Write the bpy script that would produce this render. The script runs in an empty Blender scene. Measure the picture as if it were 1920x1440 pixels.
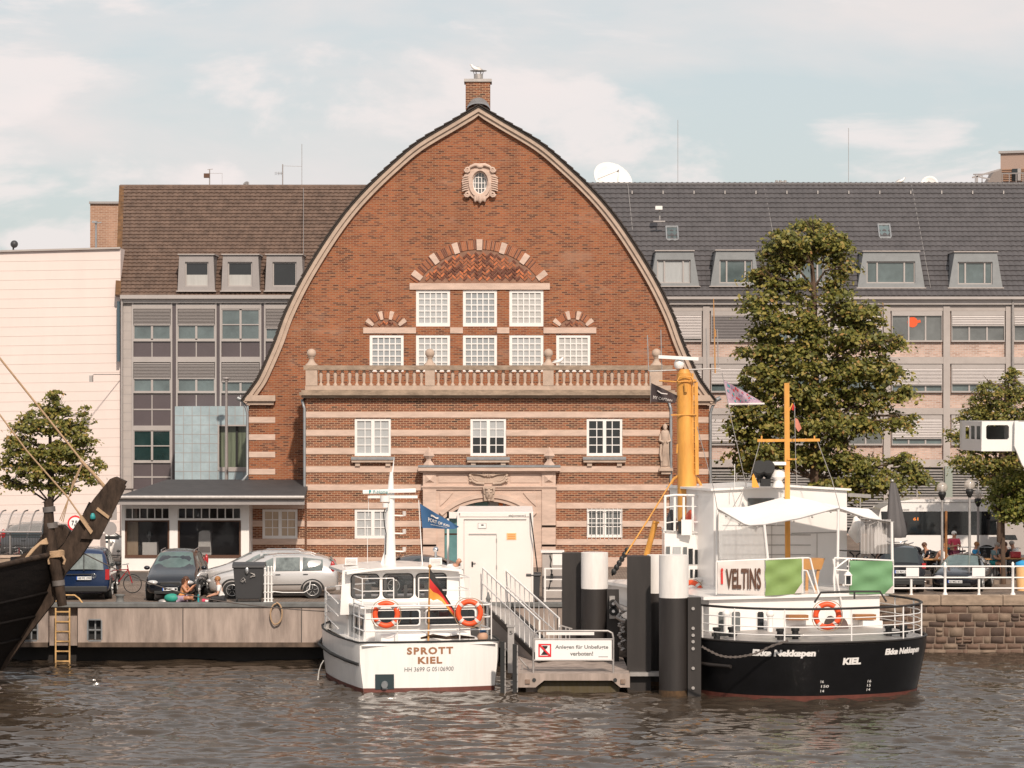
import bpy, bmesh, math, random
import numpy as np
from mathutils import Vector, Matrix
from mathutils.geometry import tessellate_polygon
random.seed(7); rng = np.random.default_rng(7)
R = math.radians
S = bpy.context.scene
C = S.collection
# ---------------------------------------------------------------- camera
F = 5500.0            # focal length in photo pixels (photo 1920 wide)
CAMZ, HY = 9.0, 747.0 # camera height over the water, horizon row
cam = bpy.data.cameras.new('camera'); camo = bpy.data.objects.new('camera', cam); C.objects.link(camo)
cam.sensor_width = 36; cam.lens = 36*F/1920; cam.shift_y = (HY-720)/1920
cam.clip_start = 1; cam.clip_end = 6000
camo.location = (0, 0, CAMZ); camo.rotation_euler = (R(90), 0, 0)
S.camera = camo
# ---------------------------------------------------------------- light
EL, AZ = R(38), R(168)     # sun: behind the camera, to the right
w = bpy.data.worlds.new('World'); S.world = w; w.use_nodes = True
nt = w.node_tree; nt.nodes.clear()
def wn(t, **k):
    n = nt.nodes.new(t)
    for a, b in k.items(): setattr(n, a, b)
    return n
out = wn('ShaderNodeOutputWorld'); bg = wn('ShaderNodeBackground'); bg.inputs[1].default_value = 0.10
sky = wn('ShaderNodeTexSky', sky_type='NISHITA', sun_disc=False, sun_elevation=EL, sun_rotation=AZ)
sky.air_density = 1.0; sky.dust_density = 2.0
tc = wn('ShaderNodeTexCoord'); mp = wn('ShaderNodeMapping'); mp.inputs['Scale'].default_value = (5, 5, 15); mp.inputs['Location'].default_value = (1.3, 0.2, 0.55)
n1 = wn('ShaderNodeTexNoise'); n1.inputs['Scale'].default_value = 1.5; n1.inputs['Detail'].default_value = 7; n1.inputs['Roughness'].default_value = .52
n1.inputs['Distortion'].default_value = .25
cr = wn('ShaderNodeValToRGB'); cr.color_ramp.elements[0].position = .42; cr.color_ramp.elements[1].position = .66
cr.color_ramp.elements[0].color = (.0, .0, .0, 1); cr.color_ramp.elements[1].color = (1, 1, 1, 1)
tint = wn('ShaderNodeMixRGB', blend_type='MIX'); tint.inputs[0].default_value = .72; tint.inputs[2].default_value = (5.75, 6.15, 6.15, 1)
mx = wn('ShaderNodeMixRGB'); mx.inputs[2].default_value = (6.9, 6.5, 6.4, 1)
L = nt.links.new
mp2 = wn('ShaderNodeMapping'); mp2.inputs['Scale'].default_value = (7.5, 7.5, 21); mp2.inputs['Location'].default_value = (3.1, .4, 2.35)
n2 = wn('ShaderNodeTexNoise'); n2.inputs['Scale'].default_value = 1.35; n2.inputs['Detail'].default_value = 9; n2.inputs['Roughness'].default_value = .56; n2.inputs['Distortion'].default_value = .35
cr2 = wn('ShaderNodeValToRGB'); cr2.color_ramp.elements[0].position = .515; cr2.color_ramp.elements[1].position = .62; cr2.color_ramp.interpolation = 'EASE'
mx2 = wn('ShaderNodeMixRGB'); mx2.inputs[2].default_value = (7.9, 7.15, 6.95, 1); k2 = wn('ShaderNodeMath'); k2.operation = 'MULTIPLY'; k2.inputs[1].default_value = .72
L(tc.outputs['Generated'], mp2.inputs[0]); L(mp2.outputs[0], n2.inputs['Vector']); 
prev = n2.outputs['Fac']       # cloud banks, fixed in the sky by direction
for px_, py_, rad, gain in ((1790, 215, .055, .20), (1580, 240, .028, .14), (640, 235, .05, .07), (250, 190, .05, .07), (1150, 330, .03, .08), (60, 460, .02, .12), (380, 330, .03, .10), (1450, 60, .04, -.05), (900, 60, .05, -.04)):
    dv_ = Vector(((px_-960)/5500, 1, -(py_-747)/5500)).normalized(); ds = wn('ShaderNodeVectorMath', operation='SUBTRACT'); ds.inputs[1].default_value = dv_
    sc_ = wn('ShaderNodeVectorMath', operation='MULTIPLY'); sc_.inputs[1].default_value = (1, 1, 2.6); ln = wn('ShaderNodeVectorMath', operation='LENGTH'); mr = wn('ShaderNodeMapRange'); mr.inputs['From Max'].default_value = rad; mr.inputs['To Min'].default_value = gain; mr.inputs['To Max'].default_value = 0; mr.interpolation_type = 'SMOOTHSTEP'
    ad_ = wn('ShaderNodeMath', operation='ADD'); L(tc.outputs['Generated'], ds.inputs[0]); L(ds.outputs[0], sc_.inputs[0]); L(sc_.outputs[0], ln.inputs[0]); L(ln.outputs['Value'], mr.inputs['Value']); L(prev, ad_.inputs[0]); L(mr.outputs[0], ad_.inputs[1]); prev = ad_.outputs[0]
L(prev, cr2.inputs[0]); L(cr2.outputs[0], k2.inputs[0])
L(tc.outputs['Generated'], mp.inputs[0]); L(mp.outputs[0], n1.inputs['Vector']); L(n1.outputs['Fac'], cr.inputs[0])
L(sky.outputs[0], tint.inputs[1]); L(tint.outputs[0], mx.inputs[1]); L(cr.outputs[0], mx.inputs[0]); L(mx.outputs[0], mx2.inputs[1]); L(k2.outputs[0], mx2.inputs[0]); L(mx2.outputs[0], bg.inputs[0]); L(bg.outputs[0], out.inputs[0])
sl = bpy.data.lights.new('sun', 'SUN'); sl.energy = 3.2; sl.angle = R(1.6); sl.color = (1, .87, .74)
so = bpy.data.objects.new('sun', sl); C.objects.link(so)
sd = Vector((math.cos(EL)*math.sin(AZ), math.cos(EL)*math.cos(AZ), math.sin(EL)))
so.rotation_euler = sd.to_track_quat('Z', 'Y').to_euler(); so.location = (40, -40, 80)
vs = S.view_settings; vs.view_transform = 'Standard'; vs.look = 'None'; vs.exposure = 0.25; vs.gamma = 1
S.render.engine = 'CYCLES'
# ---------------------------------------------------------------- helpers
def X(px, D): return (px-960)*D/F
def Z(py, D): return CAMZ-(py-HY)*D/F
def P(px, py, D): return Vector((X(px, D), D, Z(py, D)))
ORG = {}
def tag(o, label=None, cat=None, group=None, kind=None):
    if label: o['label'] = label
    if cat: o['category'] = cat
    if group: o['group'] = group
    if kind: o['kind'] = kind
    return o
def thing(name, label, cat, loc=(0, 0, 0), group=None, rz=0):
    o = bpy.data.objects.new(name, None); C.objects.link(o); o.empty_display_size = .3
    o.location = loc; o.rotation_euler = (0, 0, rz); ORG[o] = Vector(loc) if rz == 0 else Vector((0, 0, 0))
    return tag(o, label, cat, group)
def local(o):          # parts of this thing are written in its own coordinates
    ORG[o] = Vector((0, 0, 0)); return o
def kids(o): return [c for c in bpy.data.objects if c.parent == o]
def dup(o, loc=None, rz=None, label=None, parent=None, mats=None):
    c = o.copy(); C.objects.link(c)
    if parent: c.parent = parent
    if loc is not None: c.location = loc
    if rz is not None: c.rotation_euler = (0, 0, rz)
    if label: c['label'] = label
    if mats and c.type == 'MESH':
        for i, m in enumerate(c.data.materials):
            if m.name in mats:
                c.data = c.data.copy(); c.data.materials[i] = mats[m.name]
    for k in kids(o): dup(k, parent=c, mats=mats)
    return c
class MB:
    def __init__(s): s.v = []; s.f = []; s.m = []; s.s = []
    def add(s, vs, fs, m=0, sm=False):
        b = len(s.v); s.v += [tuple(v) for v in vs]
        for f in fs: s.f.append(tuple(b+i for i in f)); s.m.append(m); s.s.append(sm)
        return s
    def box(s, x0, x1, y0, y1, z0, z1, m=0):
        if x0 > x1: x0, x1 = x1, x0
        if z0 > z1: z0, z1 = z1, z0
        if y0 > y1: y0, y1 = y1, y0
        return s.add([(x0,y0,z0),(x1,y0,z0),(x1,y1,z0),(x0,y1,z0),(x0,y0,z1),(x1,y0,z1),(x1,y1,z1),(x0,y1,z1)],
              [(0,3,2,1),(4,5,6,7),(0,1,5,4),(1,2,6,5),(2,3,7,6),(3,0,4,7)], m)
    def pb(s, a, b, c, d, D, th, m=0):     # box from photo columns a-b and rows c-d, front at depth D
        return s.box(X(a, D), X(b, D), D, D+th, Z(c, D), Z(d, D), m)
    def bar(s, p, q, w, h=None, m=0, up=(0,0,1)):
        p = Vector(p); q = Vector(q); h = h or w; d = (q-p).normalized(); u = Vector(up)
        if abs(d.dot(u)) > .98: u = Vector((0, 1, 0))
        a = d.cross(u).normalized()*w/2; b = a.cross(d).normalized()*h/2
        vs = [p-a-b, p+a-b, p+a+b, p-a+b, q-a-b, q+a-b, q+a+b, q-a+b]
        return s.add(vs, [(0,1,2,3),(7,6,5,4),(0,4,5,1),(1,5,6,2),(2,6,7,3),(3,7,4,0)], m)
    def cyl(s, p, q, r0, r1=None, n=12, m=0, caps=True, sm=True):
        p = Vector(p); q = Vector(q); r1 = r0 if r1 is None else r1
        d = (q-p).normalized(); u = Vector((0,0,1)) if abs(d.z) < .9 else Vector((1,0,0))
        a = d.cross(u).normalized(); b = d.cross(a)
        cs = [(math.cos(2*math.pi*i/n), math.sin(2*math.pi*i/n)) for i in range(n)]
        vs = [p+(a*c+b*t)*r0 for c, t in cs]+[q+(a*c+b*t)*r1 for c, t in cs]
        s.add(vs, [(i, (i+1) % n, n+(i+1) % n, n+i) for i in range(n)], m, sm)
        if caps:
            s.add(vs[:n], [tuple(range(n-1, -1, -1))], m); s.add(vs[n:], [tuple(range(n))], m)
        return s
    def tube(s, pts, r, n=6, m=0, closed=False):
        pts = [Vector(p) for p in pts]; k = len(pts); rings = []; a = None
        rr = r if isinstance(r, (list, tuple)) else [r]*k
        for i, p in enumerate(pts):
            q0 = pts[(i-1) % k] if (closed or i > 0) else p; q1 = pts[(i+1) % k] if (closed or i < k-1) else p
            d = (q1-q0).normalized()
            if a is None: a = d.cross(Vector((0,0,1)) if abs(d.z) < .9 else Vector((1,0,0))).normalized()
            a = (a-d*a.dot(d)).normalized(); b = d.cross(a)
            rings.append([p+(a*math.cos(2*math.pi*j/n)+b*math.sin(2*math.pi*j/n))*rr[i] for j in range(n)])
        vs = [v for g in rings for v in g]; fs = []
        for i in range(k if closed else k-1):
            i2 = (i+1) % k
            for j in range(n): fs.append((i*n+j, i*n+(j+1) % n, i2*n+(j+1) % n, i2*n+j))
        s.add(vs, fs, m, True)
        if not closed: s.add(rings[0], [tuple(range(n-1,-1,-1))], m); s.add(rings[-1], [tuple(range(n))], m)
        return s
    def lathe(s, c, prof, n=16, m=0, sm=True):
        cx, cy, cz = c; vs = []
        for r, z in prof: vs += [(cx+r*math.cos(2*math.pi*i/n), cy+r*math.sin(2*math.pi*i/n), cz+z) for i in range(n)]
        fs = [(k*n+i, k*n+(i+1) % n, (k+1)*n+(i+1) % n, (k+1)*n+i) for k in range(len(prof)-1) for i in range(n)]
        s.add(vs, fs, m, sm); s.add(vs[:n], [tuple(range(n-1,-1,-1))], m); s.add(vs[-n:], [tuple(range(n))], m)
        return s
    def ball(s, c, r, n=14, k=9, m=0):
        r = r if isinstance(r, (tuple, list)) else (r, r, r); vs = []
        for j in range(k+1):
            t = math.pi*j/k
            vs += [(c[0]+r[0]*math.sin(t)*math.cos(2*math.pi*i/n), c[1]+r[1]*math.sin(t)*math.sin(2*math.pi*i/n), c[2]-r[2]*math.cos(t)) for i in range(n)]
        return s.add(vs, [(j*n+i, j*n+(i+1) % n, (j+1)*n+(i+1) % n, (j+1)*n+i) for j in range(k) for i in range(n)], m, True)
    def prism(s, pts, y0, y1, m=0, sm=False):   # polygon in x,z extruded along y
        n = len(pts); a = [(x, y0, z) for x, z in pts]; b = [(x, y1, z) for x, z in pts]
        ar = sum(pts[i][0]*pts[(i+1) % n][1]-pts[(i+1) % n][0]*pts[i][1] for i in range(n))
        if ar < 0: a.reverse(); b.reverse()
        s.add(a, [tuple(range(n))], m); s.add(b, [tuple(range(n-1,-1,-1))], m)
        return s.add(a+b, [(i, n+i, n+(i+1) % n, (i+1) % n) for i in range(n)], m, sm)
    def pprism(s, pts, D, th, m=0): return s.prism([(X(a, D), Z(b, D)) for a, b in pts], D, D+th, m)
    def strip(s, A, B, y0, y1, m=0, sm=False):  # solid between two x,z polylines
        n = len(A); vs = [(x,y0,z) for x,z in A]+[(x,y0,z) for x,z in B]+[(x,y1,z) for x,z in A]+[(x,y1,z) for x,z in B]; fs = []
        for i in range(n-1):
            fs += [(i,i+1,n+i+1,n+i),(2*n+i,3*n+i,3*n+i+1,2*n+i+1),(i,2*n+i,2*n+i+1,i+1),(n+i,n+i+1,3*n+i+1,3*n+i)]
        fs += [(0,n,3*n,2*n),(n-1,3*n-1,4*n-1,2*n-1)]
        return s.add(vs, fs, m, sm)
    def grid(s, fn, nu, nv, m=0, sm=True):
        vs = [fn(i/nu, j/nv) for j in range(nv+1) for i in range(nu+1)]; w_ = nu+1
        return s.add(vs, [(j*w_+i, j*w_+i+1, (j+1)*w_+i+1, (j+1)*w_+i) for j in range(nv) for i in range(nu)], m, sm)
    def wall(s, outer, holes, y, rev=.15, m=0, mr=None, yb=None):
        polys = [[Vector((a, b, 0)) for a, b in outer]]+[[Vector((a, b, 0)) for a, b in h] for h in holes]
        vs = [(v.x, y, v.y) for p in polys for v in p]; b0 = len(s.v); s.add(vs, [], m)
        for t in tessellate_polygon(polys):
            a, b, c = [Vector(vs[i]) for i in t]
            if (b-a).cross(c-a).y > 0: t = (t[0], t[2], t[1])
            s.f.append(tuple(b0+i for i in t)); s.m.append(m); s.s.append(False)
        for h in holes:
            n = len(h)
            for i in range(n):
                (xa, za), (xb, zb) = h[i], h[(i+1) % n]
                s.add([(xa,y,za),(xb,y,zb),(xb,y+rev,zb),(xa,y+rev,za)], [(0,1,2,3)], m if mr is None else mr)
        if yb is not None:
            n = len(outer)
            for i in range(n):
                (xa, za), (xb, zb) = outer[i], outer[(i+1) % n]
                s.add([(xa,y,za),(xb,y,zb),(xb,yb,zb),(xa,yb,za)], [(0,1,2,3)], m)
        return s
    def text(s, t, fn, m=0, bold=0, space=1.0):    # fn maps (u 0..1 across, v 0..1 up) to a point
        vs, fs = glyphs(t, bold, space)
        return s.add([fn(u, v) for u, v in vs], fs, m)
    def build(s, name, mats, parent=None, label=None, cat=None, group=None, kind=None, fix=False, sub=0, bev=0, origin=None):
        me = bpy.data.meshes.new(name); vs = s.v
        if parent is not None: o0 = ORG.get(parent, Vector((0,0,0)))
        elif origin is not None: o0 = Vector(origin)
        elif kind == 'structure': o0 = Vector((0,0,0))
        else:
            a = np.array(vs); lo = a.min(0); hi = a.max(0); o0 = Vector(((lo[0]+hi[0])/2, (lo[1]+hi[1])/2, lo[2]))
        a = np.array(vs, dtype=float)-np.array(o0)
        me.from_pydata(a.tolist(), [], s.f)
        if not isinstance(mats, (list, tuple)): mats = [mats]
        for q in mats: me.materials.append(q)
        me.polygons.foreach_set('material_index', s.m); me.polygons.foreach_set('use_smooth', s.s); me.update()
        if fix:
            bm = bmesh.new(); bm.from_mesh(me); bmesh.ops.remove_doubles(bm, verts=bm.verts, dist=1e-5)
            bmesh.ops.recalc_face_normals(bm, faces=bm.faces); bm.to_mesh(me); bm.free()
        o = bpy.data.objects.new(name, me); C.objects.link(o); ORG[o] = o0
        if parent is not None: o.parent = parent
        else: o.location = o0
        if sub:
            q = o.modifiers.new('sub', 'SUBSURF'); q.levels = q.render_levels = sub
        if bev:
            q = o.modifiers.new('bev', 'BEVEL'); q.width = bev; q.segments = 2; q.limit_method = 'ANGLE'; q.harden_normals = False
        return tag(o, label, cat, group, kind)
def build_each(mb, name, mats, parent=None, **k):      # one object per loose piece
    n = len(mb.v); p = list(range(n))
    def f(i):
        while p[i] != i: p[i] = p[p[i]]; i = p[i]
        return i
    for q in mb.f:
        for i in q[1:]: p[f(i)] = f(q[0])
    gr = {}
    for i, q in enumerate(mb.f): gr.setdefault(f(q[0]), []).append(i)
    for ids in gr.values():
        m = MB(); mp_ = {}
        for i in ids:
            fc = []
            for j in mb.f[i]:
                if j not in mp_: mp_[j] = len(m.v); m.v.append(mb.v[j])
                fc.append(mp_[j])
            m.f.append(tuple(fc)); m.m.append(mb.m[i]); m.s.append(mb.s[i])
        m.build(name, mats, parent, **k)
_gl = {}
def glyphs(t, bold=0, space=1.0):
    if (t, bold, space) in _gl: return _gl[(t, bold, space)]
    cu = bpy.data.curves.new('t', 'FONT'); cu.body = t; cu.size = 1; cu.offset = bold; cu.space_character = space; cu.resolution_u = 3
    ob = bpy.data.objects.new('t', cu); C.objects.link(ob); bpy.context.view_layer.update()
    me = bpy.data.meshes.new_from_object(ob.evaluated_get(bpy.context.evaluated_depsgraph_get()))
    vs = [(v.co.x, v.co.y) for v in me.vertices]; fs = [tuple(p.vertices) for p in me.polygons]
    bpy.data.objects.remove(ob); bpy.data.curves.remove(cu); bpy.data.meshes.remove(me)
    xa = min(v[0] for v in vs); xb = max(v[0] for v in vs); za = min(v[1] for v in vs); zb = max(v[1] for v in vs)
    vs = [((v[0]-xa)/(xb-xa), (v[1]-za)/(zb-za)) for v in vs]
    _gl[(t, bold, space)] = (vs, fs); return vs, fs
def ptext(mb, t, a, b, c, d, D, m=0, bold=0, shear=0, space=1.0):
    mb.text(t, lambda u, v: (X(a+(b-a)*u, D)+shear*v*(Z(c, D)-Z(d, D)), D, Z(d+(c-d)*v, D)), m, bold, space)
# ---------------------------------------------------------------- materials
M = {}
def mat(name, col, rough=.6, metal=0, var=0, vs=2.0, stretch=(1,1,1), col2=None, bump=0, bs=20, coat=0, alpha=1, trans=0, spec=.5, fine=0):
    m = bpy.data.materials.new(name); m.use_nodes = True; t = m.node_tree; p = t.nodes['Principled BSDF']
    p.inputs['Base Color'].default_value = (*col, 1); p.inputs['Roughness'].default_value = rough; p.inputs['Metallic'].default_value = metal
    p.inputs['Specular IOR Level'].default_value = spec
    if coat: p.inputs['Coat Weight'].default_value = coat; p.inputs['Coat Roughness'].default_value = .06
    if alpha < 1: p.inputs['Alpha'].default_value = alpha
    if trans: p.inputs['Transmission Weight'].default_value = trans
    if var or bump or fine:
        tc = t.nodes.new('ShaderNodeTexCoord'); mp = t.nodes.new('ShaderNodeMapping'); mp.inputs['Scale'].default_value = stretch
        t.links.new(tc.outputs['Object'], mp.inputs[0])
    if var or fine:
        n = t.nodes.new('ShaderNodeTexNoise'); n.inputs['Scale'].default_value = vs; n.inputs['Detail'].default_value = 6; n.inputs['Roughness'].default_value = .65
        t.links.new(mp.outputs[0], n.inputs['Vector'])
        r = t.nodes.new('ShaderNodeValToRGB'); r.color_ramp.elements[0].position = .3; r.color_ramp.elements[1].position = .7
        c2 = col2 or tuple(c*(1-var) for c in col); c1 = tuple(min(1, c*(1+var*.35)) for c in col) if not col2 else col
        r.color_ramp.elements[0].color = (*c2, 1); r.color_ramp.elements[1].color = (*c1, 1)
        t.links.new(n.outputs['Fac'], r.inputs[0]); t.links.new(r.outputs[0], p.inputs['Base Color'])
    if bump:
        b = t.nodes.new('ShaderNodeBump'); b.inputs['Strength'].default_value = bump; b.inputs['Distance'].default_value = .02
        n2 = t.nodes.new('ShaderNodeTexNoise'); n2.inputs['Scale'].default_value = bs; n2.inputs['Detail'].default_value = 4
        t.links.new(mp.outputs[0], n2.inputs['Vector']); t.links.new(n2.outputs['Fac'], b.inputs['Height']); t.links.new(b.outputs[0], p.inputs['Normal'])
    M[name] = m; return m
def brick(name, cols, mortar, bw=.25, bh=.075, ms=.012, blotch=.25, bscale=.6, bump=.3, offset=.5, mix_dark=None):
    m = bpy.data.materials.new(name); m.use_nodes = True; t = m.node_tree; N = t.nodes.new; K = t.links.new; p = t.nodes['Principled BSDF']
    p.inputs['Roughness'].default_value = .85; p.inputs['Specular IOR Level'].default_value = .25
    tc = N('ShaderNodeTexCoord'); sp = N('ShaderNodeSeparateXYZ'); ad = N('ShaderNodeMath'); cb = N('ShaderNodeCombineXYZ')
    K(tc.outputs['Object'], sp.inputs[0]); K(sp.outputs[0], ad.inputs[0]); K(sp.outputs[1], ad.inputs[1]); K(ad.outputs[0], cb.inputs[0]); K(sp.outputs[2], cb.inputs[1])
    b = N('ShaderNodeTexBrick'); b.offset = offset; K(cb.outputs[0], b.inputs['Vector'])
    b.inputs['Color1'].default_value = (0,0,0,1); b.inputs['Color2'].default_value = (1,1,1,1); b.inputs['Mortar'].default_value = (.5,.5,.5,1)
    b.inputs['Scale'].default_value = 1; b.inputs['Mortar Size'].default_value = ms; b.inputs['Mortar Smooth'].default_value = .1
    b.inputs['Brick Width'].default_value = bw; b.inputs['Row Height'].default_value = bh; b.inputs['Bias'].default_value = 0
    r = N('ShaderNodeValToRGB'); e = r.color_ramp.elements; n = len(cols)
    while len(e) < n: e.new(.5)
    for i, c in enumerate(cols): e[i].position = i/(n-1); e[i].color = (*c, 1)
    K(b.outputs['Color'], r.inputs[0])
    nz = N('ShaderNodeTexNoise'); nz.inputs['Scale'].default_value = bscale; nz.inputs['Detail'].default_value = 6; K(tc.outputs['Object'], nz.inputs['Vector'])
    r2 = N('ShaderNodeValToRGB'); r2.color_ramp.elements[0].position = .35; r2.color_ramp.elements[1].position = .65
    r2.color_ramp.elements[0].color = (1-blotch,)*3+(1,); r2.color_ramp.elements[1].color = (1,1,1,1); K(nz.outputs['Fac'], r2.inputs[0])
    ml = N('ShaderNodeMixRGB'); ml.blend_type = 'MULTIPLY'; ml.inputs[0].default_value = 1; K(r.outputs[0], ml.inputs[1]); K(r2.outputs[0], ml.inputs[2])
    mm = N('ShaderNodeMixRGB'); mm.inputs[2].default_value = (*mortar, 1); K(b.outputs['Fac'], mm.inputs[0])
    if blotch > .2:      # salts and old repairs: paler patches, and dark runoff
        m3 = N('ShaderNodeMapping'); m3.inputs['Scale'].default_value = (.28, .28, .75); n3 = N('ShaderNodeTexNoise'); n3.inputs['Scale'].default_value = 1.3; n3.inputs['Detail'].default_value = 8; n3.inputs['Roughness'].default_value = .7
        K(tc.outputs['Object'], m3.inputs[0]); K(m3.outputs[0], n3.inputs['Vector']); r3 = N('ShaderNodeValToRGB'); r3.color_ramp.elements[0].position = .56; r3.color_ramp.elements[1].position = .72; r3.color_ramp.elements[1].color = (.42,.42,.42,1); K(n3.outputs['Fac'], r3.inputs[0])
        x3 = N('ShaderNodeMixRGB'); x3.inputs[2].default_value = (.50,.34,.26,1); K(r3.outputs[0], x3.inputs[0]); K(ml.outputs[0], x3.inputs[1])
        m4 = N('ShaderNodeMapping'); m4.inputs['Scale'].default_value = (1.1, 1.1, .16); n4 = N('ShaderNodeTexNoise'); n4.inputs['Scale'].default_value = 1.2; n4.inputs['Detail'].default_value = 6; K(tc.outputs['Object'], m4.inputs[0]); K(m4.outputs[0], n4.inputs['Vector'])
        r4 = N('ShaderNodeValToRGB'); r4.color_ramp.elements[0].position = .33; r4.color_ramp.elements[0].color = (.76,.74,.74,1); r4.color_ramp.elements[1].position = .5; K(n4.outputs['Fac'], r4.inputs[0])
        x4 = N('ShaderNodeMixRGB'); x4.blend_type = 'MULTIPLY'; x4.inputs[0].default_value = 1; K(x3.outputs[0], x4.inputs[1]); K(r4.outputs[0], x4.inputs[2]); K(x4.outputs[0], mm.inputs[1])
    else: K(ml.outputs[0], mm.inputs[1])
    K(mm.outputs[0], p.inputs['Base Color'])
    if bump:
        iv = N('ShaderNodeMath'); iv.operation = 'SUBTRACT'; iv.inputs[0].default_value = 1; K(b.outputs['Fac'], iv.inputs[1])
        bp = N('ShaderNodeBump'); bp.inputs['Strength'].default_value = bump; bp.inputs['Distance'].default_value = .01; K(iv.outputs[0], bp.inputs['Height']); K(bp.outputs[0], p.inputs['Normal'])
    M[name] = m; return m
# plain surfaces
mat('hair_grey', (.30,.26,.23), .7); mat('glass_curtain_cool', (.33,.35,.36), .25, var=.2, vs=2, stretch=(6,1,.5)); mat('glass_curtain_pale', (.47,.46,.44), .3, var=.12, vs=3, stretch=(5,1,.3))
mat('hull_white', (.82,.79,.76), .3, var=.08, vs=2.2, stretch=(2.5,2.5,.22), coat=.15)
mat('white', (.82,.79,.76), .4, var=.05, vs=1.5)
mat('boat_white', (.84,.81,.78), .28, var=.06, vs=1.2, stretch=(1,1,.4), coat=.2)
mat('stone', (.50,.38,.30), .85, var=.22, vs=2.5, bump=.25, bs=25)
mat('stone_band', (.62,.46,.375), .85, var=.24, vs=1.3, stretch=(1,1,4), bump=.15)
mat('stone_dark', (.36,.27,.20), .9, var=.45, vs=2.2, stretch=(1,1,2.5), bump=.3)
mat('concrete', (.40,.32,.275), .9, var=.45, vs=1.6, stretch=(1.6,1.6,.28), bump=.3)
mat('concrete_pale', (.43,.385,.36), .85, var=.12, vs=1.5)
mat('quay_edge', (.16,.16,.155), .8, var=.3, vs=3)
mat('painted_gap_shade', (.018,.014,.012), .7, var=.4, vs=2)
mat('panel_wall', (.755,.645,.60), .8, var=.05, vs=.8, stretch=(1,1,.3))
mat('office_metal', (.34,.31,.30), .5, metal=.2, var=.1)
mat('light_metal', (.44,.40,.38), .45, metal=.3, var=.08)
mat('mauve_panel', (.105,.085,.09), .25, var=.12, vs=.7)
mat('dormer_metal', (.27,.28,.285), .45, metal=.3, var=.12, vs=3)
mat('zinc', (.30,.31,.32), .45, metal=.4, var=.25, vs=4)
mat('blue_tile', (.36,.45,.485), .45, var=.25, vs=1.4)
mat('tile_brown', (.155,.10,.074), .7, var=.45, vs=2.5, bump=.2)
mat('tile_grey', (.092,.084,.086), .5, var=.25, vs=1.6)
mat('tile_dark', (.045,.034,.028), .8, var=.4, vs=6)
mat('tarpaper', (.055,.053,.055), .7, var=.3, vs=2)
mat('grey_wood', (.42,.32,.24), .8, var=.2)
mat('glass_dark', (.015,.018,.02), .06, spec=.8, var=.5, vs=.6)
mat('glass_teal', (.13,.17,.175), .08, spec=.9, var=.55, vs=.5)
mat('glass_curtain', (.42,.43,.43), .3, var=.1, vs=2, stretch=(6,1,.5))
mat('glass_cream', (.55,.42,.30), .3, var=.12, vs=2, stretch=(6,1,.5))
mat('glass_grey', (.16,.17,.17), .1, spec=.8, var=.4, vs=.7)
mat('blind', (.60,.55,.53), .6, var=.06)
mat('blind_dark', (.21,.19,.19), .6, var=.1)
mat('black_steel', (.027,.022,.020), .55, var=.35, vs=1.5, stretch=(2,2,.3))
mat('black', (.012,.012,.012), .5)
mat('rubber', (.018,.018,.018), .75, var=.2, vs=6)
mat('steel', (.5,.5,.5), .35, metal=.9, var=.1)
mat('galv', (.45,.42,.40), .5, metal=.6, var=.2, vs=6)
mat('rust', (.25,.10,.04), .9, var=.5, vs=8)
mat('red_boot', (.15,.045,.032), .6, var=.35, vs=3)
mat('yellow_mast', (.70,.33,.065), .5, var=.28, vs=3, stretch=(1.5,1.5,.3))
mat('orange_ring', (.85,.10,.025), .5, var=.1)
mat('orange_ball', (.72,.10,.04), .4)
mat('buff', (.55,.33,.22), .6, var=.2)
mat('green_banner', (.22,.33,.10), .6, var=.15, vs=1.5)
mat('green_banner_cool', (.15,.31,.145), .6, var=.15, vs=1.5)
mat('banner_white', (.70,.64,.60), .6, var=.08)
mat('canvas', (.86,.82,.78), .7, var=.04)
mat('wood', (.33,.14,.045), .55, var=.3, vs=3, stretch=(1,1,5))
mat('wood_chair', (.52,.26,.09), .55, var=.2)
mat('ship_wood', (.060,.040,.029), .8, var=.65, vs=4, stretch=(1.5,1,.5), bump=.6, spec=.2)
mat('ship_dark', (.012,.009,.008), .7, var=.6, vs=3, stretch=(.4,.4,3), bump=.5, spec=.15)
mat('rope', (.45,.30,.18), .9, var=.3, vs=20)
mat('rope_dark', (.12,.10,.09), .9, var=.2, vs=20)
mat('ladder_yellow', (.62,.38,.16), .6, var=.3, vs=8)
mat('plastic_dark', (.045,.044,.046), .5, var=.1)
mat('red_light', (.40,.012,.015), .2, coat=.5)
mat('chrome', (.7,.7,.7), .15, metal=1)
mat('lamp_glass', (.75,.72,.68), .1, alpha=.55, coat=1)
mat('plate_white', (.75,.75,.75), .4)
mat('plate_blue', (.02,.10,.45), .4)
mat('sign_white', (.85,.82,.80), .4)
mat('sign_red', (.70,.02,.03), .45)
mat('skin', (.55,.29,.19), .5, var=.08)
mat('skin_tan', (.50,.23,.13), .5, var=.08)
mat('hair_brown', (.10,.04,.02), .6, var=.3, vs=30)
mat('hair_ginger', (.38,.17,.06), .6, var=.3, vs=30)
mat('hair_white', (.75,.70,.65), .6)
mat('flag_blue', (.03,.10,.22), .7, var=.15)
mat('flag_black', (.02,.018,.018), .7)
mat('flag_red', (.60,.03,.025), .7)
mat('flag_gold', (.75,.33,.05), .7)
mat('gold_letter', (.30,.135,.06), .5)
mat('orange', (.80,.22,.03), .5)
mat('teal', (.03,.28,.28), .5)
mat('grey_umbrella', (.13,.12,.12), .8, var=.2, stretch=(5,5,.3))
mat('glass_clear', (.8,.78,.76), .15, alpha=.35)
mat('foam', (.78,.76,.74), .8)
mat('asphalt', (.10,.085,.075), .9, var=.2, vs=2)
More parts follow.
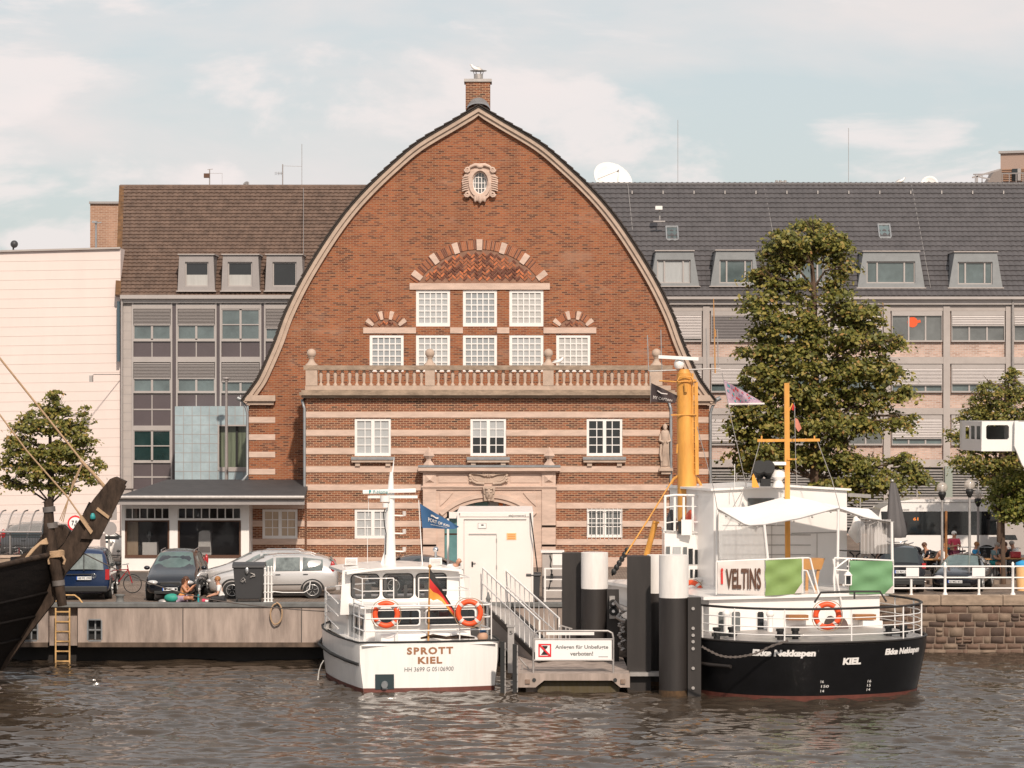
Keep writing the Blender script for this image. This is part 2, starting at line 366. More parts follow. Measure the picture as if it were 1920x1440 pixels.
brick('brick_red', [(.095,.036,.024), (.19,.060,.032), (.30,.090,.038), (.38,.122,.048), (.26,.078,.035), (.34,.127,.055), (.29,.090,.038)], (.31,.185,.118), bump=.25, blotch=.22)
brick('brick_low', [(.05,.024,.02), (.165,.052,.03), (.26,.082,.040), (.33,.11,.050), (.115,.04,.028), (.29,.098,.050)], (.42,.275,.18), bump=.25)
brick('brick_pale', [(.44,.28,.22), (.58,.40,.33), (.66,.47,.39), (.54,.36,.29)], (.50,.44,.40), bw=.28, bh=.09, ms=.014, bump=.1)
brick('brick_tan', [(.36,.20,.13), (.42,.24,.16), (.46,.27,.18)], (.45,.33,.26), bw=.3, bh=.1, bump=.1)
brick('cobbles', [(.20,.15,.12), (.27,.21,.17), (.33,.26,.21)], (.13,.10,.08), bw=.22, bh=.16, ms=.02, bump=.0)
# ================================================================ setting: water, pavement, quay walls
def cobble_mat():       # pavement: brick pattern laid in x,y
    m = M['cobbles']; t = m.node_tree
    for n in t.nodes:
        if n.type == 'COMBXYZ': cb = n
        if n.type == 'SEPXYZ': sp = n
    for l in list(cb.inputs[0].links)+list(cb.inputs[1].links): t.links.remove(l)
    t.links.new(sp.outputs[0], cb.inputs[0]); t.links.new(sp.outputs[1], cb.inputs[1])
cobble_mat()
def water():
    xs = np.concatenate([[-1500, -600, -250, -110, -60, -35], np.arange(-24, 24.01, .085), [35, 60, 110, 250, 600, 1500]])
    ys = np.concatenate([[-400, -150, -50, 0, 30, 50, 62], np.arange(68, 105, .10), [108]])
    XX, YY = np.meshgrid(xs, ys); H = np.zeros_like(XX); g = np.random.default_rng(3)
    for k in range(120):
        lam = .20*(9 ** g.random()); a = g.normal(R(93), .38); ph = g.random()*6.28; amp = .0052*lam**.92
        H += amp*np.sin(2*math.pi/lam*(XX*math.cos(a)+YY*math.sin(a))+ph)
    q = np.clip((YY-62)/6, 0, 1)*np.clip((108-YY)/3, 0, 1)*np.clip((26-abs(XX))/2, 0, 1)
    patch = .5+.5*np.sin(XX*.16+1+.7*np.sin(YY*.21))*np.sin(YY*.3+.09*XX)*.6+.3*np.sin(XX*.5+2*np.sin(YY*.7))*np.sin(YY*.9+.3*XX)   # calmer and rougher patches
    for cx, cy, rr, am in ((-2.6, 88.2, 2.4, .02),):      # wash behind the motor boat
        dd = np.hypot((XX-cx)/1.5, YY-cy); H += am*np.exp(-(dd/rr)**2)*np.sin(dd*9+2*np.sin(XX*5))
    Hh = H*q*(.45+.6*np.clip(patch, 0, 1.2))*1.0
    nx, ny = len(xs), len(ys)
    vs = np.stack([XX, YY, Hh], -1).reshape(-1, 3)
    i = np.arange(nx-1); j = np.arange(ny-1); I, J = np.meshgrid(i, j); b = (J*nx+I).ravel()
    fs = np.stack([b, b+1, b+nx+1, b+nx], 1)
    me = bpy.data.meshes.new('water'); me.from_pydata(vs.tolist(), [], fs.tolist())
    me.polygons.foreach_set('use_smooth', [True]*len(fs))
    m = mat('water', (.052,.038,.027), .04, spec=.5, bump=.22, bs=9, stretch=(.5,1,1)); m.node_tree.nodes['Principled BSDF'].inputs['IOR'].default_value = 1.33
    me.materials.append(m); o = bpy.data.objects.new('water', me); C.objects.link(o); tag(o, kind='structure')
water()
QZ = 2.0
b = MB(); b.add([(-1500, 100.05, QZ), (2, 100.05, QZ), (2, 104.05, QZ), (1500, 104.05, QZ), (1500, 3000, QZ), (-1500, 3000, QZ)], [(0,1,2,3,4,5)])
b.build('pavement', M['cobbles'], kind='structure')
b = MB(); b.add([(-1500, 112.5, QZ+.004), (-10.5, 112.5, QZ+.004), (-10.5, 118, QZ+.004), (-1500, 118, QZ+.004)], [(0,1,2,3)])
b.add([(12, 114.5, QZ+.004), (1500, 114.5, QZ+.004), (1500, 126, QZ+.004), (12, 126, QZ+.004)], [(0,1,2,3)])
b.build('road', M['asphalt'], kind='structure')
# concrete quay with a dark gap under the slab
T = thing('quay_wall', 'long stained concrete quay wall with dark gap below, left of the piles', 'quay wall', (-6, 100, 0))
D = 100
b = MB(); recess = [(X(a, D), Z(1163, D), X(c, D), Z(1200, D)) for a, c in ((43, 72), (163, 192))]
hol = [[(x0, z1), (x1, z1), (x1, z0), (x0, z0)] for x0, z0, x1, z1 in recess]
lx0, lx1 = X(90, D), X(146, D); zb = Z(1212, D)
b.wall([(-60, zb), (lx0, zb), (lx0, QZ-.12), (-60, QZ-.12)], [hol[0]], D, .35, yb=D+1)
b.wall([(lx1, zb), (2, zb), (2, QZ-.12), (lx1, QZ-.12)], [hol[1]], D, .35, yb=D+1)
b.box(lx0, lx1, D+.35, D+1, zb, QZ-.12)
b.add([(2, D+1, zb), (2, D+4, zb), (2, D+4, QZ-.12), (2, D+1, QZ-.12)], [(0,1,2,3)])
b.build('face', M['concrete'], T)
b = MB()
for xa_, xb_2 in ((-60, lx0), (lx1, 2)): b.box(xa_, xb_2, D-.05, D+.3, zb-.02, Z(1204.5, D))
build_each(b, 'tide_ledge', mat('tide', (.15,.105,.078), .9, var=.6, vs=2.5, stretch=(1,1,.5)), T)
b = MB()
for px in (343, 565, 1045): b.pb(px-.7, px+.7, 1140, 1211, D-.006, .02)
b.build('joint', M['black'], T)
b = MB(); b.box(-60, 2, D-.06, D+.5, QZ-.12, QZ+.03); b.build('coping', M['quay_edge'], T, bev=.02)
b = MB(); b.box(-60, 2, D+.8, D+1.2, -2, zb); b.build('shadowed_wall', M['painted_gap_shade'], T)  # near-black colour paints in the shade under the slab
for x0, z0, x1, z1 in recess:
    b = MB(); y = D+.2; f = .05
    b.box(x0, x0+f, D-.01, y, z0, z1); b.box(x1-f, x1, D-.01, y, z0, z1); b.box(x0+f, x1-f, D-.01, y, z0, z0+f); b.box(x0+f, x1-f, D-.01, y, z1-f, z1)
    xm = (x0+x1)/2; zm = (z0+z1)/2; b.bar((xm, y-.02, z0+f), (xm, y-.02, z1-.15), .05); b.bar((x0+f, y-.04, zm), (x1-f, y-.04, zm), .05)
    r_ = b.build('mooring_niche', M['zinc'], T)
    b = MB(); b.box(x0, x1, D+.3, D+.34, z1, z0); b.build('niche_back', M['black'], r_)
T = thing('stone_quay_wall', 'rough granite block quay wall under the white railing on the right', 'quay wall', (20, 104, 0))
mat('granite', (.16,.10,.072), .85, var=.3, vs=3, bump=.4)
b = MB(); D = 104; g = random.Random(5)
z = Z(1135, D); rows = [z]
while rows[-1] > -.35: rows.append(rows[-1]-g.choice([.2, .25, .29, .33]))
for k in range(len(rows)-1):
    x = 2.0+g.random()*.2; j = lambda s_=.022: g.uniform(-s_, s_)
    while x < 45:
        wd = g.uniform(.2, .62); x1 = x+wd; zt, z0 = rows[k]-.012, rows[k+1]+.012; c = g.choice([0, 0, 0, 1, 2]); xa, xb = x+.012, x1-.012; e = .05; dz = (rows[k]-rows[k+1])
        sp_ = [(xa, xb, z0, zt)] if (g.random() < .8 or wd > .4) else [(xa, xb, z0, z0+dz*.45), (xa, xb, z0+dz*.5, zt)]
        for xa_, xb_2, z0_, zt_ in sp_:
            y0 = D-.03-g.uniform(-.02, .03); B4 = [(xa_+j(.01), z0_+j(.01)), (xb_2+j(.01), z0_+j(.01)), (xb_2+j(.01), zt_+j(.01)), (xa_+j(.01), zt_+j(.01))]; F4 = [(xa_+e+j(), z0_+e+j()), (xb_2-e+j(), z0_+e+j()), (xb_2-e+j(), zt_-e+j()), (xa_+e+j(), zt_-e+j())]
            b.add([(p[0], D+.05, p[1]) for p in B4]+[(p[0], y0+j(.015), p[1]) for p in F4], [(4,5,6,7), (0,1,5,4), (1,2,6,5), (2,3,7,6), (3,0,4,7)], c, True)
        x = x1
mat('granite_dark', (.085,.055,.042), .85, var=.3, vs=3, bump=.4); mat('granite_light', (.23,.165,.12), .85, var=.3, vs=3, bump=.4)
b.build('masonry', [M['granite'], M['granite_dark'], M['granite_light']], T)
b = MB(); b.box(2, 60, D+.04, D+.5, -2, z); b.build('backing', mat('joint_mortar', (.24,.18,.14), .95, var=.3, vs=5), T)
b = MB(); x = 2.0
while x < 60: b.box(x+.008, x+2.19, D-.06, D+.6, z, QZ+.02); x += 2.2
b.build('coping', M['stone_dark'], T, bev=.02)
# steel-yellow ladder in the quay recess
T = thing('quay_ladder', 'yellow steel ladder in the quay wall recess below the ship bow', 'ladder', (X(118, 99.9), 99.9, 0))
b = MB(); D = 99.85
for px in (104.5, 130.5): b.bar(P(px, 1140, D), P(px, 1245, D), .05, .04)
for k in range(6): b.bar(P(104.5, 1147+k*18.5, D), P(130.5, 1147+k*18.5, D), .05, .045)
b.build('ladder', M['ladder_yellow'], T)
b = MB(); b.tube([P(95, 1117, 100.4), P(100, 1115.5, 100.4), P(140, 1116, 100.4), P(148, 1122, 100.3), P(158, 1135, 100.1)], .03)
b.tube([P(87, 1128, 100.3), P(110, 1127, 100.3)], .03)
b.build('handrail', M['ladder_yellow'], T)
b = MB(); D = 100.5; c = P(225, 1131, D)
b.lathe((c.x, D, QZ), [(.2, 0), (.13, .05), (.12, .2), (.17, .24), (.17, .28), (.02, .3)], 14)
b.build('bollard', M['quay_edge'], label='small grey mushroom bollard on the quay edge behind the blue van', cat='bollard')
b = MB(); pts = []
for k in range(25):
    t = 2*math.pi*k/24; pts.append(P(518+11*math.sin(t), 1150-20*math.cos(t)+(2 if k > 12 else 0), 99.85))
b.tube(pts, .03, closed=False)
b.build('rope_loop', M['rope'], label='pale rope hanging in a loop over the quay wall by the motor boat', cat='rope')
# ================================================================ brick hall
def window(parent, D, a, b_, c, d, cols, rows, pane='glass_curtain', fr=.07, bar=.03, mull=0, frame='white', split=None, name='window', bars=False):
    x0, x1, z1, z0 = X(a, D), X(b_, D), Z(c, D), Z(d, D); m = MB(); y0, y1 = D+.03, D+.12
    m.box(x0, x0+fr, y0, y1, z0, z1); m.box(x1-fr, x1, y0, y1, z0, z1); m.box(x0+fr, x1-fr, y0, y1, z1-fr, z1); m.box(x0+fr, x1-fr, y0, y1, z0, z0+fr*1.2)
    xm = (x0+x1)/2
    if mull: m.box(xm-mull/2, xm+mull/2, y0-.003, y1, z0+fr*1.2, z1-fr)
    for i in range(1, cols):
        x = x0+fr+(x1-x0-2*fr)*i/cols
        if mull and i*2 == cols: continue
        m.box(x-bar/2, x+bar/2, y0+.02, y1-.02, z0+fr*1.2, z1-fr)
    for j in range(1, rows):
        z = z0+fr*1.2+(z1-z0-2.2*fr)*j/rows; m.box(x0+fr, x1-fr, y0+.023, y1-.02, z-bar/2, z+bar/2)
    o = m.build(name, M[frame], parent)
    m = MB()
    if split:
        zs = z1-(z1-z0)*split[0]; m.box(x0+.01, x1-.01, y1-.035, y1-.01, zs, z1-.01, 1); m.box(x0+.01, x1-.01, y1-.03, y1-.01, z0+.01, zs-.002, 0)
    else: m.box(x0+.01, x1-.01, y1-.03, y1-.01, z0+.01, z1-.01)
    m.build('pane', [M[pane], M[split[1]] if split else M[pane]], o)
    if bars:
        m = MB(); n = 9
        for i in range(n): x = x0+.03+(x1-x0-.06)*i/(n-1); m.cyl((x, D-.06, z0-.08), (x, D-.06, z1), .012, n=6)
        for z in (z0+.05, (z0+z1)/2, z1-.1): m.bar((x0, D-.06, z), (x1, D-.06, z), .025)
        m.build('window_bars', M['white'], o)
    return o
def rect(a, b_, c, d, D): return [(X(a, D), Z(c, D)), (X(b_, D), Z(c, D)), (X(b_, D), Z(d, D)), (X(a, D), Z(d, D))]
HALL = thing('brick_hall', 'large red brick hall with tall curved gable, pale stone bands and balustrade', 'building', (X(899, 125), 125, QZ))
DG, DF = 125, 122
HW = [(193,0),(223,50),(264,118),(305,167),(350,214),(393,252),(446,290),(518,334),(585,367),(637,386),(681,405),(706,417),(722,428),(736,438),(748,447)]
CX = 897.5
def spl(pts, n=4):      # Catmull-Rom through the outline
    o = []
    for i in range(len(pts)-1):
        p0 = pts[max(i-1, 0)]; p1, p2 = pts[i], pts[i+1]; p3 = pts[min(i+2, len(pts)-1)]
        for k in range(n):
            t = k/n; o.append(tuple(.5*((2*p1[j])+(-p0[j]+p2[j])*t+(2*p0[j]-5*p1[j]+4*p2[j]-p3[j])*t*t+(-p0[j]+3*p1[j]-3*p2[j]+p3[j])*t**3) for j in (0, 1)))
    return o+[pts[-1]]
half = spl([(h, y) for y, h in HW])
def off(pts, d):        # inward offset of the half outline in photo pixels
    o = []
    for i, p in enumerate(pts):
        a = pts[max(i-1, 0)]; c = pts[min(i+1, len(pts)-1)]; tx, ty = c[0]-a[0], c[1]-a[1]
        if i == 0: tx, ty = pts[1][0]-pts[0][0], pts[1][1]-pts[0][1]
        l = math.hypot(tx, ty); nx, ny = -ty/l, tx/l
        if i == 0: o.append((0, p[1]+d/max(ny, .5)))
        else: o.append((max(p[0]+nx*d, 0), p[1]+ny*d))
    return o
def full(h): return [(CX-x, y) for x, y in reversed(h)]+[(CX+x, y) for x, y in h[1:]]
def dedupe(l):
    o = []
    for p in l:
        if not o or math.hypot(p[0]-o[-1][0], p[1]-o[-1][1]) > .6: o.append(p)
    return o
def wpts(l, D): return [(X(a, D), Z(c, D)) for a, c in l]
roofo, trimo, trimi = full(half), full(off(half, 8)), full(off(half, 22))
# gable wall with openings
hf = [p for i, p in enumerate(off(half, 18)) if i == 0 or p[0] > 1.5]
inner = dedupe([p for p in full(hf) if p[1] < 741])
outer = [(466, 1064), (466, 741)]+inner+[(1330, 741), (1330, 1064)]
GWIN = [(780,844,544,612),(868,932,544,612),(955,1019,544,612)]+[(a, a+64, 628, 697) for a in (693,780,868,955,1043)]
oval = [(900+14*math.cos(t*math.pi/12), 343-21*math.sin(t*math.pi/12)) for t in range(24)]
b = MB(); b.wall(wpts(outer, DG), [rect(*q, DG) for q in GWIN]+[wpts(oval, DG)], DG, .16)
b.box(X(466, DG), X(1330, DG), DG+.2, DG+9.5, QZ, Z(741, DG))
b.build('gable_wall', M['brick_red'], HALL)
for k, q in enumerate(GWIN): window(HALL, DG, *q, 5, 5, pane=['glass_curtain','glass_curtain_cool','glass_curtain_pale','glass_curtain_cool','glass_curtain','glass_curtain_cool','glass_curtain','glass_curtain_pale'][k], fr=.12, bar=.045)
# verge trim: two stepped courses
b = MB(); A = wpts(trimo, DG); B_ = wpts(full(off(half, 15)), DG); E = wpts(trimi, DG)
b.strip(A, B_, DG-.30, DG+.3); b.strip([p for p in B_], [p for p in E], DG-.2, DG+.25)
b.build('verge_trim', M['stone'], HALL)
b = MB()
for s_, a, c in ((1, 459, 516), (-1, 1281, 1338)):
    b.pb(a, c, 741, 752, DG-.35, .5); b.pb(a+3*s_, c-3*(s_ > 0)-(-3 if s_ < 0 else 0), 752, 759, DG-.22, .4)
build_each(b, 'kneeler_stone', M['stone'], HALL)
# roof shell with stepped tiles along the verge
b = MB(); n = len(roofo); Rw = wpts(full(off(half, 4.3)), DG); Tw = wpts(full(off(half, 7.6)), DG)
b.strip(Rw, Tw, DG-.36, DG+9.8, sm=False)
cum = 0; last = None
for i in range(n-1):
    (xa, za), (xb, zb_) = Rw[i], Rw[i+1]; l = math.hypot(xb-xa, zb_-za); k = max(1, round(l/.36))
    for j in range(k):
        t0, t1 = j/k, (j+.96)/k; px_, pz = xa+(xb-xa)*t0, za+(zb_-za)*t0; qx, qz = xa+(xb-xa)*t1, za+(zb_-za)*t1
        nx, nz = -(zb_-za)/l, (xb-xa)/l; up = zb_ > za
        h0, h1 = (.07, .03) if up else (.03, .07)
        y0 = DG-.42
        while y0 < DG+9.6:
            yy = y0+.28
            b.add([(px_, y0, pz), (qx, y0, qz), (qx, yy, qz), (px_, yy, pz), (px_+nx*h0, y0, pz+nz*h0), (qx+nx*h1, y0, qz+nz*h1), (qx+nx*h1*.6, yy, qz+nz*h1*.6), (px_+nx*h0*.6, yy, pz+nz*h0*.6)],
                  [(4,5,6,7), (0,1,5,4), (1,2,6,5), (2,3,7,6), (3,0,4,7)]); y0 += .3 if y0 < DG else 1.2
ROOF = b.build('roof', M['tile_dark'], HALL)
# chimney
DC = 126; b = MB(); b.pb(873, 919, 153, 205, DC, 1.1); CH = b.build('chimney', M['brick_low'], ROOF)
b = MB(); b.pb(870, 922, 147.5, 153, DC-.07, 1.24); c = P(897, 148, DC+.5); b.cyl(c, c+Vector((0,0,.2)), .2, n=14)
for t in range(6):
    u = t*math.pi/3; b.bar(c+Vector((.18*math.cos(u), .18*math.sin(u), .18)), c+Vector((.22*math.cos(u), .22*math.sin(u), .36)), .03)
b.lathe(c+Vector((0,0,.34)), [(.36, 0), (.36, .02), (.02, .07)], 18); b.build('chimney_cowl', M['galv'], ROOF)
b = MB(); c = P(897, 196, DC-.2)
b.grid(lambda u, v: (c.x+.52*math.cos(math.pi*u)*(1), DC-.05-.5*v, c.z-.3+.62*math.sin(math.pi*u)*(1-.5*v)), 12, 4); b.build('lead_flashing', M['zinc'], ROOF)
# oval window and carved surround
b = MB(); D = DG-.02
def ell(rx, ry, cx=900, cy=343): return [(cx+rx*math.cos(t*math.pi/16), cy-ry*math.sin(t*math.pi/16)) for t in range(33)]
def ringx(b, o, i, y0, y1, D): b.strip(wpts(o, D), wpts(i, D), y0, y1)
wob = [(900+(31+2.2*math.cos(t*math.pi/4)+1.2*math.cos(t*math.pi))*math.cos(t*math.pi/16)*1.0, 341-(33+1.5*math.cos(t*math.pi/4*1.5))*math.sin(t*math.pi/16)) for t in range(33)]
ringx(b, wob, ell(19, 26), DG-.14, DG+.05, DG); ringx(b, ell(21, 28), ell(15.5, 22.5), DG-.22, DG+.05, DG); ringx(b, ell(16, 23), ell(13.5, 20.5), DG-.12, DG+.08, DG)
for s_ in (-1, 1):
    for k in range(7): b.tube([P(900+s_*22, 330+k*4.2, DG-.15), P(900+s_*28, 331+k*4.2, DG-.19), P(900+s_*33, 333+k*4.2, DG-.12)], .035, 5)
    for yy in (318, 364): 
        pts = [P(900+s_*(24+6*(1-t/14)*math.cos(t*.9)), yy+6*(1-t/14)*math.sin(t*.9), DG-.2) for t in range(12)]; b.tube(pts, .045, 5)
    b.tube([P(900, 310, DG-.22), P(900+s_*9, 309, DG-.2), P(900+s_*17, 312, DG-.2), P(900+s_*24, 318, DG-.15)], [.09, .08, .07, .05], 6)
    for k in range(3): b.ball(P(900+s_*(2+k*3.4), 371+abs(k-1)*1.5, DG-.16), (.07, .08, .16), 8, 6)
b.ball(P(900, 373, DG-.2), (.07, .1, .2), 8, 6); b.ball(P(900, 312, DG-.22), (.16, .1, .1), 8, 6)
b.build('carved_surround', M['stone_band'], HALL)
b = MB(); ringx(b, ell(14, 21), ell(12, 19), DG+.06, DG+.12, DG)
for k in (-1.5, -.5, .5, 1.5)[1:3]+(-1.5, 1.5): b.pb(900+k*6-.7, 900+k*6+.7, 343-19*math.sqrt(max(0, 1-(k*6/13)**2)), 343+19*math.sqrt(max(0, 1-(k*6/13)**2)), DG+.07, .03)
for k in (-10.5, 0, 10.5): hx = 12.5*math.sqrt(1-(k/20)**2); b.pb(900-hx, 900+hx, 343+k-.7, 343+k+.7, DG+.072, .03)
o = b.build('oval_window', M['white'], HALL)
b = MB(); b.pprism(ell(14, 21)[:-1], DG+.11, .03); b.build('pane', M['glass_grey'], o)
# stone lintels, brick arches
b = MB(); b.pb(768, 1031, 531, 543, DG-.07, .12)
for a, c in ((681,780),(844,868),(932,955),(1019,1118)): b.pb(a, c, 614, 625, DG-.06, .1)
for a, c in ((466,516),(1305,1330)):
    for y in (782, 814.5, 847, 879): b.pb(a, c, y, y+10.5, DG-.025, .05)
build_each(b, 'stone_lintel', M['stone_band'], HALL)
def arch(cx, cy, ro, ri, amax, blocks, hb, base):
    b = MB(); n = 28; seg = lambda r, a0, a1, k: [(cx+r*math.sin(R(a0+(a1-a0)*i/k)), cy-r*math.cos(R(a0+(a1-a0)*i/k))) for i in range(k+1)]
    nv = int(2*amax/360*2*math.pi*ro/3.4)        # brick voussoirs
    for i in range(nv):
        a0 = -amax+2*amax*i/nv; a1 = a0+2*amax/nv*.78
        if any(abs((a0+a1)/2-t) < hb for t in blocks): continue
        b.pprism(seg(ro, a0, a1, 1)+seg(ri, a1, a0, 1), DG-.05, .06, random.choice([0, 1, 1]))
    for t in blocks: b.pprism(seg(ro+1.5, t-hb, t+hb, 2)+seg(ri-1.5, t+hb, t-hb, 2), DG-.075, .1, 2)
    b.pprism(seg(ro-.6, -amax, amax, n)+seg(ri+.6, amax, -amax, n), DG-.035, .04, 3)
    b.build('arch_ring', [M['brick_a'], M['brick_b'], M['stone_band'], M['mortar']], HALL)
    # tympanum: basket-weave bricks standing proud of a dark bed
    b = MB(); h = base-(cy-ri); aw = math.degrees(math.acos((cy-base)/ri))
    b.pprism(seg(ri+.3, -aw, aw, n)+[(cx, base)], DG-.012, .02, 3); st = 7.2 if ro > 100 else 4.6; q = 0
    inside = lambda x, y: (x-cx)**2+(y-cy)**2 < (ri-2.5)**2 and y < base-1.2
    u_ = 5.0 if ro > 100 else 3.4; c45 = math.sqrt(.5); Ng = int(2.2*ri/u_)
    for j in range(-Ng, Ng):
        for k in range(-Ng//2, Ng//2):
            for (a0, b0, a1, b1) in ((j+4*k, j, j+4*k+2, j+1), (j+3+4*k, j, j+4+4*k, j+2)):
                g_ = .16; rc = [(a0+g_, b0+g_), (a1-g_, b0+g_), (a1-g_, b1-g_), (a0+g_, b1-g_)]; q = [(cx+(p-r_)*c45*u_, base-3+(p+r_)*c45*u_*-1+0) for p, r_ in rc]
                if all(inside(*p) for p in q): b.pprism(q, DG-.03-random.choice([0, .02, .035]), .05, random.choice([0, 1, 1, 0, 4]))
    b.build('patterned_tympanum', [M['brick_a'], M['brick_b'], M['stone_band'], M['mortar_dark'], M['brick_c']], HALL)
mat('brick_a', (.16,.055,.035), .85, var=.3, vs=8); mat('brick_b', (.38,.13,.06), .85, var=.3, vs=6); mat('brick_c', (.55,.17,.07), .85, var=.2, vs=6)
mat('mortar', (.45,.30,.20), .9); mat('mortar_dark', (.28,.15,.10), .9, var=.3, vs=5)
arch(899, 606, 156, 138.5, 57, (0, -17.5, 17.5, -35, 35, -52.5, 52.5), 2.1, 531)
for cx in (724, 1075): arch(cx, 630, 46, 33, 61, (-14, 14, -50, 50), 5.0, 613)
# projecting front block
b = MB(); D = DF
FW = [(665,733,785,855),(882,949,785,855),(1100,1167,785,855),(665,733,955,1010),(1100,1167,953,1008)]
niche = [(1238,880),(1238,806)]+[(1248-10*math.cos(t*math.pi/8), 806-10*math.sin(t*math.pi/8)) for t in range(9)][1:]+[(1258,880)]
port = [(833,1064),(833,974)]+[(915+119*math.sin(R(t)), 1059-119*math.cos(R(t))) for t in range(-40, 41, 8)]+[(997,974),(997,1064)]
b.wall(wpts([(573,1064),(573,746),(1261,746),(1261,1064)], D), [rect(*q, D) for q in FW]+[wpts(niche, D)]+[wpts([(833,1063)]+port[1:-1]+[(997,1063)], D)], D, .2)
x0, x1 = X(573, D), X(1261, D)
for x in (x0, x1): b.add([(x, D, QZ), (x, DG+.1, QZ), (x, DG+.1, Z(746, D)), (x, D, Z(746, D))], [(0,1,2,3)])
b.add([(x0, D, Z(746, D)), (x1, D, Z(746, D)), (x1, DG, Z(746, D)), (x0, DG, Z(746, D))], [(0,1,2,3)])
b.build('front_wall', M['brick_low'], HALL)
b = MB()
for k in range(9):
    t = 772+34.1*k; e = t+11 if k < 8 else 1063; segs = [(573, 1261)]
    cut = [(a, c) for a, c, u, v in FW if u-2 < t+5 < v+1]+([(792, 1043)] if t > 870 else [])+([(1238, 1258)] if 800 < t < 880 else [])
    for a, c in sorted(cut):
        s0, s1 = segs.pop(); segs += [(s0, a), (c, s1)]
    for a, c in segs: b.pb(a, c, t, e, D-.03, .05)
    if k >= 4 and k < 9: pass
build_each(b, 'stone_band', M['stone_band'], HALL)
for i, q in enumerate(FW):
    window(HALL, D, *q, 4, 4 if i < 3 else 3, pane=['glass_curtain','glass_dark','glass_dark','glass_curtain','glass_grey'][i], fr=.1, bar=.035, mull=.14, split=(.5, 'glass_curtain') if i == 1 else None, bars=(i == 4))
    if i < 3:
        a, c = q[0]-7, q[1]+7; b = MB(); b.pb(a, c, 857, 862, D-.25, .3, 1); b.pb(a+1, c-1, 862, 867, D-.2, .25); b.pb(q[0]+1, q[0]+10, 867, 874, D-.12, .2); b.pb(q[1]-10, q[1]-1, 867, 874, D-.12, .2)
        b.build('window_sill', [M['stone'], M['zinc']], HALL)
b = MB(); b.pprism([(1236,880),(1236,806)]+[(1248-12*math.cos(t*math.pi/8), 806-12*math.sin(t*math.pi/8)) for t in range(9)][1:]+[(1260,880)], D+.2, .05); b.build('niche_back', M['brick_low'], HALL)
b = MB(); b.pb(1236, 1262, 878, 883, D-.3, .5); b.pb(1240, 1258, 883, 889, D-.2, .3); b.build('niche_ledge', M['stone'], HALL)
# cornice and balustrade
b = MB(); xs0, xs1 = 562, 1268
b.box(X(566, D), X(1266, D), D-.22, DG, Z(746, D), Z(741, D)); b.box(X(562, D), X(1269, D), D-.42, DG, Z(741, D), Z(735.5, D)); b.box(X(566, D), X(1265, D), D-.34, DG, Z(735.5, D), Z(731, D))
b.build('cornice', M['stone_dark'], HALL)
b = MB(); b.pb(572, 1258, 723, 731.2, D-.2, .42, 0); b.pb(569, 1261, 685, 693.5, D-.24, .5, 1); b.build('balustrade_rails', [M['stone'], M['stone_dark']], HALL)
PI_ = [(573,595),(797,815),(1018,1038),(1218,1242)]
b = MB()
for a, c in PI_: b.pb(a, c, 693.5, 723, D-.22, .44)
build_each(b, 'balustrade_pier', M['stone'], HALL)
n0 = 0
prof = [(.10, 0), (.11, .04), (.06, .09), (.05, .14), (.085, .34), (.095, .45), (.07, .56), (.05, .6), (.09, .64), (.10, .66)]
Bal = None
for (a, c), n in zip(((595,797),(815,1018),(1038,1218)), (15, 15, 14)):
    for i in range(n):
        x = X(a+(c-a)*(i+.5)/n, D); 
        if Bal is None:
            b = MB(); b.lathe((x, D-.02, Z(723, D)), [(r*.9, z*.985) for r, z in prof], 10); Bal = b.build('baluster', M['stone'], HALL); bx = x
        else:
            o = Bal.copy(); C.objects.link(o); o.location = (x-bx, 0, 0)
for px, dd in ((584,0),(806,0),(1028,0),(1231,0),(1247,3.2)):
    b = MB(); c = P(px, 685, D); c.y += .02+dd; b.lathe(c, [(.26, 0), (.24, .05), (.17, .10), (.11, .2), (.10, .3), (.14, .33), (.14, .35)], 14); b.ball(c+Vector((0,0,.5)), .195, 16, 10)
    b.build('ball_finial', M['stone'], HALL)
# lead downpipes
b = MB()
for px, D_ in ((571,DF-.06),(1258,DF-.06)):
    b = MB(); x = X(px, D_); b.tube([(x-.1, DG-.3, Z(745, D_)), (x-.1, D_, Z(752, D_)), (x, D_, Z(766, D_)), (x, D_, QZ+.05)], .06, 8); b.build('downpipe', M['zinc'], HALL)
for s_, px in ((1, 464), (-1, 1332)):
    b = MB(); D_ = DG-.1; b.tube([P(px-s_*12, 748, D_), P(px-s_*10, 752, D_), P(px-s_*3, 764, D_), P(px, 775, D_), P(px, 890, D_)]+([P(px-10, 903, D_-.3)] if s_ > 0 else [P(px, 1060, D_)]), .06, 8); b.cyl(P(px-s_*19, 746, D_), P(px-s_*11, 750, D_), .09, n=8)
    b.build('downpipe', M['zinc'], HALL)
# portal
DP = 121.55; b = MB(); D = DP
po = [(833,1063)]+port[1:-1]+[(997,1063)]
b.wall(wpts([(793,1064),(793,882),(1042,882),(1042,1064)], D), [wpts(po, D)], D, .75, yb=DF+.02)
b.pb(784, 1051, 876, 883, D-.3, .8); b.pb(788, 1047, 883, 886, D-.18, .6); b.pb(790, 1045, 911, 914, D-.14, .5); b.pb(792, 1043, 914, 918, D-.08, .4)
for a, c in ((793,818),(1016,1042)): b.pb(a, c, 886, 911, D-.06, .2); b.pb(a, c, 918, 1063, D-.07, .2)
for a, c in ((797,815),(1020,1038)):          # small pyramids
    x0, x1, z0, z1 = X(a, D), X(c, D), Z(905, D), Z(890, D); ym = D-.06; b.add([(x0,ym,z0),(x1,ym,z0),(x1,ym,z1),(x0,ym,z1),((x0+x1)/2,ym-.12,z0+.12)], [(0,1,4),(1,2,4),(2,3,4),(3,0,4)])
for a, c in ((822,876),(957,1012)): b.pb(a, c, 889, 905, D-.03, .05)
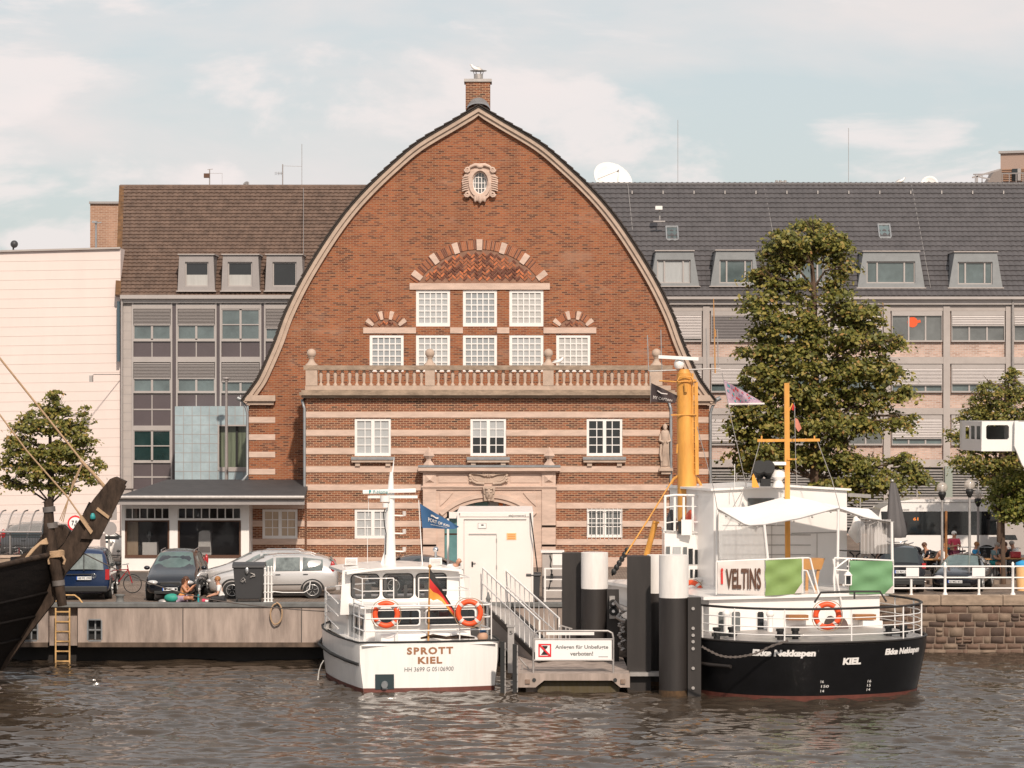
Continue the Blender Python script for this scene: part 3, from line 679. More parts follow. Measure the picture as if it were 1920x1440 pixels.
for s_ in (-1, 1):
    pts = [(915+s_*66, 924), (915+s_*90, 924), (915+s_*90, 949), (915+s_*82, 942), (915+s_*74, 934)]; b.pprism(pts if s_ > 0 else pts[::-1], D-.05, .08)
    for yy in (985, 1021, 1056)[:2]: 
        for a, c in ((793,818),(1016,1042)): b.pb(a, c, yy, yy+2.5, D-.12, .1)
b.build('portal', M['stone_band'], HALL)
seg = lambda r, n=20, cy=1059, a=43: [(915+r*math.sin(R(-a+2*a*i/n)), cy-r*math.cos(R(-a+2*a*i/n))) for i in range(n+1)]
b = MB(); b.strip(wpts(seg(134), D), wpts(seg(126), D), D-.12, D+.1); b.strip(wpts(seg(126.2), D), wpts(seg(119), D), D-.05, D+.1); b.build('archivolt', M['stone_band'], HALL)
b = MB(); b.pb(784, 1051, 872.5, 876, D-.33, .83); b.build('portal_flashing', M['zinc'], HALL)
for px in (804, 1030):
    b = MB(); c = P(px, 873, D+.15); b.lathe(c, [(.24, 0), (.2, .08), (.10, .2), (.09, .28)], 4, sm=False); b.lathe(c+Vector((0,0,.28)), [(.10, 0), (.24, .13), (.005, .5)], 4, sm=False); b.build('obelisk_finial', M['stone_band'], HALL)
b = MB()            # carved cartouche
for s_ in (-1, 1):
    b.tube([P(916+s_*35, 889, D-.08), P(916+s_*33, 896, D-.1), P(916+s_*30, 902, D-.1), P(916+s_*22, 906, D-.1), P(916+s_*8, 907, D-.1)], .06, 6)
    b.tube([P(916+s_*31, 892, D-.06), P(916+s_*27, 899, D-.09), P(916+s_*18, 903, D-.09)], .04, 6)
    b.tube([P(916, 889, D-.1), P(916+s_*7, 892, D-.1), P(916+s_*16, 889, D-.08), P(916+s_*27, 888, D-.08), P(916+s_*35, 888, D-.08)], .05, 6)
    for k in range(3): b.ball(P(916+s_*(2+4*k), 891-k, D-.08), (.06, .06, .1), 8, 6)
    for k in range(3): b.tube([P(916+s_*36, 891+5*k, D-.1), P(916+s_*32, 893+5*k, D-.13)], .05, 5)
b.pprism([(884,890),(948,890),(944,902),(934,906),(898,906),(888,902)], D-.035, .05)
b.build('cartouche', M['stone'], HALL)
b = MB(); b.pprism([(905,912),(929,912),(926,939),(908,939)], D-.3, .5)      # keystone with a face
fc = P(917, 926, D-.3); b.ball(fc, (.17, .13, .26), 14, 10); b.ball(fc+Vector((0,-.13,-.02)), (.04,.06,.09), 8, 6); b.ball(fc+Vector((0,-.1,-.14)), (.07,.04,.03), 8, 5); b.ball(fc+Vector((0,-.05,-.24)), (.07,.05,.08), 8, 5)
for s_ in (-1, 1):
    b.ball(fc+Vector((s_*.075,-.11,.075)), (.06,.04,.025), 8, 5); b.tube([fc+Vector((s_*.04,-.1,.2)), fc+Vector((s_*.14,-.05,.24)), fc+Vector((s_*.2,0,.14)), fc+Vector((s_*.18,0,0))], .05, 6)
b.build('keystone', M['stone'], HALL)
# coloured glass door
b = MB(); D = DF+.3
b.pprism([(833,1063)]+port[1:-1]+[(997,1063)], D+.04, .05, 0)
cols = [(833,885,1),(890,915,1),(918,934,3),(935,943,2),(948,997,2)]
for a, c, m_ in cols:
    pts = [(a, 1063)]
    for t in range(7):
        x = a+(c-a)*t/6; pts.append((x, 1060-math.sqrt(max(0, 119**2-(x-915)**2))))
    pts.append((c, 1063)); b.pprism(pts, D, .03, m_)
b.pb(833, 997, 1000, 1003, D-.01, .02, 4)
b.build('entrance_door', [M['zinc'], M['glass_door_teal'] if 'glass_door_teal' in M else mat('glass_door_teal', (.12,.26,.27), .2, var=.2), M['orange'], M['glass_curtain'], M['ship_wood']], HALL)
# statue in the niche
b = MB(); D = DF-.02; c = P(1247, 878, D)
b.box(c.x-.2, c.x+.2, D-.15, D+.12, c.z, c.z+.08)
b.lathe(c+Vector((0,0,.08)), [(.19, 0), (.20, .1), (.17, .5), (.15, .9), (.18, 1.2), (.19, 1.38), (.15, 1.48), (.06, 1.53), (.06, 1.58)], 16)
b.ball(c+Vector((0,-.01,1.72)), (.10,.11,.14), 12, 9); b.ball(c+Vector((0,-.1,1.64)), (.06,.05,.09), 8, 6)
for k in range(7):
    x = -.15+.05*k; b.tube([c+Vector((x*1.1,-.18,.1)), c+Vector((x*.8+.02,-.165,.6)), c+Vector((x*.6+.05,-.16,1.1))], .022, 5)
for s_ in (-1, 1): b.tube([c+Vector((s_*.17,0,1.42)), c+Vector((s_*.22,-.05,1.15)), c+Vector((s_*.06,-.22,1.08))], [.07,.06,.045], 8)
b.tube([c+Vector((-.17,-.12,1.0)), c+Vector((-.2,-.14,.6)), c+Vector((-.15,-.16,.3))], .05, 6)
b.build('statue', M['stone'], label='robed stone statue standing in the arched wall niche beside the yellow mast', cat='statue')
# ================================================================ other buildings
def tile_roof(mb, x0b, x1b, yb, zb_, x0t, x1t, yt, zt, courses, tw, m=0, lift=.05, wave=.03):
    nx = int((x1b-x0b)/tw*4); Nn = Vector((0, -(zt-zb_), (yt-yb))).normalized(); vs = []; fs = []; g = random.Random(2)
    prof = [0, .7, 1, .7]
    for c in range(courses):
        for r, (f, l) in enumerate(((0, lift), (0, lift), (1, .0))):
            t = (c+f)/courses
            for i in range(nx+1):
                u = i/nx; x = (x0b+(x1b-x0b)*u)*(1-t)+(x0t+(x1t-x0t)*u)*t
                h = l+wave*prof[i % 4]+(0.0 if r == 0 else 0)
                if r == 0: h = -.03
                p = Vector((x, yb+(yt-yb)*t, zb_+(zt-zb_)*t))+Nn*h; vs.append(p)
        base = c*3*(nx+1)
        for r in (0, 1):
            for i in range(nx): a = base+r*(nx+1)+i; fs.append((a, a+1, a+nx+2, a+nx+1))
    mb.add(vs, fs, m)
def dormer(parent, D, a, c, d, e, win, depth=3, taper=6, metal='dormer_metal', slit=1, pane='glass_teal', cols=2):
    # box dormer: front face trapezoid with a window
    b = MB(); o = [(a+taper, d), (c-taper, d), (c, e), (a, e)]
    b.wall(wpts(o, D), [rect(*win, D)], D, .25, yb=D+depth)
    b.add([P(a+taper, d, D)+Vector((0,0,0)), P(c-taper, d, D), Vector((X(c-taper, D), D+depth, Z(d, D))), Vector((X(a+taper, D), D+depth, Z(d, D)))], [(0,1,2,3)])
    o_ = b.build('dormer', M[metal], parent)
    b = MB(); b.box(X(a+taper, D)-.06, X(c-taper, D)+.06, D-.1, D+depth, Z(d, D), Z(d-2, D)); b.box(X(a, D)-.06, X(c, D)+.06, D-.08, D+.1, Z(e, D), Z(e+2, D)); b.build('dormer_trim', M['concrete_pale'], o_)
    x0, x1, z1, z0 = X(win[0], D), X(win[1], D), Z(win[2], D), Z(win[3], D); f = .06; y = D+.1; b = MB()
    b.box(x0, x0+f, y, y+.1, z0, z1); b.box(x1-f, x1, y, y+.1, z0, z1); b.box(x0+f, x1-f, y, y+.1, z1-f, z1); b.box(x0+f, x1-f, y, y+.1, z0, z0+f)
    for k in range(1, cols): x = x0+(x1-x0)*([.22, .78] if cols == 3 else [.5])[k-1]; b.box(x-.04, x+.04, y-.01, y+.08, z0+f, z1-f)
    b.box(x0+f/2, x1-f/2, y+.06, y+.09, z0+f/2, z1-f/2, 1); b.build('dormer_window', [M['light_metal'], M[pane]], o_)
    if slit == 2: b = MB(); b.box(x0+f, x1-f, y+.045, y+.062, z0+f, z0+(z1-z0)*.48); b.build('half_blind', M['glass_curtain_pale'], o_)
    return o_
# ---- left office block with brown tile roof
D = 136
OL = thing('office_block', 'grey gridded office block with mossy brown tile roof left of the brick hall', 'building', (X(400, D), D, QZ))
b = MB(); tile_roof(b, X(226, D)-.15, X(640, D), D-.35, Z(556, D), X(229, D+5.2)-.05, X(700, D), D+5.2, CAMZ+(HY-350)*(D+5.2)/F, 31, .21)
RO = b.build('roof', M['tile_brown'], OL)
mat('tile_moss', (.17,.085,.035), .85, var=.6, vs=4)
b = MB(); x = X(227, D); b.bar((x-.1, D-.35, Z(556, D)+.05), (X(229, D+5.2)-.02, D+5.2, CAMZ+(HY-350)*(D+5.2)/F+.03), .24, .1); b.build('verge_tiles', M['tile_moss'], RO)
b = MB(); zr = CAMZ+(HY-350)*(D+5.2)/F; b.cyl((X(229, D+5.2)-.1, D+5.2, zr), (X(700, D), D+5.2, zr), .1, n=8); b.build('ridge_tiles', M['tile_brown'], RO)
b = MB(); b.box(X(227, D), X(640, D), D, D+11, QZ, Z(560, D)); 
b.add([(X(227, D)+.05, D, Z(560, D)), (X(227, D)+.05, D+11, Z(560, D)), (X(229, D+5.2)+.05, D+5.2, zr-.05)], [(0,1,2)]); b.build('wall', M['concrete_pale'], OL)
b = MB(); b.pb(225, 640, 553, 560, D-.5, .45); b.pb(228, 640, 560, 568, D-.28, .2); b.cyl(P(228.5, 560, D-.3), (X(228.5, D-.3), D-.3, QZ), .05, n=8); b.build('gutter', M['light_metal'], OL)
b = MB(); b.pb(231, 247, 570, 916, D-.1, .12); b.build('corner_pier', M['concrete_pale'], OL)
b = MB()
for k in range(19): b.pb(231, 247, 586+17*k, 586.8+17*k, D-.104, .02)
b.build('pier_joint', M['office_metal'], OL)
BAY = [(250,320),(333,403),(415,487),(498,569)]
b = MB()
for a, c in BAY[:3]: b.pb(c+3, c+12, 562, 916, D-.12, .1)
build_each(b, 'mullion_pier', M['mauve_panel'], OL)
b = MB()
for a, c in BAY:
    b.pb(a-3, a, 568, 916, D-.18, .16); b.pb(c, c+3, 568, 916, D-.18, .16)
    for y0, y1 in ((570,579),(637,640),(669,679),(733,737),(798,807),(865,868)): b.pb(a, c, y0, y1, D-.17, .15)
b.build('facade_frame', M['light_metal'], OL)
def office_win(a, c, y0, y1, rows=1, pane='glass_teal'):
    b = MB(); Dq = D-.1; xm = (a+c)/2
    b.pb(a, a+2, y0, y1, Dq-.04, .1); b.pb(c-2, c, y0, y1, Dq-.04, .1); b.pb(xm-2, xm+2, y0, y1, Dq-.04, .1); b.pb(a+2, c-2, y0, y0+1.5, Dq-.04, .1); b.pb(a+2, c-2, y1-2, y1, Dq-.04, .1)
    if rows == 2: b.pb(a+2, c-2, (y0+y1)/2-1, (y0+y1)/2+1, Dq-.038, .09)
    o = b.build('window', M['light_metal'], OL); b = MB(); b.pb(a+1, c-1, y0+1, y1-1, Dq+.02, .03); b.build('pane', M[pane], o); return o
def blind(parent, D, a, c, y0, y1, m='blind', n=None, boxm='light_metal'):
    b = MB(); n = n or int((y1-y0)/2.6); h = (Z(y0, D)-Z(y1, D))/n
    for k in range(n):
        z = Z(y1, D)+h*(k+.5); b.add([(X(a, D), D-.05, z-h*.46), (X(c, D), D-.05, z-h*.46), (X(c, D), D+.01, z+h*.5), (X(a, D), D+.01, z+h*.5)], [(0,1,2,3)])
    b.pb(a, c, y1-2, y1, D-.06, .05, 1); b.pb(a, c, y0-.5, y1, D+.03, .02, 2)
    return b.build('blind', [M[m], M[boxm], M['black']], parent)
mat('blind_metal', (.34,.31,.30), .45, metal=.3)
for i, (a, c) in enumerate(BAY):
    for fy in (0, 100.5):
        if i == 2 and fy == 0: office_win(a, c, 580+fy, 637+fy, 2)
        else:
            o = office_win(a, c, 609+fy+(6 if i >= 2 else 0), 637+fy); blind(o, D-.13, a+1, c-1, 580+fy, 610+fy+(6 if i >= 2 else 0), 'blind_metal')
        b = MB(); b.pb(a, c, 640+fy, 669+fy-(2 if fy else 0), D-.08, .05, 0); b.pb((a+c)/2-1, (a+c)/2+1, 640+fy, 669+fy, D-.1, .03, 1); b.build('spandrel_panel', [M['mauve_panel'], M['light_metal']], OL)
    b = MB(); b.pb(a, c, 769, 798, D-.08, .05, 0); b.pb((a+c)/2-1, (a+c)/2+1, 769, 798, D-.1, .03, 1); b.pb(a, c, 766.5, 769, D-.11, .06, 1); b.build('spandrel_panel', [M['mauve_panel'], M['light_metal']], OL)
    if i == 0:
        office_win(a, c, 807, 865, 2, 'glass_teal_dark' if 'glass_teal_dark' in M else (mat('glass_teal_dark', (.02,.045,.045), .07, spec=.9, var=.5, vs=1) and 'glass_teal_dark'))
        for y0, y1 in ((868,893),(896,918)): b = MB(); b.pb(a, c, y0, y1, D-.08, .05, 0); b.pb((a+c)/2-1, (a+c)/2+1, y0, y1, D-.1, .03, 1); b.pb(a, c, y1, y1+3, D-.11, .06, 1); b.build('spandrel_panel', [M['mauve_panel'], M['light_metal']], OL)
for (a, c), w_ in zip(((333,403),(415,487),(497,569)), ((347,391),(427,473),(511,556))):
    dormer(OL, D-.35, a, c, 478, 545, (w_[0], w_[1], 491, 537), depth=3.2, taper=3, metal='office_metal', pane='glass_dark', cols=1, slit=1 if a == 497 else 2)
b = MB(); c = P(596, 438, D+3.2); b.box(c.x-.22, c.x+.22, c.y-.1, c.y+.25, c.z-.25, c.z+.2); b.build('skylight', M['galv'], RO)
b = MB(); b.tube([P(569, 352, D+4.8), P(569, 476, D-.1)], .014, 4); b.build('lightning_wire', M['galv'], RO)
# blue tiled oriel
DO = 131.2; b = MB(); hl = rect(408, 465, 797, 882, DO); b.wall(wpts([(328,762),(469,762),(469,920),(328,920)], DO), [hl], DO, .5, yb=136); b.build('oriel', M['blue_tile'], OL)
b = MB()
for k in range(1, 9): 
    x = 328+16.1*k
    if x < 406: b.pb(x-.5, x+.5, 762, 918, DO-.006, .02)
    else: b.pb(x-.5, x+.5, 762, 797, DO-.006, .02); b.pb(x-.5, x+.5, 884, 918, DO-.006, .02)
for k in range(1, 9):
    y = 762+17.4*k; b.pb(328, 466 if (y < 797 or y > 882) else 408, y-.5, y+.5, DO-.005, .02)
b.build('oriel_joints', M['office_metal'], OL)
b = MB(); b.pb(408, 411, 797, 882, DO-.03, .3); b.pb(411, 466, 876, 884, DO-.05, .3); b.pb(411, 466, 797, 799, DO-.02, .3)
b.pb(442, 446, 799, 876, DO+.25, .06, 2); b.pb(411, 466, 799, 876, DO+.34, .03, 1); b.build('oriel_window', [M['light_metal'], mat('glass_green', (.16,.19,.13), .15, var=.6, vs=1.5, stretch=(5,1,.3)), M['black']], OL)
# ---- pale panelled block, far left, and tan brick block behind
D = 136.3
T = thing('panelled_block', 'windowless cream panelled building behind the parking area on the far left', 'building', (X(60, D), D, QZ))
b = MB(); A = [(-260,478),(226,465),(226,1030),(-260,1030)]; b.wall(wpts(A, D), [], D, yb=D+14); b.build('wall', M['panel_wall'], T)
mat('panel_joint', (.58,.49,.45), .9)
b = MB()
for k in range(31):
    y = 487+17.55*k; b.bar(P(-260, y+7.5, D-.001), P(226, y, D-.001), .012, .022)
b.build('panel_joints', M['panel_joint'], T)
b = MB(); b.bar(P(-260, 478, D), P(226, 465, D), .3, .08); b.build('coping', M['concrete_pale'], T)
b = MB(); b.tube([P(227, 702, D-.3), P(176, 702, D-2.5), P(172, 706, D-2.6)], .02, 5); b.box(X(168, D-2.6), X(174, D-2.6), D-2.75, D-2.45, Z(716, D-2.6), Z(704, D-2.6)); b.build('flood_light', M['galv'], label='small flood light on a bracket arm against the cream panelled wall', cat='flood light')
b = MB(); c = P(25, 478, D+.3); b.cyl(c-Vector((0,0,.5)), c+Vector((0,0,.35)), .04, n=8); b.ball(c+Vector((.05,-.05,.5)), .18, 10, 8); b.build('dome_camera', M['plastic_dark'], label='dark dome camera on the parapet of the cream panelled building', cat='camera')
b = MB(); Dd = 135.9; b.bar(P(222.5, 565, Dd), P(222.5, 678, Dd), .12, .2); b.build('blue_sign_edge', mat('sign_edge', (.05,.085,.11), .5), label='narrow blue sign seen edge-on at the joint of the cream and grey buildings', cat='sign')
D = 165
T = thing('tan_brick_block', 'tan brick block rising behind the cream panelled building', 'building', (X(200, D), D, QZ))
b = MB(); b.box(X(169, D), X(330, D), D, D+10, QZ, Z(382, D)); b.build('wall', M['brick_tan'], T)
b = MB(); b.box(X(167.5, D), X(330, D), D-.15, D+10.1, Z(382, D), Z(378, D)); b.build('coping', M['office_metal'], T)
b = MB(); D = 150; b.cyl(P(180, 470, D)-Vector((0,0,3)), P(180, 418, D), .07, .05, n=8); b.bar(P(180, 418, D), P(190, 417, D), .06); b.box(X(173, D), X(182, D), D-.15, D+.15, Z(418, D), Z(414.5, D)); b.build('roof_lamp', M['zinc'], label='tall roof lamp post in front of the tan brick block', cat='lamp post')
# ---- low white annex with dark lean-to roof
D = 119
T = thing('white_annex', 'low white annex with two shop windows under a dark lean-to roof', 'building', (X(345, D), D, QZ))
wl, wr = (234,318,952,1046), (333,452,952,1046)
b = MB(); b.wall(wpts([(228,932),(467,932),(467,1072),(228,1072)], D), [rect(*wl, D), rect(*wr, D)], D, .3, yb=D+6); b.build('wall', M['white'], T)
b = MB(); b.pb(228, 467, 1070, 1078, D-.06, .1); b.build('plinth', M['concrete_pale'], T)
for (a, c, d, e), n in ((wl, 6), (wr, 8)):
    b = MB(); b.pb(a, a+2, d, e, D+.05, .15, 0); b.pb(c-2, c, d, e, D+.05, .15, 0); b.pb(a-1, c+1, 972, 975.5, D-.02, .2, 0); b.pb(a+2, c-2, d, d+1.5, D+.05, .12, 0)
    for k in range(1, n): x = a+(c-a)*k/n; b.pb(x-.9, x+.9, d, 972, D+.06, .1, 0)
    b.pb(a, c, 1041, 1046, D-.04, .25, 1); b.pb(a+.5, a+3.5, 975.5, 1041, D+.03, .15, 1); b.pb(c-3.5, c-.5, 975.5, 1041, D+.03, .15, 1); b.pb(a+3, c-3, 975.5, 978, D+.035, .1, 1)
    for s_ in (0, 1):    # rounded top corners
        x0 = a-.5 if s_ == 0 else c+.5; q = 8 if s_ == 0 else -8
        b.pprism([(x0, d-1), (x0+q, d-1), (x0+q*.45, d+1.2), (x0+q*.12, d+4), (x0, d+8)], D-.012, .05, 2)
    o = b.build('shop_window', [M['white'], M['wood_dark'] if 'wood_dark' in M else mat('wood_dark', (.10,.045,.025), .6), M['white']], T)
    b = MB(); b.pb(a+1, c-1, d, e, D+.22, .03); b.build('pane', M['shop_glass'] if 'shop_glass' in M else mat('shop_glass', (.02,.02,.022), .04, alpha=.22, spec=.7), o)
b = MB(); b.box(X(229, D)+.1, X(466, D)-.1, D+4, D+4.1, QZ+.1, Z(934, D), 0); b.box(X(229, D)+.1, X(466, D)-.1, D+.35, D+4, QZ+.35, QZ+.4, 0); b.build('interior_back_wall', M['blind_dark'], T)
b = MB(); b.pb(267, 294, 1017, 1043, D+.5, .6, 0); b.build('display_plinth', M['white'], T)
b = MB(); c = P(280, 1017, D+.75); b.lathe(c, [(.12,0),(.04,.1),(.12,.25),(.13,.35),(.05,.45)], 12); b.build('bust', M['glass_grey'], T)
b = MB(); b.pprism([(371,1043),(373,998),(378,995),(391,995),(394,998),(396,1043)], D+.6, .4); b.build('display_cabinet', M['white'], T)
b = MB(); b.pb(373, 394, 1025, 1035, D+.57, .03); b.build('cabinet_grille', M['office_metal'], T)
b = MB(); b.pb(235, 259, 976, 1043, D+.6, .05, 0); b.build('curtain', M['glass_cream'], T)
b = MB(); yb_, zb_ = 117.6, Z(931.5, 117.6); yt, zt = 124.98, Z(899, 124.98)
x0, x1, xc = X(217, 117.6), X(571, 117.6), X(467, 125)
b.add([(x0,yb_,zb_),(x1,yb_,zb_),(-8.62,yt,zt),(x0+1.2,yt,zt),(x0,yb_,zb_-.14),(x1,yb_,zb_-.14),(-8.62,yt,zt-.14),(x0+1.2,yt,zt-.14)], [(0,1,2,3),(7,6,5,4),(0,4,5,1),(1,5,6,2),(0,3,7,4)])
b.build('lean_to_roof', M['tarpaper'], T)
b = MB(); b.cyl((x0-.02, yb_-.08, zb_-.02), (x1, yb_-.08, zb_-.02), .085, n=8, m=0); b.box(x0, x1, yb_+.02, yb_+.06, zb_-.32, zb_-.12, 1); b.build('gutter', [M['galv'], M['office_metal']], T)
b = MB()
for px in (265, 323, 368, 415, 459, 497, 536): b.pb(px-4, px+4, 935.5, 941, 117.75, 1.25)
build_each(b, 'rafter_end', M['white'], T)
b = MB(); b.box(X(218, 118), X(570, 118), 117.75, 121, Z(935.4, 117.7), Z(935, 117.7)+.02); b.build('soffit', M['wood_dark'], T)
D = 120.6; b = MB(); W3 = (492,558,955,1010); b.wall(wpts([(467,934),(571,934),(571,1064),(467,1064)], D), [rect(*W3, D)], D, .2, yb=D+4.4); o3 = b.build('striped_wall', M['brick_low'], HALL)
b = MB()
for y in (943, 976, 1010, 1045):
    e = y+11 if y < 1040 else 1063
    for a, c in (((467,492),(558,571)) if y == 976 else ((467,571),)): b.pb(a, c, y, e, D-.03, .05)
build_each(b, 'stone_band', M['stone_band'], HALL)
window(HALL, D, *W3, 4, 3, pane='glass_cream', fr=.1, bar=.035, mull=.14)
# ---- right office block
D = 150
OR = thing('long_office_block', 'long office block with dark grey tile roof, dormers and pale brick panels on the right', 'building', (X(1600, D), D, QZ))
ze, zr = Z(556, D), CAMZ+(HY-346)*(D+6)/F
xl, xr = X(1040, D), X(2160, D)
b = MB(); tile_roof(b, xl, xr, D-.5, ze, xl, xr, D+6, zr, 23, .30, lift=.045, wave=.035); RR = b.build('roof', M['tile_grey'], OR)
b = MB(); b.cyl((xl, D+6, zr), (xr, D+6, zr), .11, n=8)
for k in range(110): x = xl+k*.28+.1; b.cyl((x, D+6, zr), (x+.1, D+6, zr), .135, n=8)
b.build('ridge_tiles', M['tile_grey'], RR)
b = MB()
for k in range(14): c = P(1185+58*k, 362, D+5.5); b.box(c.x-.03, c.x+.03, c.y-.15, c.y, c.z-.05, c.z+.12)
build_each(b, 'snow_hook', M['galv'], RR)
b = MB()
for p_ in ((1177,345,1186,432),(1432,348,1450,440),(1709,347,1745,540)): b.tube([P(p_[0], p_[1], D+5.9), P(p_[2], p_[3], D+5.9-(p_[3]-345)/210*6.4-.05)], .02, 4)
build_each(b, 'lightning_wire', M['galv'], RR)
b = MB(); b.pb(1040, 2160, 556, 561, D-.6, .5); b.pb(1040, 2160, 561, 571, D-.35, .5); b.pb(1040, 2160, 571, 574, D-.1, .3); b.build('gutter', M['light_metal'], OR)
b = MB(); b.pb(1040, 2160, 571, 1010, D, 11.5); b.build('wall', M['brick_pale'], OR)
b = MB()
piers = [1092,1205,1318,1431,1544,1657,1769,1886]
for px in piers: b.pb(px, px+12.5, 574, 1000, D-.22, .2)
for px in (2000, 2113): b.pb(px, px+12.5, 574, 1000, D-.22, .2)
b.pb(1040, 2160, 574, 583, D-.16, .15)
for y0, y1 in ((669,682),(765,777),(862,876)): b.pb(1040, 2160, y0, y1, D-.2, .18)
b.build('facade_frame', M['concrete_pale'], OR)
b = MB(); b.cyl(P(1899, 560, D-.35), (X(1899, D-.35), D-.35, QZ), .06, n=8); b.build('downpipe', M['galv'], OR)
pl = [1105,1218,1331,1444,1557,1670,1782,1899,2013]; pr = [1205,1318,1431,1544,1657,1769,1886,2000,2113]
gr = random.Random(11)
bl = {(5,0):0, (6,0):.42, (5,1):.75, (6,1):.7, (5,2):.80, (4,2):.45, (6,2):.75, (1,0):.95, (2,0):1.0, (2,1):.7, (1,1):.8, (2,2):.95}
for i, (a, c) in enumerate(zip(pl, pr)):
    for j, y0 in enumerate((583,682,777)):
        y1 = y0+(57 if j == 0 else 53 if j == 1 else 57); a2, c2 = a+2, c-2
        b = MB(); b.pb(a2, c2, y0, y0+9, D-.15, .13); b.pb(a2, c2, y1-2, y1+1, D-.17, .15); b.pb(a2, a2+1.5, y0+9, y1-2, D-.14, .12); b.pb(c2-1.5, c2, y0+9, y1-2, D-.14, .12)
        for k in (1, 2): x = a2+(c2-a2)*k/3; b.pb(x-1.5, x+1.5, y0+9, y1-2, D-.10, .08)
        o = b.build('window', M['light_metal'], OR)
        b = MB(); b.pb(a2+1, c2-1, y0+9, y1-2, D-.04, .03); b.build('pane', M[gr.choice(['glass_grey','glass_grey','glass_teal'])], o)
        f = bl.get((i, j), gr.choice([.4,.6,.8,.9]))
        if f: blind(o, D-.13, a2+1.5, c2-1.5, y0+9, y0+9+(y1-y0-11)*f, 'blind_dark' if (i, j) == (2, 0) else 'blind', n=int(16*f))
b = MB()                         # orange sticker seen in the unshaded window
c = P(1711, 604, D-.06); b.cyl(c, c+Vector((0,.015,0)), .27, n=20); b.bar(P(1716, 604, D-.055), P(1726, 602, D-.055), .02, .14); b.build('window_sticker', mat('sticker', (.75,.10,.02), .5), OR)
for a, c in zip(pl, pr):         # ground floor louvres
    b = MB(); n = 22
    for k in range(n): y = 880+5.0*k; b.add([P(a, y+3.6, D-.16), P(c, y+3.6, D-.16), P(c, y, D-.06), P(a, y, D-.06)], [(0,1,2,3)], 0)
    b.pb((a+c)/2-1, (a+c)/2+1, 878, 1000, D-.2, .05, 0); b.pb(a, c, 877, 1000, D-.03, .02, 1); b.build('louvre_panel', [M['galv'], M['black']], OR)
b = MB(); b.pb(1772, 1786, 874, 1000, D-.4, .3); b.build('green_pier', mat('sage', (.28,.31,.27), .7), OR)
for (a, c, d, e), wn_, cc in (((1219,1311,471,536),(1232,1295,487,531),3),((1332,1425,470,536),(1349,1411,487,531),3),((1470,1565,470,536),(1490,1545,488,531),3),((1608,1734,472,539),(1625,1716,490,531),3),((1779,1880,473,539),(1796,1861,491,533),3)):
    dormer(OR, D-.1, a, c, d, e, wn_, depth=4, taper=11, pane='glass_curtain' if a == 1219 else 'glass_teal', cols=cc)
for px, py in ((1260,440),(1658,436)):
    b = MB(); k = D-.5+6.5*(556-py)/(556-346); c = P(px, py, k); nn = Vector((0,-.72,.69)); uu = Vector((0,.69,.72)); 
    for s_ in (-1, 1): b.bar(c+Vector((s_*.3,0,0))-uu*.5+nn*.12, c+Vector((s_*.3,0,0))+uu*.5+nn*.12, .07, .1)
    for t in (-.5, .5): b.bar(c+Vector((-.3,0,0))+uu*t+nn*.12, c+Vector((.3,0,0))+uu*t+nn*.12, .09, .1)
    o = b.build('skylight', M['zinc'], RR)
    b = MB(); q = [c+Vector((s_*.28,0,0))+uu*t+nn*.1 for s_, t in ((-1,-.46),(1,-.46),(1,.46),(-1,.46))]; b.add(q, [(0,1,2,3)]); b.build('pane', M['glass_teal'], o)
def dish(px, py, D, r, label, tilt=(-.5,-.7,.5), m='white'):
    T = thing('satellite_dish', label, 'satellite dish', P(px, py, D)); c = P(px, py, D); d = Vector(tilt).normalized(); a = d.cross(Vector((0,0,1))).normalized(); u = a.cross(d)
    b = MB(); n = 24; vs = [c]; K_ = 5
    for k in range(1, K_+1):
        rr = r*k/K_; vs += [c+(a*math.cos(6.2832*i/n)+u*math.sin(6.2832*i/n))*rr+d*(.32*r*(k/K_)**2) for i in range(n)]
    fs = [(0, 1+i, 1+(i+1) % n) for i in range(n)]+[(1+(k-1)*n+i, 1+k*n+i, 1+k*n+(i+1) % n, 1+(k-1)*n+(i+1) % n) for k in range(1, K_) for i in range(n)]
    b.add(vs, fs, 0, True); o = b.build('reflector', M[m], T); sm = o.modifiers.new('thick', 'SOLIDIFY'); sm.thickness = .03
    b = MB(); f = c+d*r*.95; b.tube([c-u*r*.9+d*r*.26, f], .02, 5); b.tube([c+a*r*.8+d*r*.26, f], .015, 5); b.cyl(f-d*.08, f+d*.05, .05, n=8); b.build('feed_arm', M['galv'], T)
    b = MB(); b.cyl(c-Vector((0,0,r+.9)), c-d*.05, .05, n=8); b.build('mast', M['galv'], T); return T
dish(1145, 343, 157, 1.12, 'big white satellite dish behind the ridge right of the gable', (.35,-.75,.55))
dish(1743, 347, 157.5, .47, 'small pale dish peeping over the right roof ridge', (-.2,-.8,.3))
dish(463, 348, 143, .2, 'tiny grey dish on the left roof ridge', (-.5,-.7,.3), 'galv')
for px, D_, z1, lab in ((1271,158,225,'thin rod antenna on the right roof, nearer the gable'),(1591,158,240,'thin rod antenna on the right roof above the tall tree'),(566,143,270,'thin rod antenna on the left roof beside the television aerial')):
    b = MB(); b.cyl(P(px, 352, D_), P(px, z1, D_), .014, n=5); b.build('rod_antenna', M['galv'], label=lab, cat='antenna')
T = thing('television_aerial', 'television aerial with cross bars on the left roof ridge', 'antenna', P(530, 350, 141.5)); b = MB(); D_ = 141.5
b.cyl(P(530, 352, D_), P(530, 308, D_), .03, n=6); b.bar(P(514, 348, D_), P(567, 347, D_), .03); b.bar(P(520, 325, D_), P(530, 325, D_), .02); b.bar(P(530, 311, D_), P(566, 312, D_), .015)
for k in range(5): b.bar(P(516+3*k, 322, D_-.3), P(516+3*k, 328, D_+.3), .015)
b.build('aerial', M['office_metal'], T)
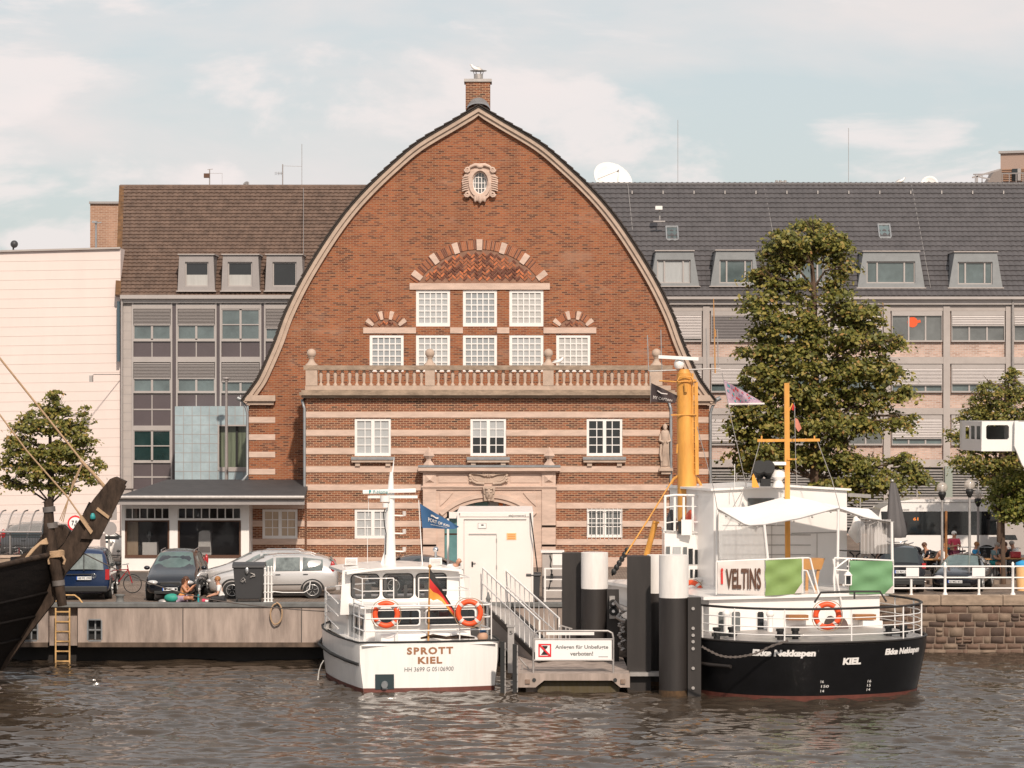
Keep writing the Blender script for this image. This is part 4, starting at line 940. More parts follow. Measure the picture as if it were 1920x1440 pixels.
T = thing('weather_mast', 'short mast with brown sensor box on the left roof ridge', 'antenna', P(393, 350, 141.5)); b = MB()
b.cyl(P(393, 352, D_), P(393, 317, D_), .03, n=6); b.bar(P(389, 318, D_), P(399, 317, D_), .025); b.bar(P(394, 325, D_), P(417, 325, D_), .015); b.bar(P(416.5, 325, D_), P(416.5, 350, D_), .012); b.build('mast', M['office_metal'], T)
b = MB(); b.pb(382, 393, 325, 333, D_-.1, .25); b.build('sensor_box', M['wood_dark'], T)
T = thing('roof_camera', 'white surveillance camera on a post on the dark grey roof', 'camera', P(1237, 412, 150)); b = MB(); D_ = 152.6
b.cyl(P(1237, 413, D_), P(1237, 394, D_), .04, n=8); b.bar(P(1225, 415, D_), P(1247, 415, D_), .1, .06); b.build('post', M['galv'], T); b = MB(); b.pb(1229, 1242, 386, 393, D_-.4, .5); b.build('camera_head', M['white'], T)
T = thing('vent_pipe', 'roof vents on the ridge behind the tall tree', 'vent', P(1467, 345, 157)); b = MB()
for px in (1456, 1463, 1472): b.cyl(P(px, 352, 157), P(px, 338, 157), .07, n=8)
b.bar(P(1452, 342, 157), P(1475, 340, 157), .06); b.build('pipes', M['galv'], T)
def gull(px, py, D, label, s_=1, sc=1.0):
    c = P(px, py, D); T = thing('gull', label, 'gull', c); b = MB()
    b.tube([c+Vector((-s_*.27*sc,0,.10*sc)), c+Vector((-s_*.12*sc,0,.13*sc)), c+Vector((s_*.03*sc,0,.16*sc)), c+Vector((s_*.14*sc,0,.23*sc)), c+Vector((s_*.18*sc,0,.31*sc)), c+Vector((s_*.22*sc,0,.32*sc))], [.01*sc,.06*sc,.085*sc,.06*sc,.045*sc,.02*sc], 10); b.build('body', M['white'], T)
    b = MB(); b.tube([c+Vector((-s_*.3*sc,0,.11*sc)), c+Vector((-s_*.1*sc,0,.19*sc)), c+Vector((s_*.04*sc,0,.2*sc))], [.01*sc,.06*sc,.03*sc], 8); b.build('wings', M['galv'], T)
    b = MB(); b.cyl(c+Vector((s_*.22*sc,0,.32*sc)), c+Vector((s_*.27*sc,0,.31*sc)), .012*sc, .004, n=6)
    for k in (-.03, .03): b.cyl(c+Vector((0,k*sc,0)), c+Vector((0,k*sc,.1*sc)), .008*sc, n=5)
    b.build('beak_and_legs', M['yellow_mast'], T)
gull(892, 135.5, 126.5, 'gull perched on the chimney cowl of the brick hall', -1)
gull(1047, 684.8, 122.0, 'gull standing on the stone balustrade rail', 1)
gull(1689, 345, 156, 'gull resting on the ridge of the dark grey roof', 1)
# ---- corner of a modern building, upper right
T = thing('corner_tower', 'tan modern building corner with slatted facade, upper right', 'building', (X(1900, 180), 180, QZ))
D = 180; b = MB(); xa = X(1876, D); v = Vector((.93, -.36, 0)); n_ = Vector((.36,.93,0))
def face(p, l, z0, z1, th, m, o=0):
    q = Vector((xa, D, 0))+v*p-n_*o; r_ = q+v*l; k = n_*th
    b.add([(q.x,q.y,z0),(r_.x,r_.y,z0),(r_.x+k.x,r_.y+k.y,z0),(q.x+k.x,q.y+k.y,z0),(q.x,q.y,z1),(r_.x,r_.y,z1),(r_.x+k.x,r_.y+k.y,z1),(q.x+k.x,q.y+k.y,z1)], [(0,3,2,1),(4,5,6,7),(0,1,5,4),(1,2,6,5),(2,3,7,6),(3,0,4,7)], m)
ztop, zsl, zb0 = Z(288, D), Z(316, D), Z(340, D)
face(0, 14, QZ, ztop, 10, 0); face(-.1, 14, ztop, ztop+.15, 10, 1, .15)
for k in range(7): face(.02, 14, zb0+(zsl-zb0)*k/7, zb0+(zsl-zb0)*(k+.55)/7, .1, 2, .12)
face(.75, .5, zb0, zsl-.05, .2, 3, .2); face(1.1, .2, zb0, zsl-.05, .2, 4, .22)
b.build('wall', [mat('tan_render', (.38,.27,.22), .8), M['light_metal'], mat('slats', (.34,.20,.13), .7), M['glass_dark'], M['light_metal']], T)
b = MB()
for k in range(14): face(-1.3+.42*k, .05, zb0-.7, zb0+.35, .05, 0, 1.4)
face(-1.4, 10, zb0+.33, zb0+.4, .06, 0, 1.4); face(-1.4, 10, zb0-.9, zb0-.5, 1.3, 0, 1.4)
b.build('balcony_railing', M['office_metal'], T)
b = MB(); D_ = 176; b.bar(P(1823, 333, D_), P(1874, 318, D_), .1); b.bar(P(1832, 330, D_), P(1832, 352, D_), .1); b.bar(P(1833, 331, D_), P(1856, 336, D_), .08); b.build('canopy_frame', M['office_metal'], T)
b = MB(); b.pprism([(1845,350),(1866,319),(1878,316),(1878,350)], D_+1, 1.5); b.build('raking_wall', mat('taupe', (.24,.20,.18), .8), T)
# ---- white cantilevered cabin at the right edge
D = 108; T = thing('lookout_cabin', 'white cantilevered cabin with slot windows jutting in at the right edge', 'gangway cabin', P(1860, 846, D))
b = MB(); x = lambda px: X(px, D)
xa, xb_, xc = X(1804, D+2.6), X(1841, D), X(1908, D); z0, z1 = Z(846, D), Z(790, D)
hole = [(X(a_, D), Z(c_, D)) for a_, c_ in ((1849,800),(1852,797),(1889,797),(1892,800),(1892,821),(1889,824),(1852,824),(1849,821))]
b.wall([(xb_, z1), (xc, z1), (xc-.05, z0), (xb_-.02, z0)], [hole], D, .15)
# angled end wall with three slots
def q3(u, z, o=0): return (xb_+(xa-xb_)*u, D+(2.6)*u+o, z)
us = [0, .08, .26, .36, .54, .64, .82, .95, 1]; zl, zh = Z(824, D), Z(799, D)
for i in range(8):
    u0, u1 = us[i], us[i+1]
    if i % 2 == 1 and i < 7: b.add([q3(u0, z0), q3(u1, z0), q3(u1, zl), q3(u0, zl)], [(0,1,2,3)], 1); b.add([q3(u0, zh), q3(u1, zh), q3(u1, z1), q3(u0, z1)], [(0,1,2,3)], 1)
    else: b.add([q3(u0, z0), q3(u1, z0), q3(u1, z1), q3(u0, z1)], [(0,1,2,3)], 1)
b.add([(xa, D+2.6, z0), (xb_, D, z0), (xc+4, D, z0), (xc+4, D+3.2, z0), (xa, D+3.2, z0)], [(0,1,2,3,4)], 0); b.add([(xa, D+2.6, z1), (xb_, D, z1), (xc+4, D, z1), (xc+4, D+3.2, z1), (xa, D+3.2, z1)], [(0,1,2,3,4)], 0)
b.add([(xa, D+2.6, z0), (xa, D+3.2, z0), (xa, D+3.2, z1), (xa, D+2.6, z1)], [(0,1,2,3)], 0)
b.box(xc, xc+4, D+.01, D+3, z0+.01, z1-.01)
b.build('cabin_shell', [M['boat_white'], M['boat_white']], T)
b = MB(); b.pprism([(1903,789),(1909,789),(1930,822),(1930,888),(1917,872),(1902,836)], D-.25, .2); b.build('sloping_side', M['boat_white'], T)
b = MB(); b.box(xb_, xc, D+2.9, D+2.95, z0+.3, z1-.2)
b.build('inner_wall', M['glass_grey'], T)
b = MB(); b.box(X(1952, D), X(1985, D), D+.3, D+2.5, QZ, z0); b.build('support_leg', M['boat_white'], T)
# ================================================================ trees
def leaf_mat(name, stops):
    m = bpy.data.materials.new(name); m.use_nodes = True; t = m.node_tree; N = t.nodes.new; K = t.links.new; p = t.nodes['Principled BSDF']
    g = N('ShaderNodeNewGeometry'); r = N('ShaderNodeValToRGB'); e = r.color_ramp.elements
    while len(e) < len(stops): e.new(.5)
    for i, (q, c) in enumerate(stops): e[i].position = q; e[i].color = (*c, 1)
    K(g.outputs['Random Per Island'], r.inputs[0]); K(r.outputs[0], p.inputs['Base Color']); p.inputs['Roughness'].default_value = .5; p.inputs['Specular IOR Level'].default_value = .35
    tr = N('ShaderNodeBsdfTranslucent'); mxs = N('ShaderNodeMixShader'); mxs.inputs[0].default_value = .22; hs = N('ShaderNodeHueSaturation'); hs.inputs['Value'].default_value = 1.4; K(r.outputs[0], hs.inputs['Color']); K(hs.outputs[0], tr.inputs[0])
    K(p.outputs[0], mxs.inputs[1]); K(tr.outputs[0], mxs.inputs[2]); K(mxs.outputs[0], t.nodes['Material Output'].inputs[0]); M[name] = m; return m
leaf_mat('leaf_linden', [(0,(.065,.074,.017)), (.35,(.13,.135,.03)), (.7,(.225,.205,.045)), (.93,(.32,.25,.065)), (1,(.38,.21,.08))])
leaf_mat('leaf_green', [(0,(.08,.10,.02)), (.4,(.15,.165,.03)), (.8,(.24,.24,.05)), (1,(.34,.28,.07))])
mat('bark', (.12,.075,.05), .9, var=.5, vs=4, stretch=(2,2,.4), bump=.4); mat('bark_dark', (.05,.035,.028), .9, var=.4, vs=4)
def crown(parent, blobs, D, depth, nclump, nleaf, size, mname, seed, cr=.42):
    g = np.random.default_rng(seed); V = []; 
    ar = np.array([bl[2]*bl[3] for bl in blobs], float); cnt = np.maximum(3, (nclump*ar/ar.sum()).astype(int)); cents = []
    for (px, py, rx, ry), k in zip(blobs, cnt):
        c = np.array(P(px, py, D)); a, h = rx*D/F, ry*D/F; dp = min(depth, a*1.5)
        d = g.normal(size=(k, 3)); d /= np.linalg.norm(d, axis=1)[:, None]; r = g.uniform(.25, 1, k)**.45
        q = d*r[:, None]*np.array([a, dp, h]); c2 = c+np.array([0, g.uniform(-.25, .25)*depth, 0]); cents.append(c2+q)
    cents = np.concatenate(cents); n = len(cents)*nleaf; cc = np.repeat(cents, nleaf, 0)
    rr = np.repeat(g.uniform(.4, 1.45, len(cents))*cr, nleaf)
    d = g.normal(size=(n, 3))*np.array([1, 1, .30])*.6; pos = cc+d*rr[:, None]; pos[:, 2] -= .28*(d[:, 0]**2+d[:, 1]**2)*rr
    nrm = g.normal(size=(n, 3))*.55+np.array([0, -.35, .8])+d*.5; nrm /= np.linalg.norm(nrm, axis=1)[:, None]
    t = g.normal(size=(n, 3)); t -= nrm*(t*nrm).sum(1)[:, None]; t /= np.linalg.norm(t, axis=1)[:, None]; bt = np.cross(nrm, t)
    s = (size*g.uniform(.6, 1.3, n))[:, None]
    V = np.stack([pos-t*s*.6, pos-bt*s*.42-nrm*s*.08, pos+t*s*.7-nrm*s*.15, pos+bt*s*.42-nrm*s*.08], 1).reshape(-1, 3)
    o0 = np.array(ORG[parent]); V -= o0; idx = np.arange(n*4).reshape(-1, 4)
    me = bpy.data.meshes.new('crown'); me.from_pydata(V.tolist(), [], idx.tolist()); me.materials.append(M[mname]); o = bpy.data.objects.new('crown', me); C.objects.link(o); o.parent = parent; ORG[o] = ORG[parent]
    return cents
def tree(label, base, trunk, blobs, D, depth, nclump, nleaf, size, mname, seed, group=None, bark='bark', cr=.42, limb=.07):
    T = thing('tree', label, 'tree', (base[0], base[1], QZ), group); g = random.Random(seed)
    crown(T, blobs, D, depth, nclump, nleaf, size, mname, seed, cr)
    b = MB(); pts = [Vector((base[0], base[1], QZ-.05))]+[P(px, py, D) for px, py, r in trunk]; rr = [trunk[0][2]*1.25]+[r for _, _, r in trunk]; b.tube(pts, rr, 10)
    tp = [P(px, py, D) for px, py, r in trunk]
    for px, py, rx, ry in blobs:
        c = P(px, py, D)+Vector((0, g.uniform(-.4, .4)*depth, 0)); below = [p for p in tp if p.z < c.z-.1] or [tp[0]]
        s = min(below, key=lambda p: (p-c).length); mid = (s+c)/2+Vector((g.uniform(-.2, .2), g.uniform(-.2, .2), g.uniform(0, .3))); b.tube([s, mid, c], [limb, limb*.65, limb*.3], 6)
        for k in range(5):
            e = c+Vector((g.uniform(-1, 1)*rx*D/F*.8, g.uniform(-.6, .6)*depth*.5, g.uniform(-.5, .8)*ry*D/F)); b.tube([mid.lerp(c, g.random()), e], [limb*.3, limb*.12], 4)
    b.build('trunk', M[bark], T); return T
D = 127
tree('tall broad linden tree in front of the long office block', (X(1530, D), D), [(1530,1000,.26),(1529,900,.24),(1527,800,.21),(1528,700,.18),(1527,620,.15),(1526,540,.11),(1520,470,.07)],
     [(1520,422,24,16),(1462,472,24,20),(1578,462,14,18),(1478,455,34,26),(1548,452,42,30),(1508,470,30,25),(1462,490,30,26),(1572,500,20,28),(1440,520,32,24),(1480,540,30,20),(1568,545,26,22),(1425,565,32,22),(1500,590,42,26),(1590,580,38,24),(1630,590,36,24),(1450,610,44,26),(1545,630,48,28),(1615,635,44,28),(1665,640,32,22),(1435,655,44,26),(1500,670,46,30),(1590,690,50,30),(1655,690,40,26),(1425,705,42,28),(1480,730,48,32),(1560,745,50,32),(1630,745,44,28),(1680,735,26,16),(1408,755,38,26),(1470,790,50,32),(1550,800,54,34),(1400,800,32,24),(1420,840,44,24),(1490,850,44,26),(1560,860,50,30),(1610,800,36,22),(1400,862,36,16),(1620,870,36,24),(1610,910,44,20),(1655,900,34,20),(1700,865,28,20),(1712,895,24,14),(1680,790,22,12),(1560,905,44,22),(1695,780,20,8)],
     D, 2.6, 930, 62, .165, 'leaf_linden', 1, cr=.46, limb=.06)
D = 117
tree('small round tree in front of the cream panelled wall on the left', (X(94, D), D), [(94,1010,.13),(95,945,.12),(95,890,.11),(94,850,.08),(94,800,.05)],
     [(104,745,16,18),(78,765,22,14),(115,765,14,16),(55,795,28,20),(95,795,34,22),(130,800,22,18),(155,775,7,22),(150,815,24,18),(28,815,16,14),(45,840,38,22),(95,845,42,24),(140,845,34,20),(168,828,10,10),(20,870,20,14),(60,880,36,18),(100,885,40,20),(145,880,30,16),(180,868,18,10),(35,905,24,9),(80,908,26,10),(125,912,18,10),(172,895,12,9),(10,898,14,10)],
     D, 1.4, 310, 46, .125, 'leaf_linden', 2, bark='bark_dark', cr=.27, limb=.045)
D = 119
tree('dense conical tree behind the white cantilevered cabin', (X(1880, D), D), [(1878,1000,.2),(1880,900,.18),(1880,800,.12),(1895,740,.06)],
     [(1842,720,9,20),(1901,712,13,24),(1840,750,20,18),(1875,745,22,18),(1905,745,22,20),(1830,780,28,22),(1870,780,34,24),(1912,785,30,24),(1800,815,20,16),(1820,830,26,22),(1860,825,36,24),(1905,830,34,24),(1812,865,30,18),(1850,875,36,20),(1895,870,36,22),(1845,895,26,10),(1940,800,30,40),(1950,860,30,30)],
     D, 1.8, 360, 66, .105, 'leaf_linden', 3, cr=.32)
D = 110.5
tree('bright bushy tree at the right edge with a slim trunk by the lamps', (X(1881, D), D), [(1881,1070,.09),(1880,980,.08),(1878,940,.07),(1885,900,.05)],
     [(1895,892,26,14),(1880,915,22,16),(1910,915,26,18),(1875,935,20,12),(1905,945,28,16),(1890,962,18,8),(1918,962,22,12),(1935,920,24,26),(1868,950,12,8)],
     D, 1.2, 150, 60, .115, 'leaf_green', 4, cr=.3)
# ================================================================ boats
class Frame:        # boat coordinates: u forward, v to starboard, z up
    def __init__(s, x, y, deg): s.o = Vector((x, y, 0)); a = R(deg); s.f = Vector((-math.sin(a), math.cos(a), 0)); s.r = Vector((math.cos(a), math.sin(a), 0))
    def __call__(s, u, v, z): return s.o+s.f*u+s.r*v+Vector((0, 0, z))
    def box(s, mb, u0, u1, v0, v1, z0, z1, m=0, uu=None, vv=None):   # uu, vv: top insets
        c = [(u0,v0,z0),(u0,v1,z0),(u1,v1,z0),(u1,v0,z0)]; du0, du1 = uu or (0, 0); dv = vv or 0
        t = [(u0+du0,v0+dv,z1),(u0+du0,v1-dv,z1),(u1-du1,v1-dv,z1),(u1-du1,v0+dv,z1)]
        mb.add([s(*p) for p in c+t], [(0,3,2,1),(4,5,6,7),(0,1,5,4),(1,2,6,5),(2,3,7,6),(3,0,4,7)], m)
def rrect_pts(a, c, d, e, r, n=4):
    o = []
    for cx, cy, a0 in ((c-r, d+r, -90), (c-r, e-r, 0), (a+r, e-r, 90), (a+r, d+r, 180)):
        for k in range(n+1): t = R(a0+90*k/n); o.append((cx+r*math.cos(t), cy+r*math.sin(t)))
    return o
def life_ring(pos, label, Ro=.43, r=.085, n=(0, -1, 0), group='orange life rings'):
    T = thing('life_ring', label, 'life ring', pos, group); pos = Vector(pos); n = Vector(n).normalized(); a = n.cross(Vector((0,0,1))).normalized(); u = Vector((0,0,1))
    Rm = Ro-r; pt = lambda t: pos+a*math.cos(t)*Rm+u*math.sin(t)*Rm
    b = MB(); b.tube([pt(2*math.pi*k/32) for k in range(32)], r, 10, closed=True); b.build('ring', M['orange_ring'], T)
    for k in range(4):
        b = MB(); t0 = R(45+90*k); b.tube([pt(t0+R(d)) for d in (-7, 0, 7)], r*1.06, 10); b.build('reflective_band', M['banner_white'], T)
    b = MB(); g = []
    for k in range(33):
        t = 2*math.pi*k/32; w_ = Ro+.02+.03*abs(math.sin(2*t)); g.append(pos+a*math.cos(t)*w_+u*math.sin(t)*w_+n*.02)
    b.tube(g, .012, 5); b.build('grab_line', M['rope'], T); return T
# ---------------------------------------------------------------- white motor boat
BA = 13
BS = Frame(X(805, 90.2), 90.2, BA)
SP = thing('motor_boat', 'white motor boat with sign-written transom, seen from astern', 'boat', BS(0, 0, 0))
def sheer(t): return 1.52+.25*max(0, t-.25)**1.3
def hull_pt(t, s, side):      # t along 0..1, s up 0..1
    u = 9.6*t; bm = 2.22*(1-max(0, (t-.55)/.45)**2.2) if t > .55 else 2.22-.0*t
    bm += .26*math.sin(math.pi*min(t/.85, 1)); bm = 2.17 if t < .03 else bm
    z0 = -.4; zt = sheer(t); z = z0+(zt-z0)*s
    w_ = bm*(.91+.09*min(1, s*1.35)**.8)
    return u, side*w_, z
b = MB(); ts = [0, .03, .08, .15, .25, .35, .45, .55, .65, .75, .85, .93, 1]; ss = [0, .2, .4, .55, .7, .85, 1]
for side in (-1, 1):
    vs = [BS(*hull_pt(t, s_, side)) for t in ts for s_ in ss]; n = len(ss)
    b.add(vs, [(i*n+j, (i+1)*n+j, (i+1)*n+j+1, i*n+j+1) if side > 0 else (i*n+j, i*n+j+1, (i+1)*n+j+1, (i+1)*n+j) for i in range(len(ts)-1) for j in range(n-1)], 0, True)
vs = []        # transom, slightly bowed
for s_ in ss:
    for k in range(9):
        v = -1+2*k/8; u, w_, z = hull_pt(0, s_, 1); vs.append(BS(-.22*(1-v*v)+.10*s_, v*w_, z))
b.add(vs, [(j*9+k, j*9+k+1, (j+1)*9+k+1, (j+1)*9+k) for j in range(len(ss)-1) for k in range(8)], 0, True)
b.add([BS(u_, v_, sheer(0)-.10) for u_, v_ in ((-.05,-2.1),(-.05,2.1),(8,2.0),(9.5,0),(8,-2.0))], [(0,1,2,3,4)], 0)
b.build('hull', M['hull_white'], SP)
b = MB()
for side in (-1, 1):
    vs = []
    for t in ts:
        for s_ in (.0, .275): u, v, z = hull_pt(t, s_, side); vs.append(BS(u, v*1.004, z))
    b.add(vs, [(2*i, 2*i+2, 2*i+3, 2*i+1) if side > 0 else (2*i, 2*i+1, 2*i+3, 2*i+2) for i in range(len(ts)-1)], 0, True)
vs = []
for s_ in (0, .275):
    for k in range(9): v = -1+2*k/8; u, w_, z = hull_pt(0, s_, 1); vs.append(BS(-.22*(1-v*v)+.10*s_-.006, v*w_, z))
b.add(vs, [(k, k+1, 10+k, 9+k) for k in range(8)], 0, True); b.build('boot_top', M['red_boot'], SP)
b = MB()
rail = [BS(*hull_pt(t, 1, -1))+Vector((0,0,.01)) for t in reversed(ts)]+[BS(-.22*(1-v*v)+.08, v*2.12, sheer(0)+.01) for v in (-.9,-.5,0,.5,.9)]+[BS(*hull_pt(t, 1, 1))+Vector((0,0,.01)) for t in ts]
b.tube(rail, .03, 6); b.tube([BS(u_, v_, z_) for u_, v_, z_ in ((9,-1.0,1.25),(7.5,-2.05,1.12),(6,-2.46,1.0),(3.5,-2.5,.93),(1.5,-2.36,.88),(.1,-2.2,.86),(-.05,-1.5,.85))][:6], .055, 6)
b.build('rub_rail', M['rubber'], SP)
def tr(px0, px1, py0, py1):       # map text on the transom from photo pixels
    def fn(u, v):
        px = px0+(px1-px0)*u; py = py1+(py0-py1)*v; vv = (px-805)/60.9/math.cos(R(BA)); q = vv/2.2
        z = Z(py, 90.2); s_ = (z+.4)/(sheer(0)+.4); return BS(-.22*(1-q*q)+.10*s_-.012, vv, z)
    return fn
b = MB(); b.text('SPROTT', tr(762,848,1212.5,1226), bold=.04, space=1.25); b.text('KIEL', tr(782,827,1230.5,1243.5), bold=.04, space=1.15); b.build('name_lettering', M['gold_letter'], SP)
b = MB(); f = tr(757,848,1249.5,1257.5); b.text('HH 3699 G 05106900', lambda u, v: f(u+.006*v, v), bold=.0); b.build('number_lettering', M['quay_edge'], SP)
b = MB(); f = tr(704,738,1262,1290); b.add([f(0,0),f(1,0),f(1,1),f(0,1)], [(0,1,2,3)], 0); c = f(.5,.35); b.cyl(c+Vector((0,.1,0)), c-Vector((0,.14,.02)), .11, .10, 12, 1); b.add([f(.36,0),f(.64,0),f(.6,.3),f(.4,.3)], [(0,1,2,3)], 1); b.build('exhaust_plate', [mat('exh', (.015,.03,.035), .4), M['zinc']], SP)
# superstructure
b = MB(); BS.box(b, 1.9, 4.4, -1.72, 1.72, 1.3, 2.45, vv=.05)      # aft cabin
BS.box(b, 4.0, 8.3, -1.85, 1.75, 1.3, 2.45, vv=.02); b.build('cabin', M['boat_white'], SP)
DA = BS(1.9, 0, 0).y
def shift(px, py, v_depth): return P(px, py, v_depth)
def pwin(name, poly, D, frame, glass, parent, fr=1.6, sk=0):
    b = MB(); cx = sum(p[0] for p in poly)/len(poly); cy = sum(p[1] for p in poly)/len(poly)
    big = [(cx+(x-cx)*(1+fr/22), cy+(y-cy)*(1+fr/14)) for x, y in poly]; n = len(poly)
    q = lambda p, o=0: P(p[0], p[1], D)+Vector((0, (p[0]-800)/60*sk-o, 0))
    b.add([q(p, .03) for p in big]+[q(p, .03) for p in poly]+[q(p, -.05) for p in poly]+[q(p, -.05) for p in big], [(i, (i+1) % n, n+(i+1) % n, n+i) for i in range(n)]+[(n+i, n+(i+1) % n, 2*n+(i+1) % n, 2*n+i) for i in range(n)]+[(3*n+i, 3*n+(i+1) % n, (i+1) % n, i) for i in range(n)], 0)
    o = b.build(name, M[frame], parent); b = MB(); b.add([q(p, .012) for p in poly], [tuple(range(n))]); b.build('pane', M[glass], o); return o
TS = math.tan(R(BA))
Da = DA-.06
for a, c in ((706, 786), (800, 890)): pwin('saloon_window', rrect_pts(a, c, 1144, 1171, 5), Da+.05*0, 'boat_white', 'glass_dark', SP, sk=TS)
# wheelhouse: hollow, windows through it
DWh = BS(4.0, 0, 0).y
b = MB(); W_ = [(661,711,1076,1119),(720,774,1076,1119),(781,836,1076,1119)]
holes = [rrect_pts(*q, 7) for q in W_]; loc_ = lambda p, y: (X(p[0], y), Z(p[1], y))
front = [(644,1068),(680,1064),(750,1062),(820,1064),(868,1070),(876,1150),(640,1150)]
i0 = len(b.v); b.wall(wpts(front, DWh), [wpts(h, DWh) for h in holes], DWh, .06)
back = DWh+2.2
b.wall(wpts([(656,1072),(860,1072),(864,1150),(650,1150)], back), [wpts(rrect_pts(x0+6, x1+2, 1078, 1116, 6), back) for x0, x1, _, _ in W_], back, .06)
b.v[i0:] = [(x, y+(x-X(800, 90))*TS, z) for x, y, z in b.v[i0:]]
for s_, pf, pk in ((-1, 644, 656), (1, 869, 862)):
    p0, p1 = Vector(P(pf, 1068, DWh)), Vector(P(pk, 1068, back)); p0.y += (p0.x-X(800,90))*TS; p1.y += (p1.x-X(800,90))*TS
    for (z0_, z1_, u0, u1) in ((0, -1.4, 0, 1),):
        for ua, ub, za, zb_ in ((0,1,0,-.12),(0,1,-.85,-1.4),(0,.1,-.12,-.85),(.45,.55,-.12,-.85),(.9,1,-.12,-.85)):
            A_, B2 = p0.lerp(p1, ua), p0.lerp(p1, ub); b.add([A_+Vector((0,0,zb_)), B2+Vector((0,0,zb_)), B2+Vector((0,0,za)), A_+Vector((0,0,za))], [(0,1,2,3)]); 
WHo = b.build('wheelhouse', M['boat_white'], SP)
b = MB(); 
for q in W_:
    h = rrect_pts(*q, 7); b.add([(X(p[0], DWh), DWh+.05+(X(p[0], DWh)-X(800,90))*TS, Z(p[1], DWh)) for p in h], [tuple(range(len(h)))])
b.build('pane', mat('wheelhouse_glass', (.06,.075,.08), .05, alpha=.35, spec=.8), WHo)
for q in W_:
    h = rrect_pts(q[0]-.8, q[1]+.8, q[2]-.8, q[3]+.8, 8); b = MB(); b.tube([(X(p[0], DWh), DWh-.01+(X(p[0], DWh)-X(800,90))*TS, Z(p[1], DWh)) for p in h], .018, 5, closed=True); b.build('window_seal', M['rubber'], WHo)
b = MB()      # instruments and seat silhouettes inside
for px, w_, t in ((690, 12, 1096), (741, 8, 1090), (760, 6, 1098), (800, 9, 1094), (815, 6, 1088)): c = P(px, 1119, DWh+1.4); b.box(c.x-w_/120, c.x+w_/120, c.y+.0, c.y+.25, c.z-.3, Z(t, DWh+1.4))
b.build('helm_console', M['galv'], SP)
b = MB()    # cambered roof
nR = 12; vs = []
for k in range(nR+1):
    v = -1.98+3.72*k/nR; cam_ = .16*(1-(v/2.05)**2)
    for u_, dz in ((3.4, 0), (3.4, .08), (6.9, .08), (6.9, 0)): vs.append(BS(u_, v, 3.40+cam_+dz))
b.add(vs, [(4*k+j, 4*k+(j+1) % 4, 4*k+4+(j+1) % 4, 4*k+4+j) for k in range(nR) for j in range(4)]+[(0,3,2,1),(4*nR,4*nR+1,4*nR+2,4*nR+3)], 0)
RF = b.build('wheelhouse_roof', M['boat_white'], SP, fix=True)
b = MB(); BS.box(b, 1.7, 4.35, -1.85, 1.85, 2.42, 2.50); b.build('cabin_roof', M['boat_white'], SP, bev=.03)
for px, a in ((659, 0), (817, 1)):
    b = MB(); c = P(px, 1060, 95.5); b.box(c.x-.2, c.x+.2, c.y-.2, c.y+.3, c.z+.02, c.z+.24, 0)
    for k in range(4): b.box(c.x-.17, c.x+.17, c.y-.215, c.y-.2, c.z+.05+.045*k, c.z+.07+.045*k, 1)
    b.build('roof_box', [M['white'], M['galv']], RF, bev=.01)
b = MB(); c = P(817, 1033, 95.6); b.cyl(P(817, 1048, 95.6), c, .05, .035, 8); b.ball(c+Vector((0,0,.05)), .095, 12, 8); b.build('search_light', M['chrome'], RF)
# mast
DM = BS(5.0, 0, 0).y-.1; DM = 95.3
b = MB(); b.tube([P(731, 1062, DM), P(731, 1000, DM), P(732, 935, DM), P(734, 885, DM)], [.21, .175, .14, .055], 10); b.pprism([(713,1060),(722,1028),(726,1028),(726,1060)], DM-.03, .06)
b.tube([P(735, 890, DM), P(737, 878, DM), P(739, 858, DM)], [.04, .025, .008], 6)
b.bar(P(690, 931.5, DM-.12), P(783, 931.5, DM-.12), .09, .09); 
for y in (966, 999.5, 1033): b.bar(P(735, y, DM-.05), P(758, y+1, DM-.05), .04)
MA = b.build('mast', M['boat_white'], SP)
b = MB()
for y in (966, 999.5, 1033): b = MB(); c = P(758, y, DM-.05); b.cyl(c-Vector((0,0,.02)), c+Vector((0,0,.13)), .06, n=8); b.build('mast_lamp', M['lamp_glass'], MA)
b = MB(); c = P(722, 935, DM-.15); b.cyl(c-Vector((0,0,.1)), c+Vector((0,0,.1)), .16, n=14); b.cyl(c-Vector((-.02,.1,.28)), c-Vector((-.02,.1,.14)), .1, n=10); b.build('radar_drum', M['boat_white'], MA)
b = MB(); b.bar(P(680, 922.5, DM-.2), P(731, 921, DM-.2), .11, .13); b.bar(P(731, 921, DM-.2), P(780, 919.5, DM-.2), .11, .13); RB = b.build('radar_scanner', M['boat_white'], MA, bev=.02)
b = MB(); ptext(b, 'P', 692, 696, 918.5, 926, DM-.275, bold=.06); ptext(b, 'Raymarine'[:0] or 'P-Home', 700, 727, 919, 925.5, DM-.275); b.build('scanner_lettering', M['teal'], RB)
b = MB(); b.tube([P(722, 955, DM-.2), P(719, 962, DM-.2), P(721, 985, DM-.22), P(724, 1000, DM-.25), P(723, 1040, DM-.25)], .018, 5); b.build('mast_cable', M['rubber'], MA)
b = MB()
for px, y0, y1 in ((691, 932, 968), (689, 985, 1055), (643, 1060, 1120)): b.cyl(P(px, y0, DM), P(px, y1, DM), .01, n=5)
b.build('whip_antenna', M['white'], MA)
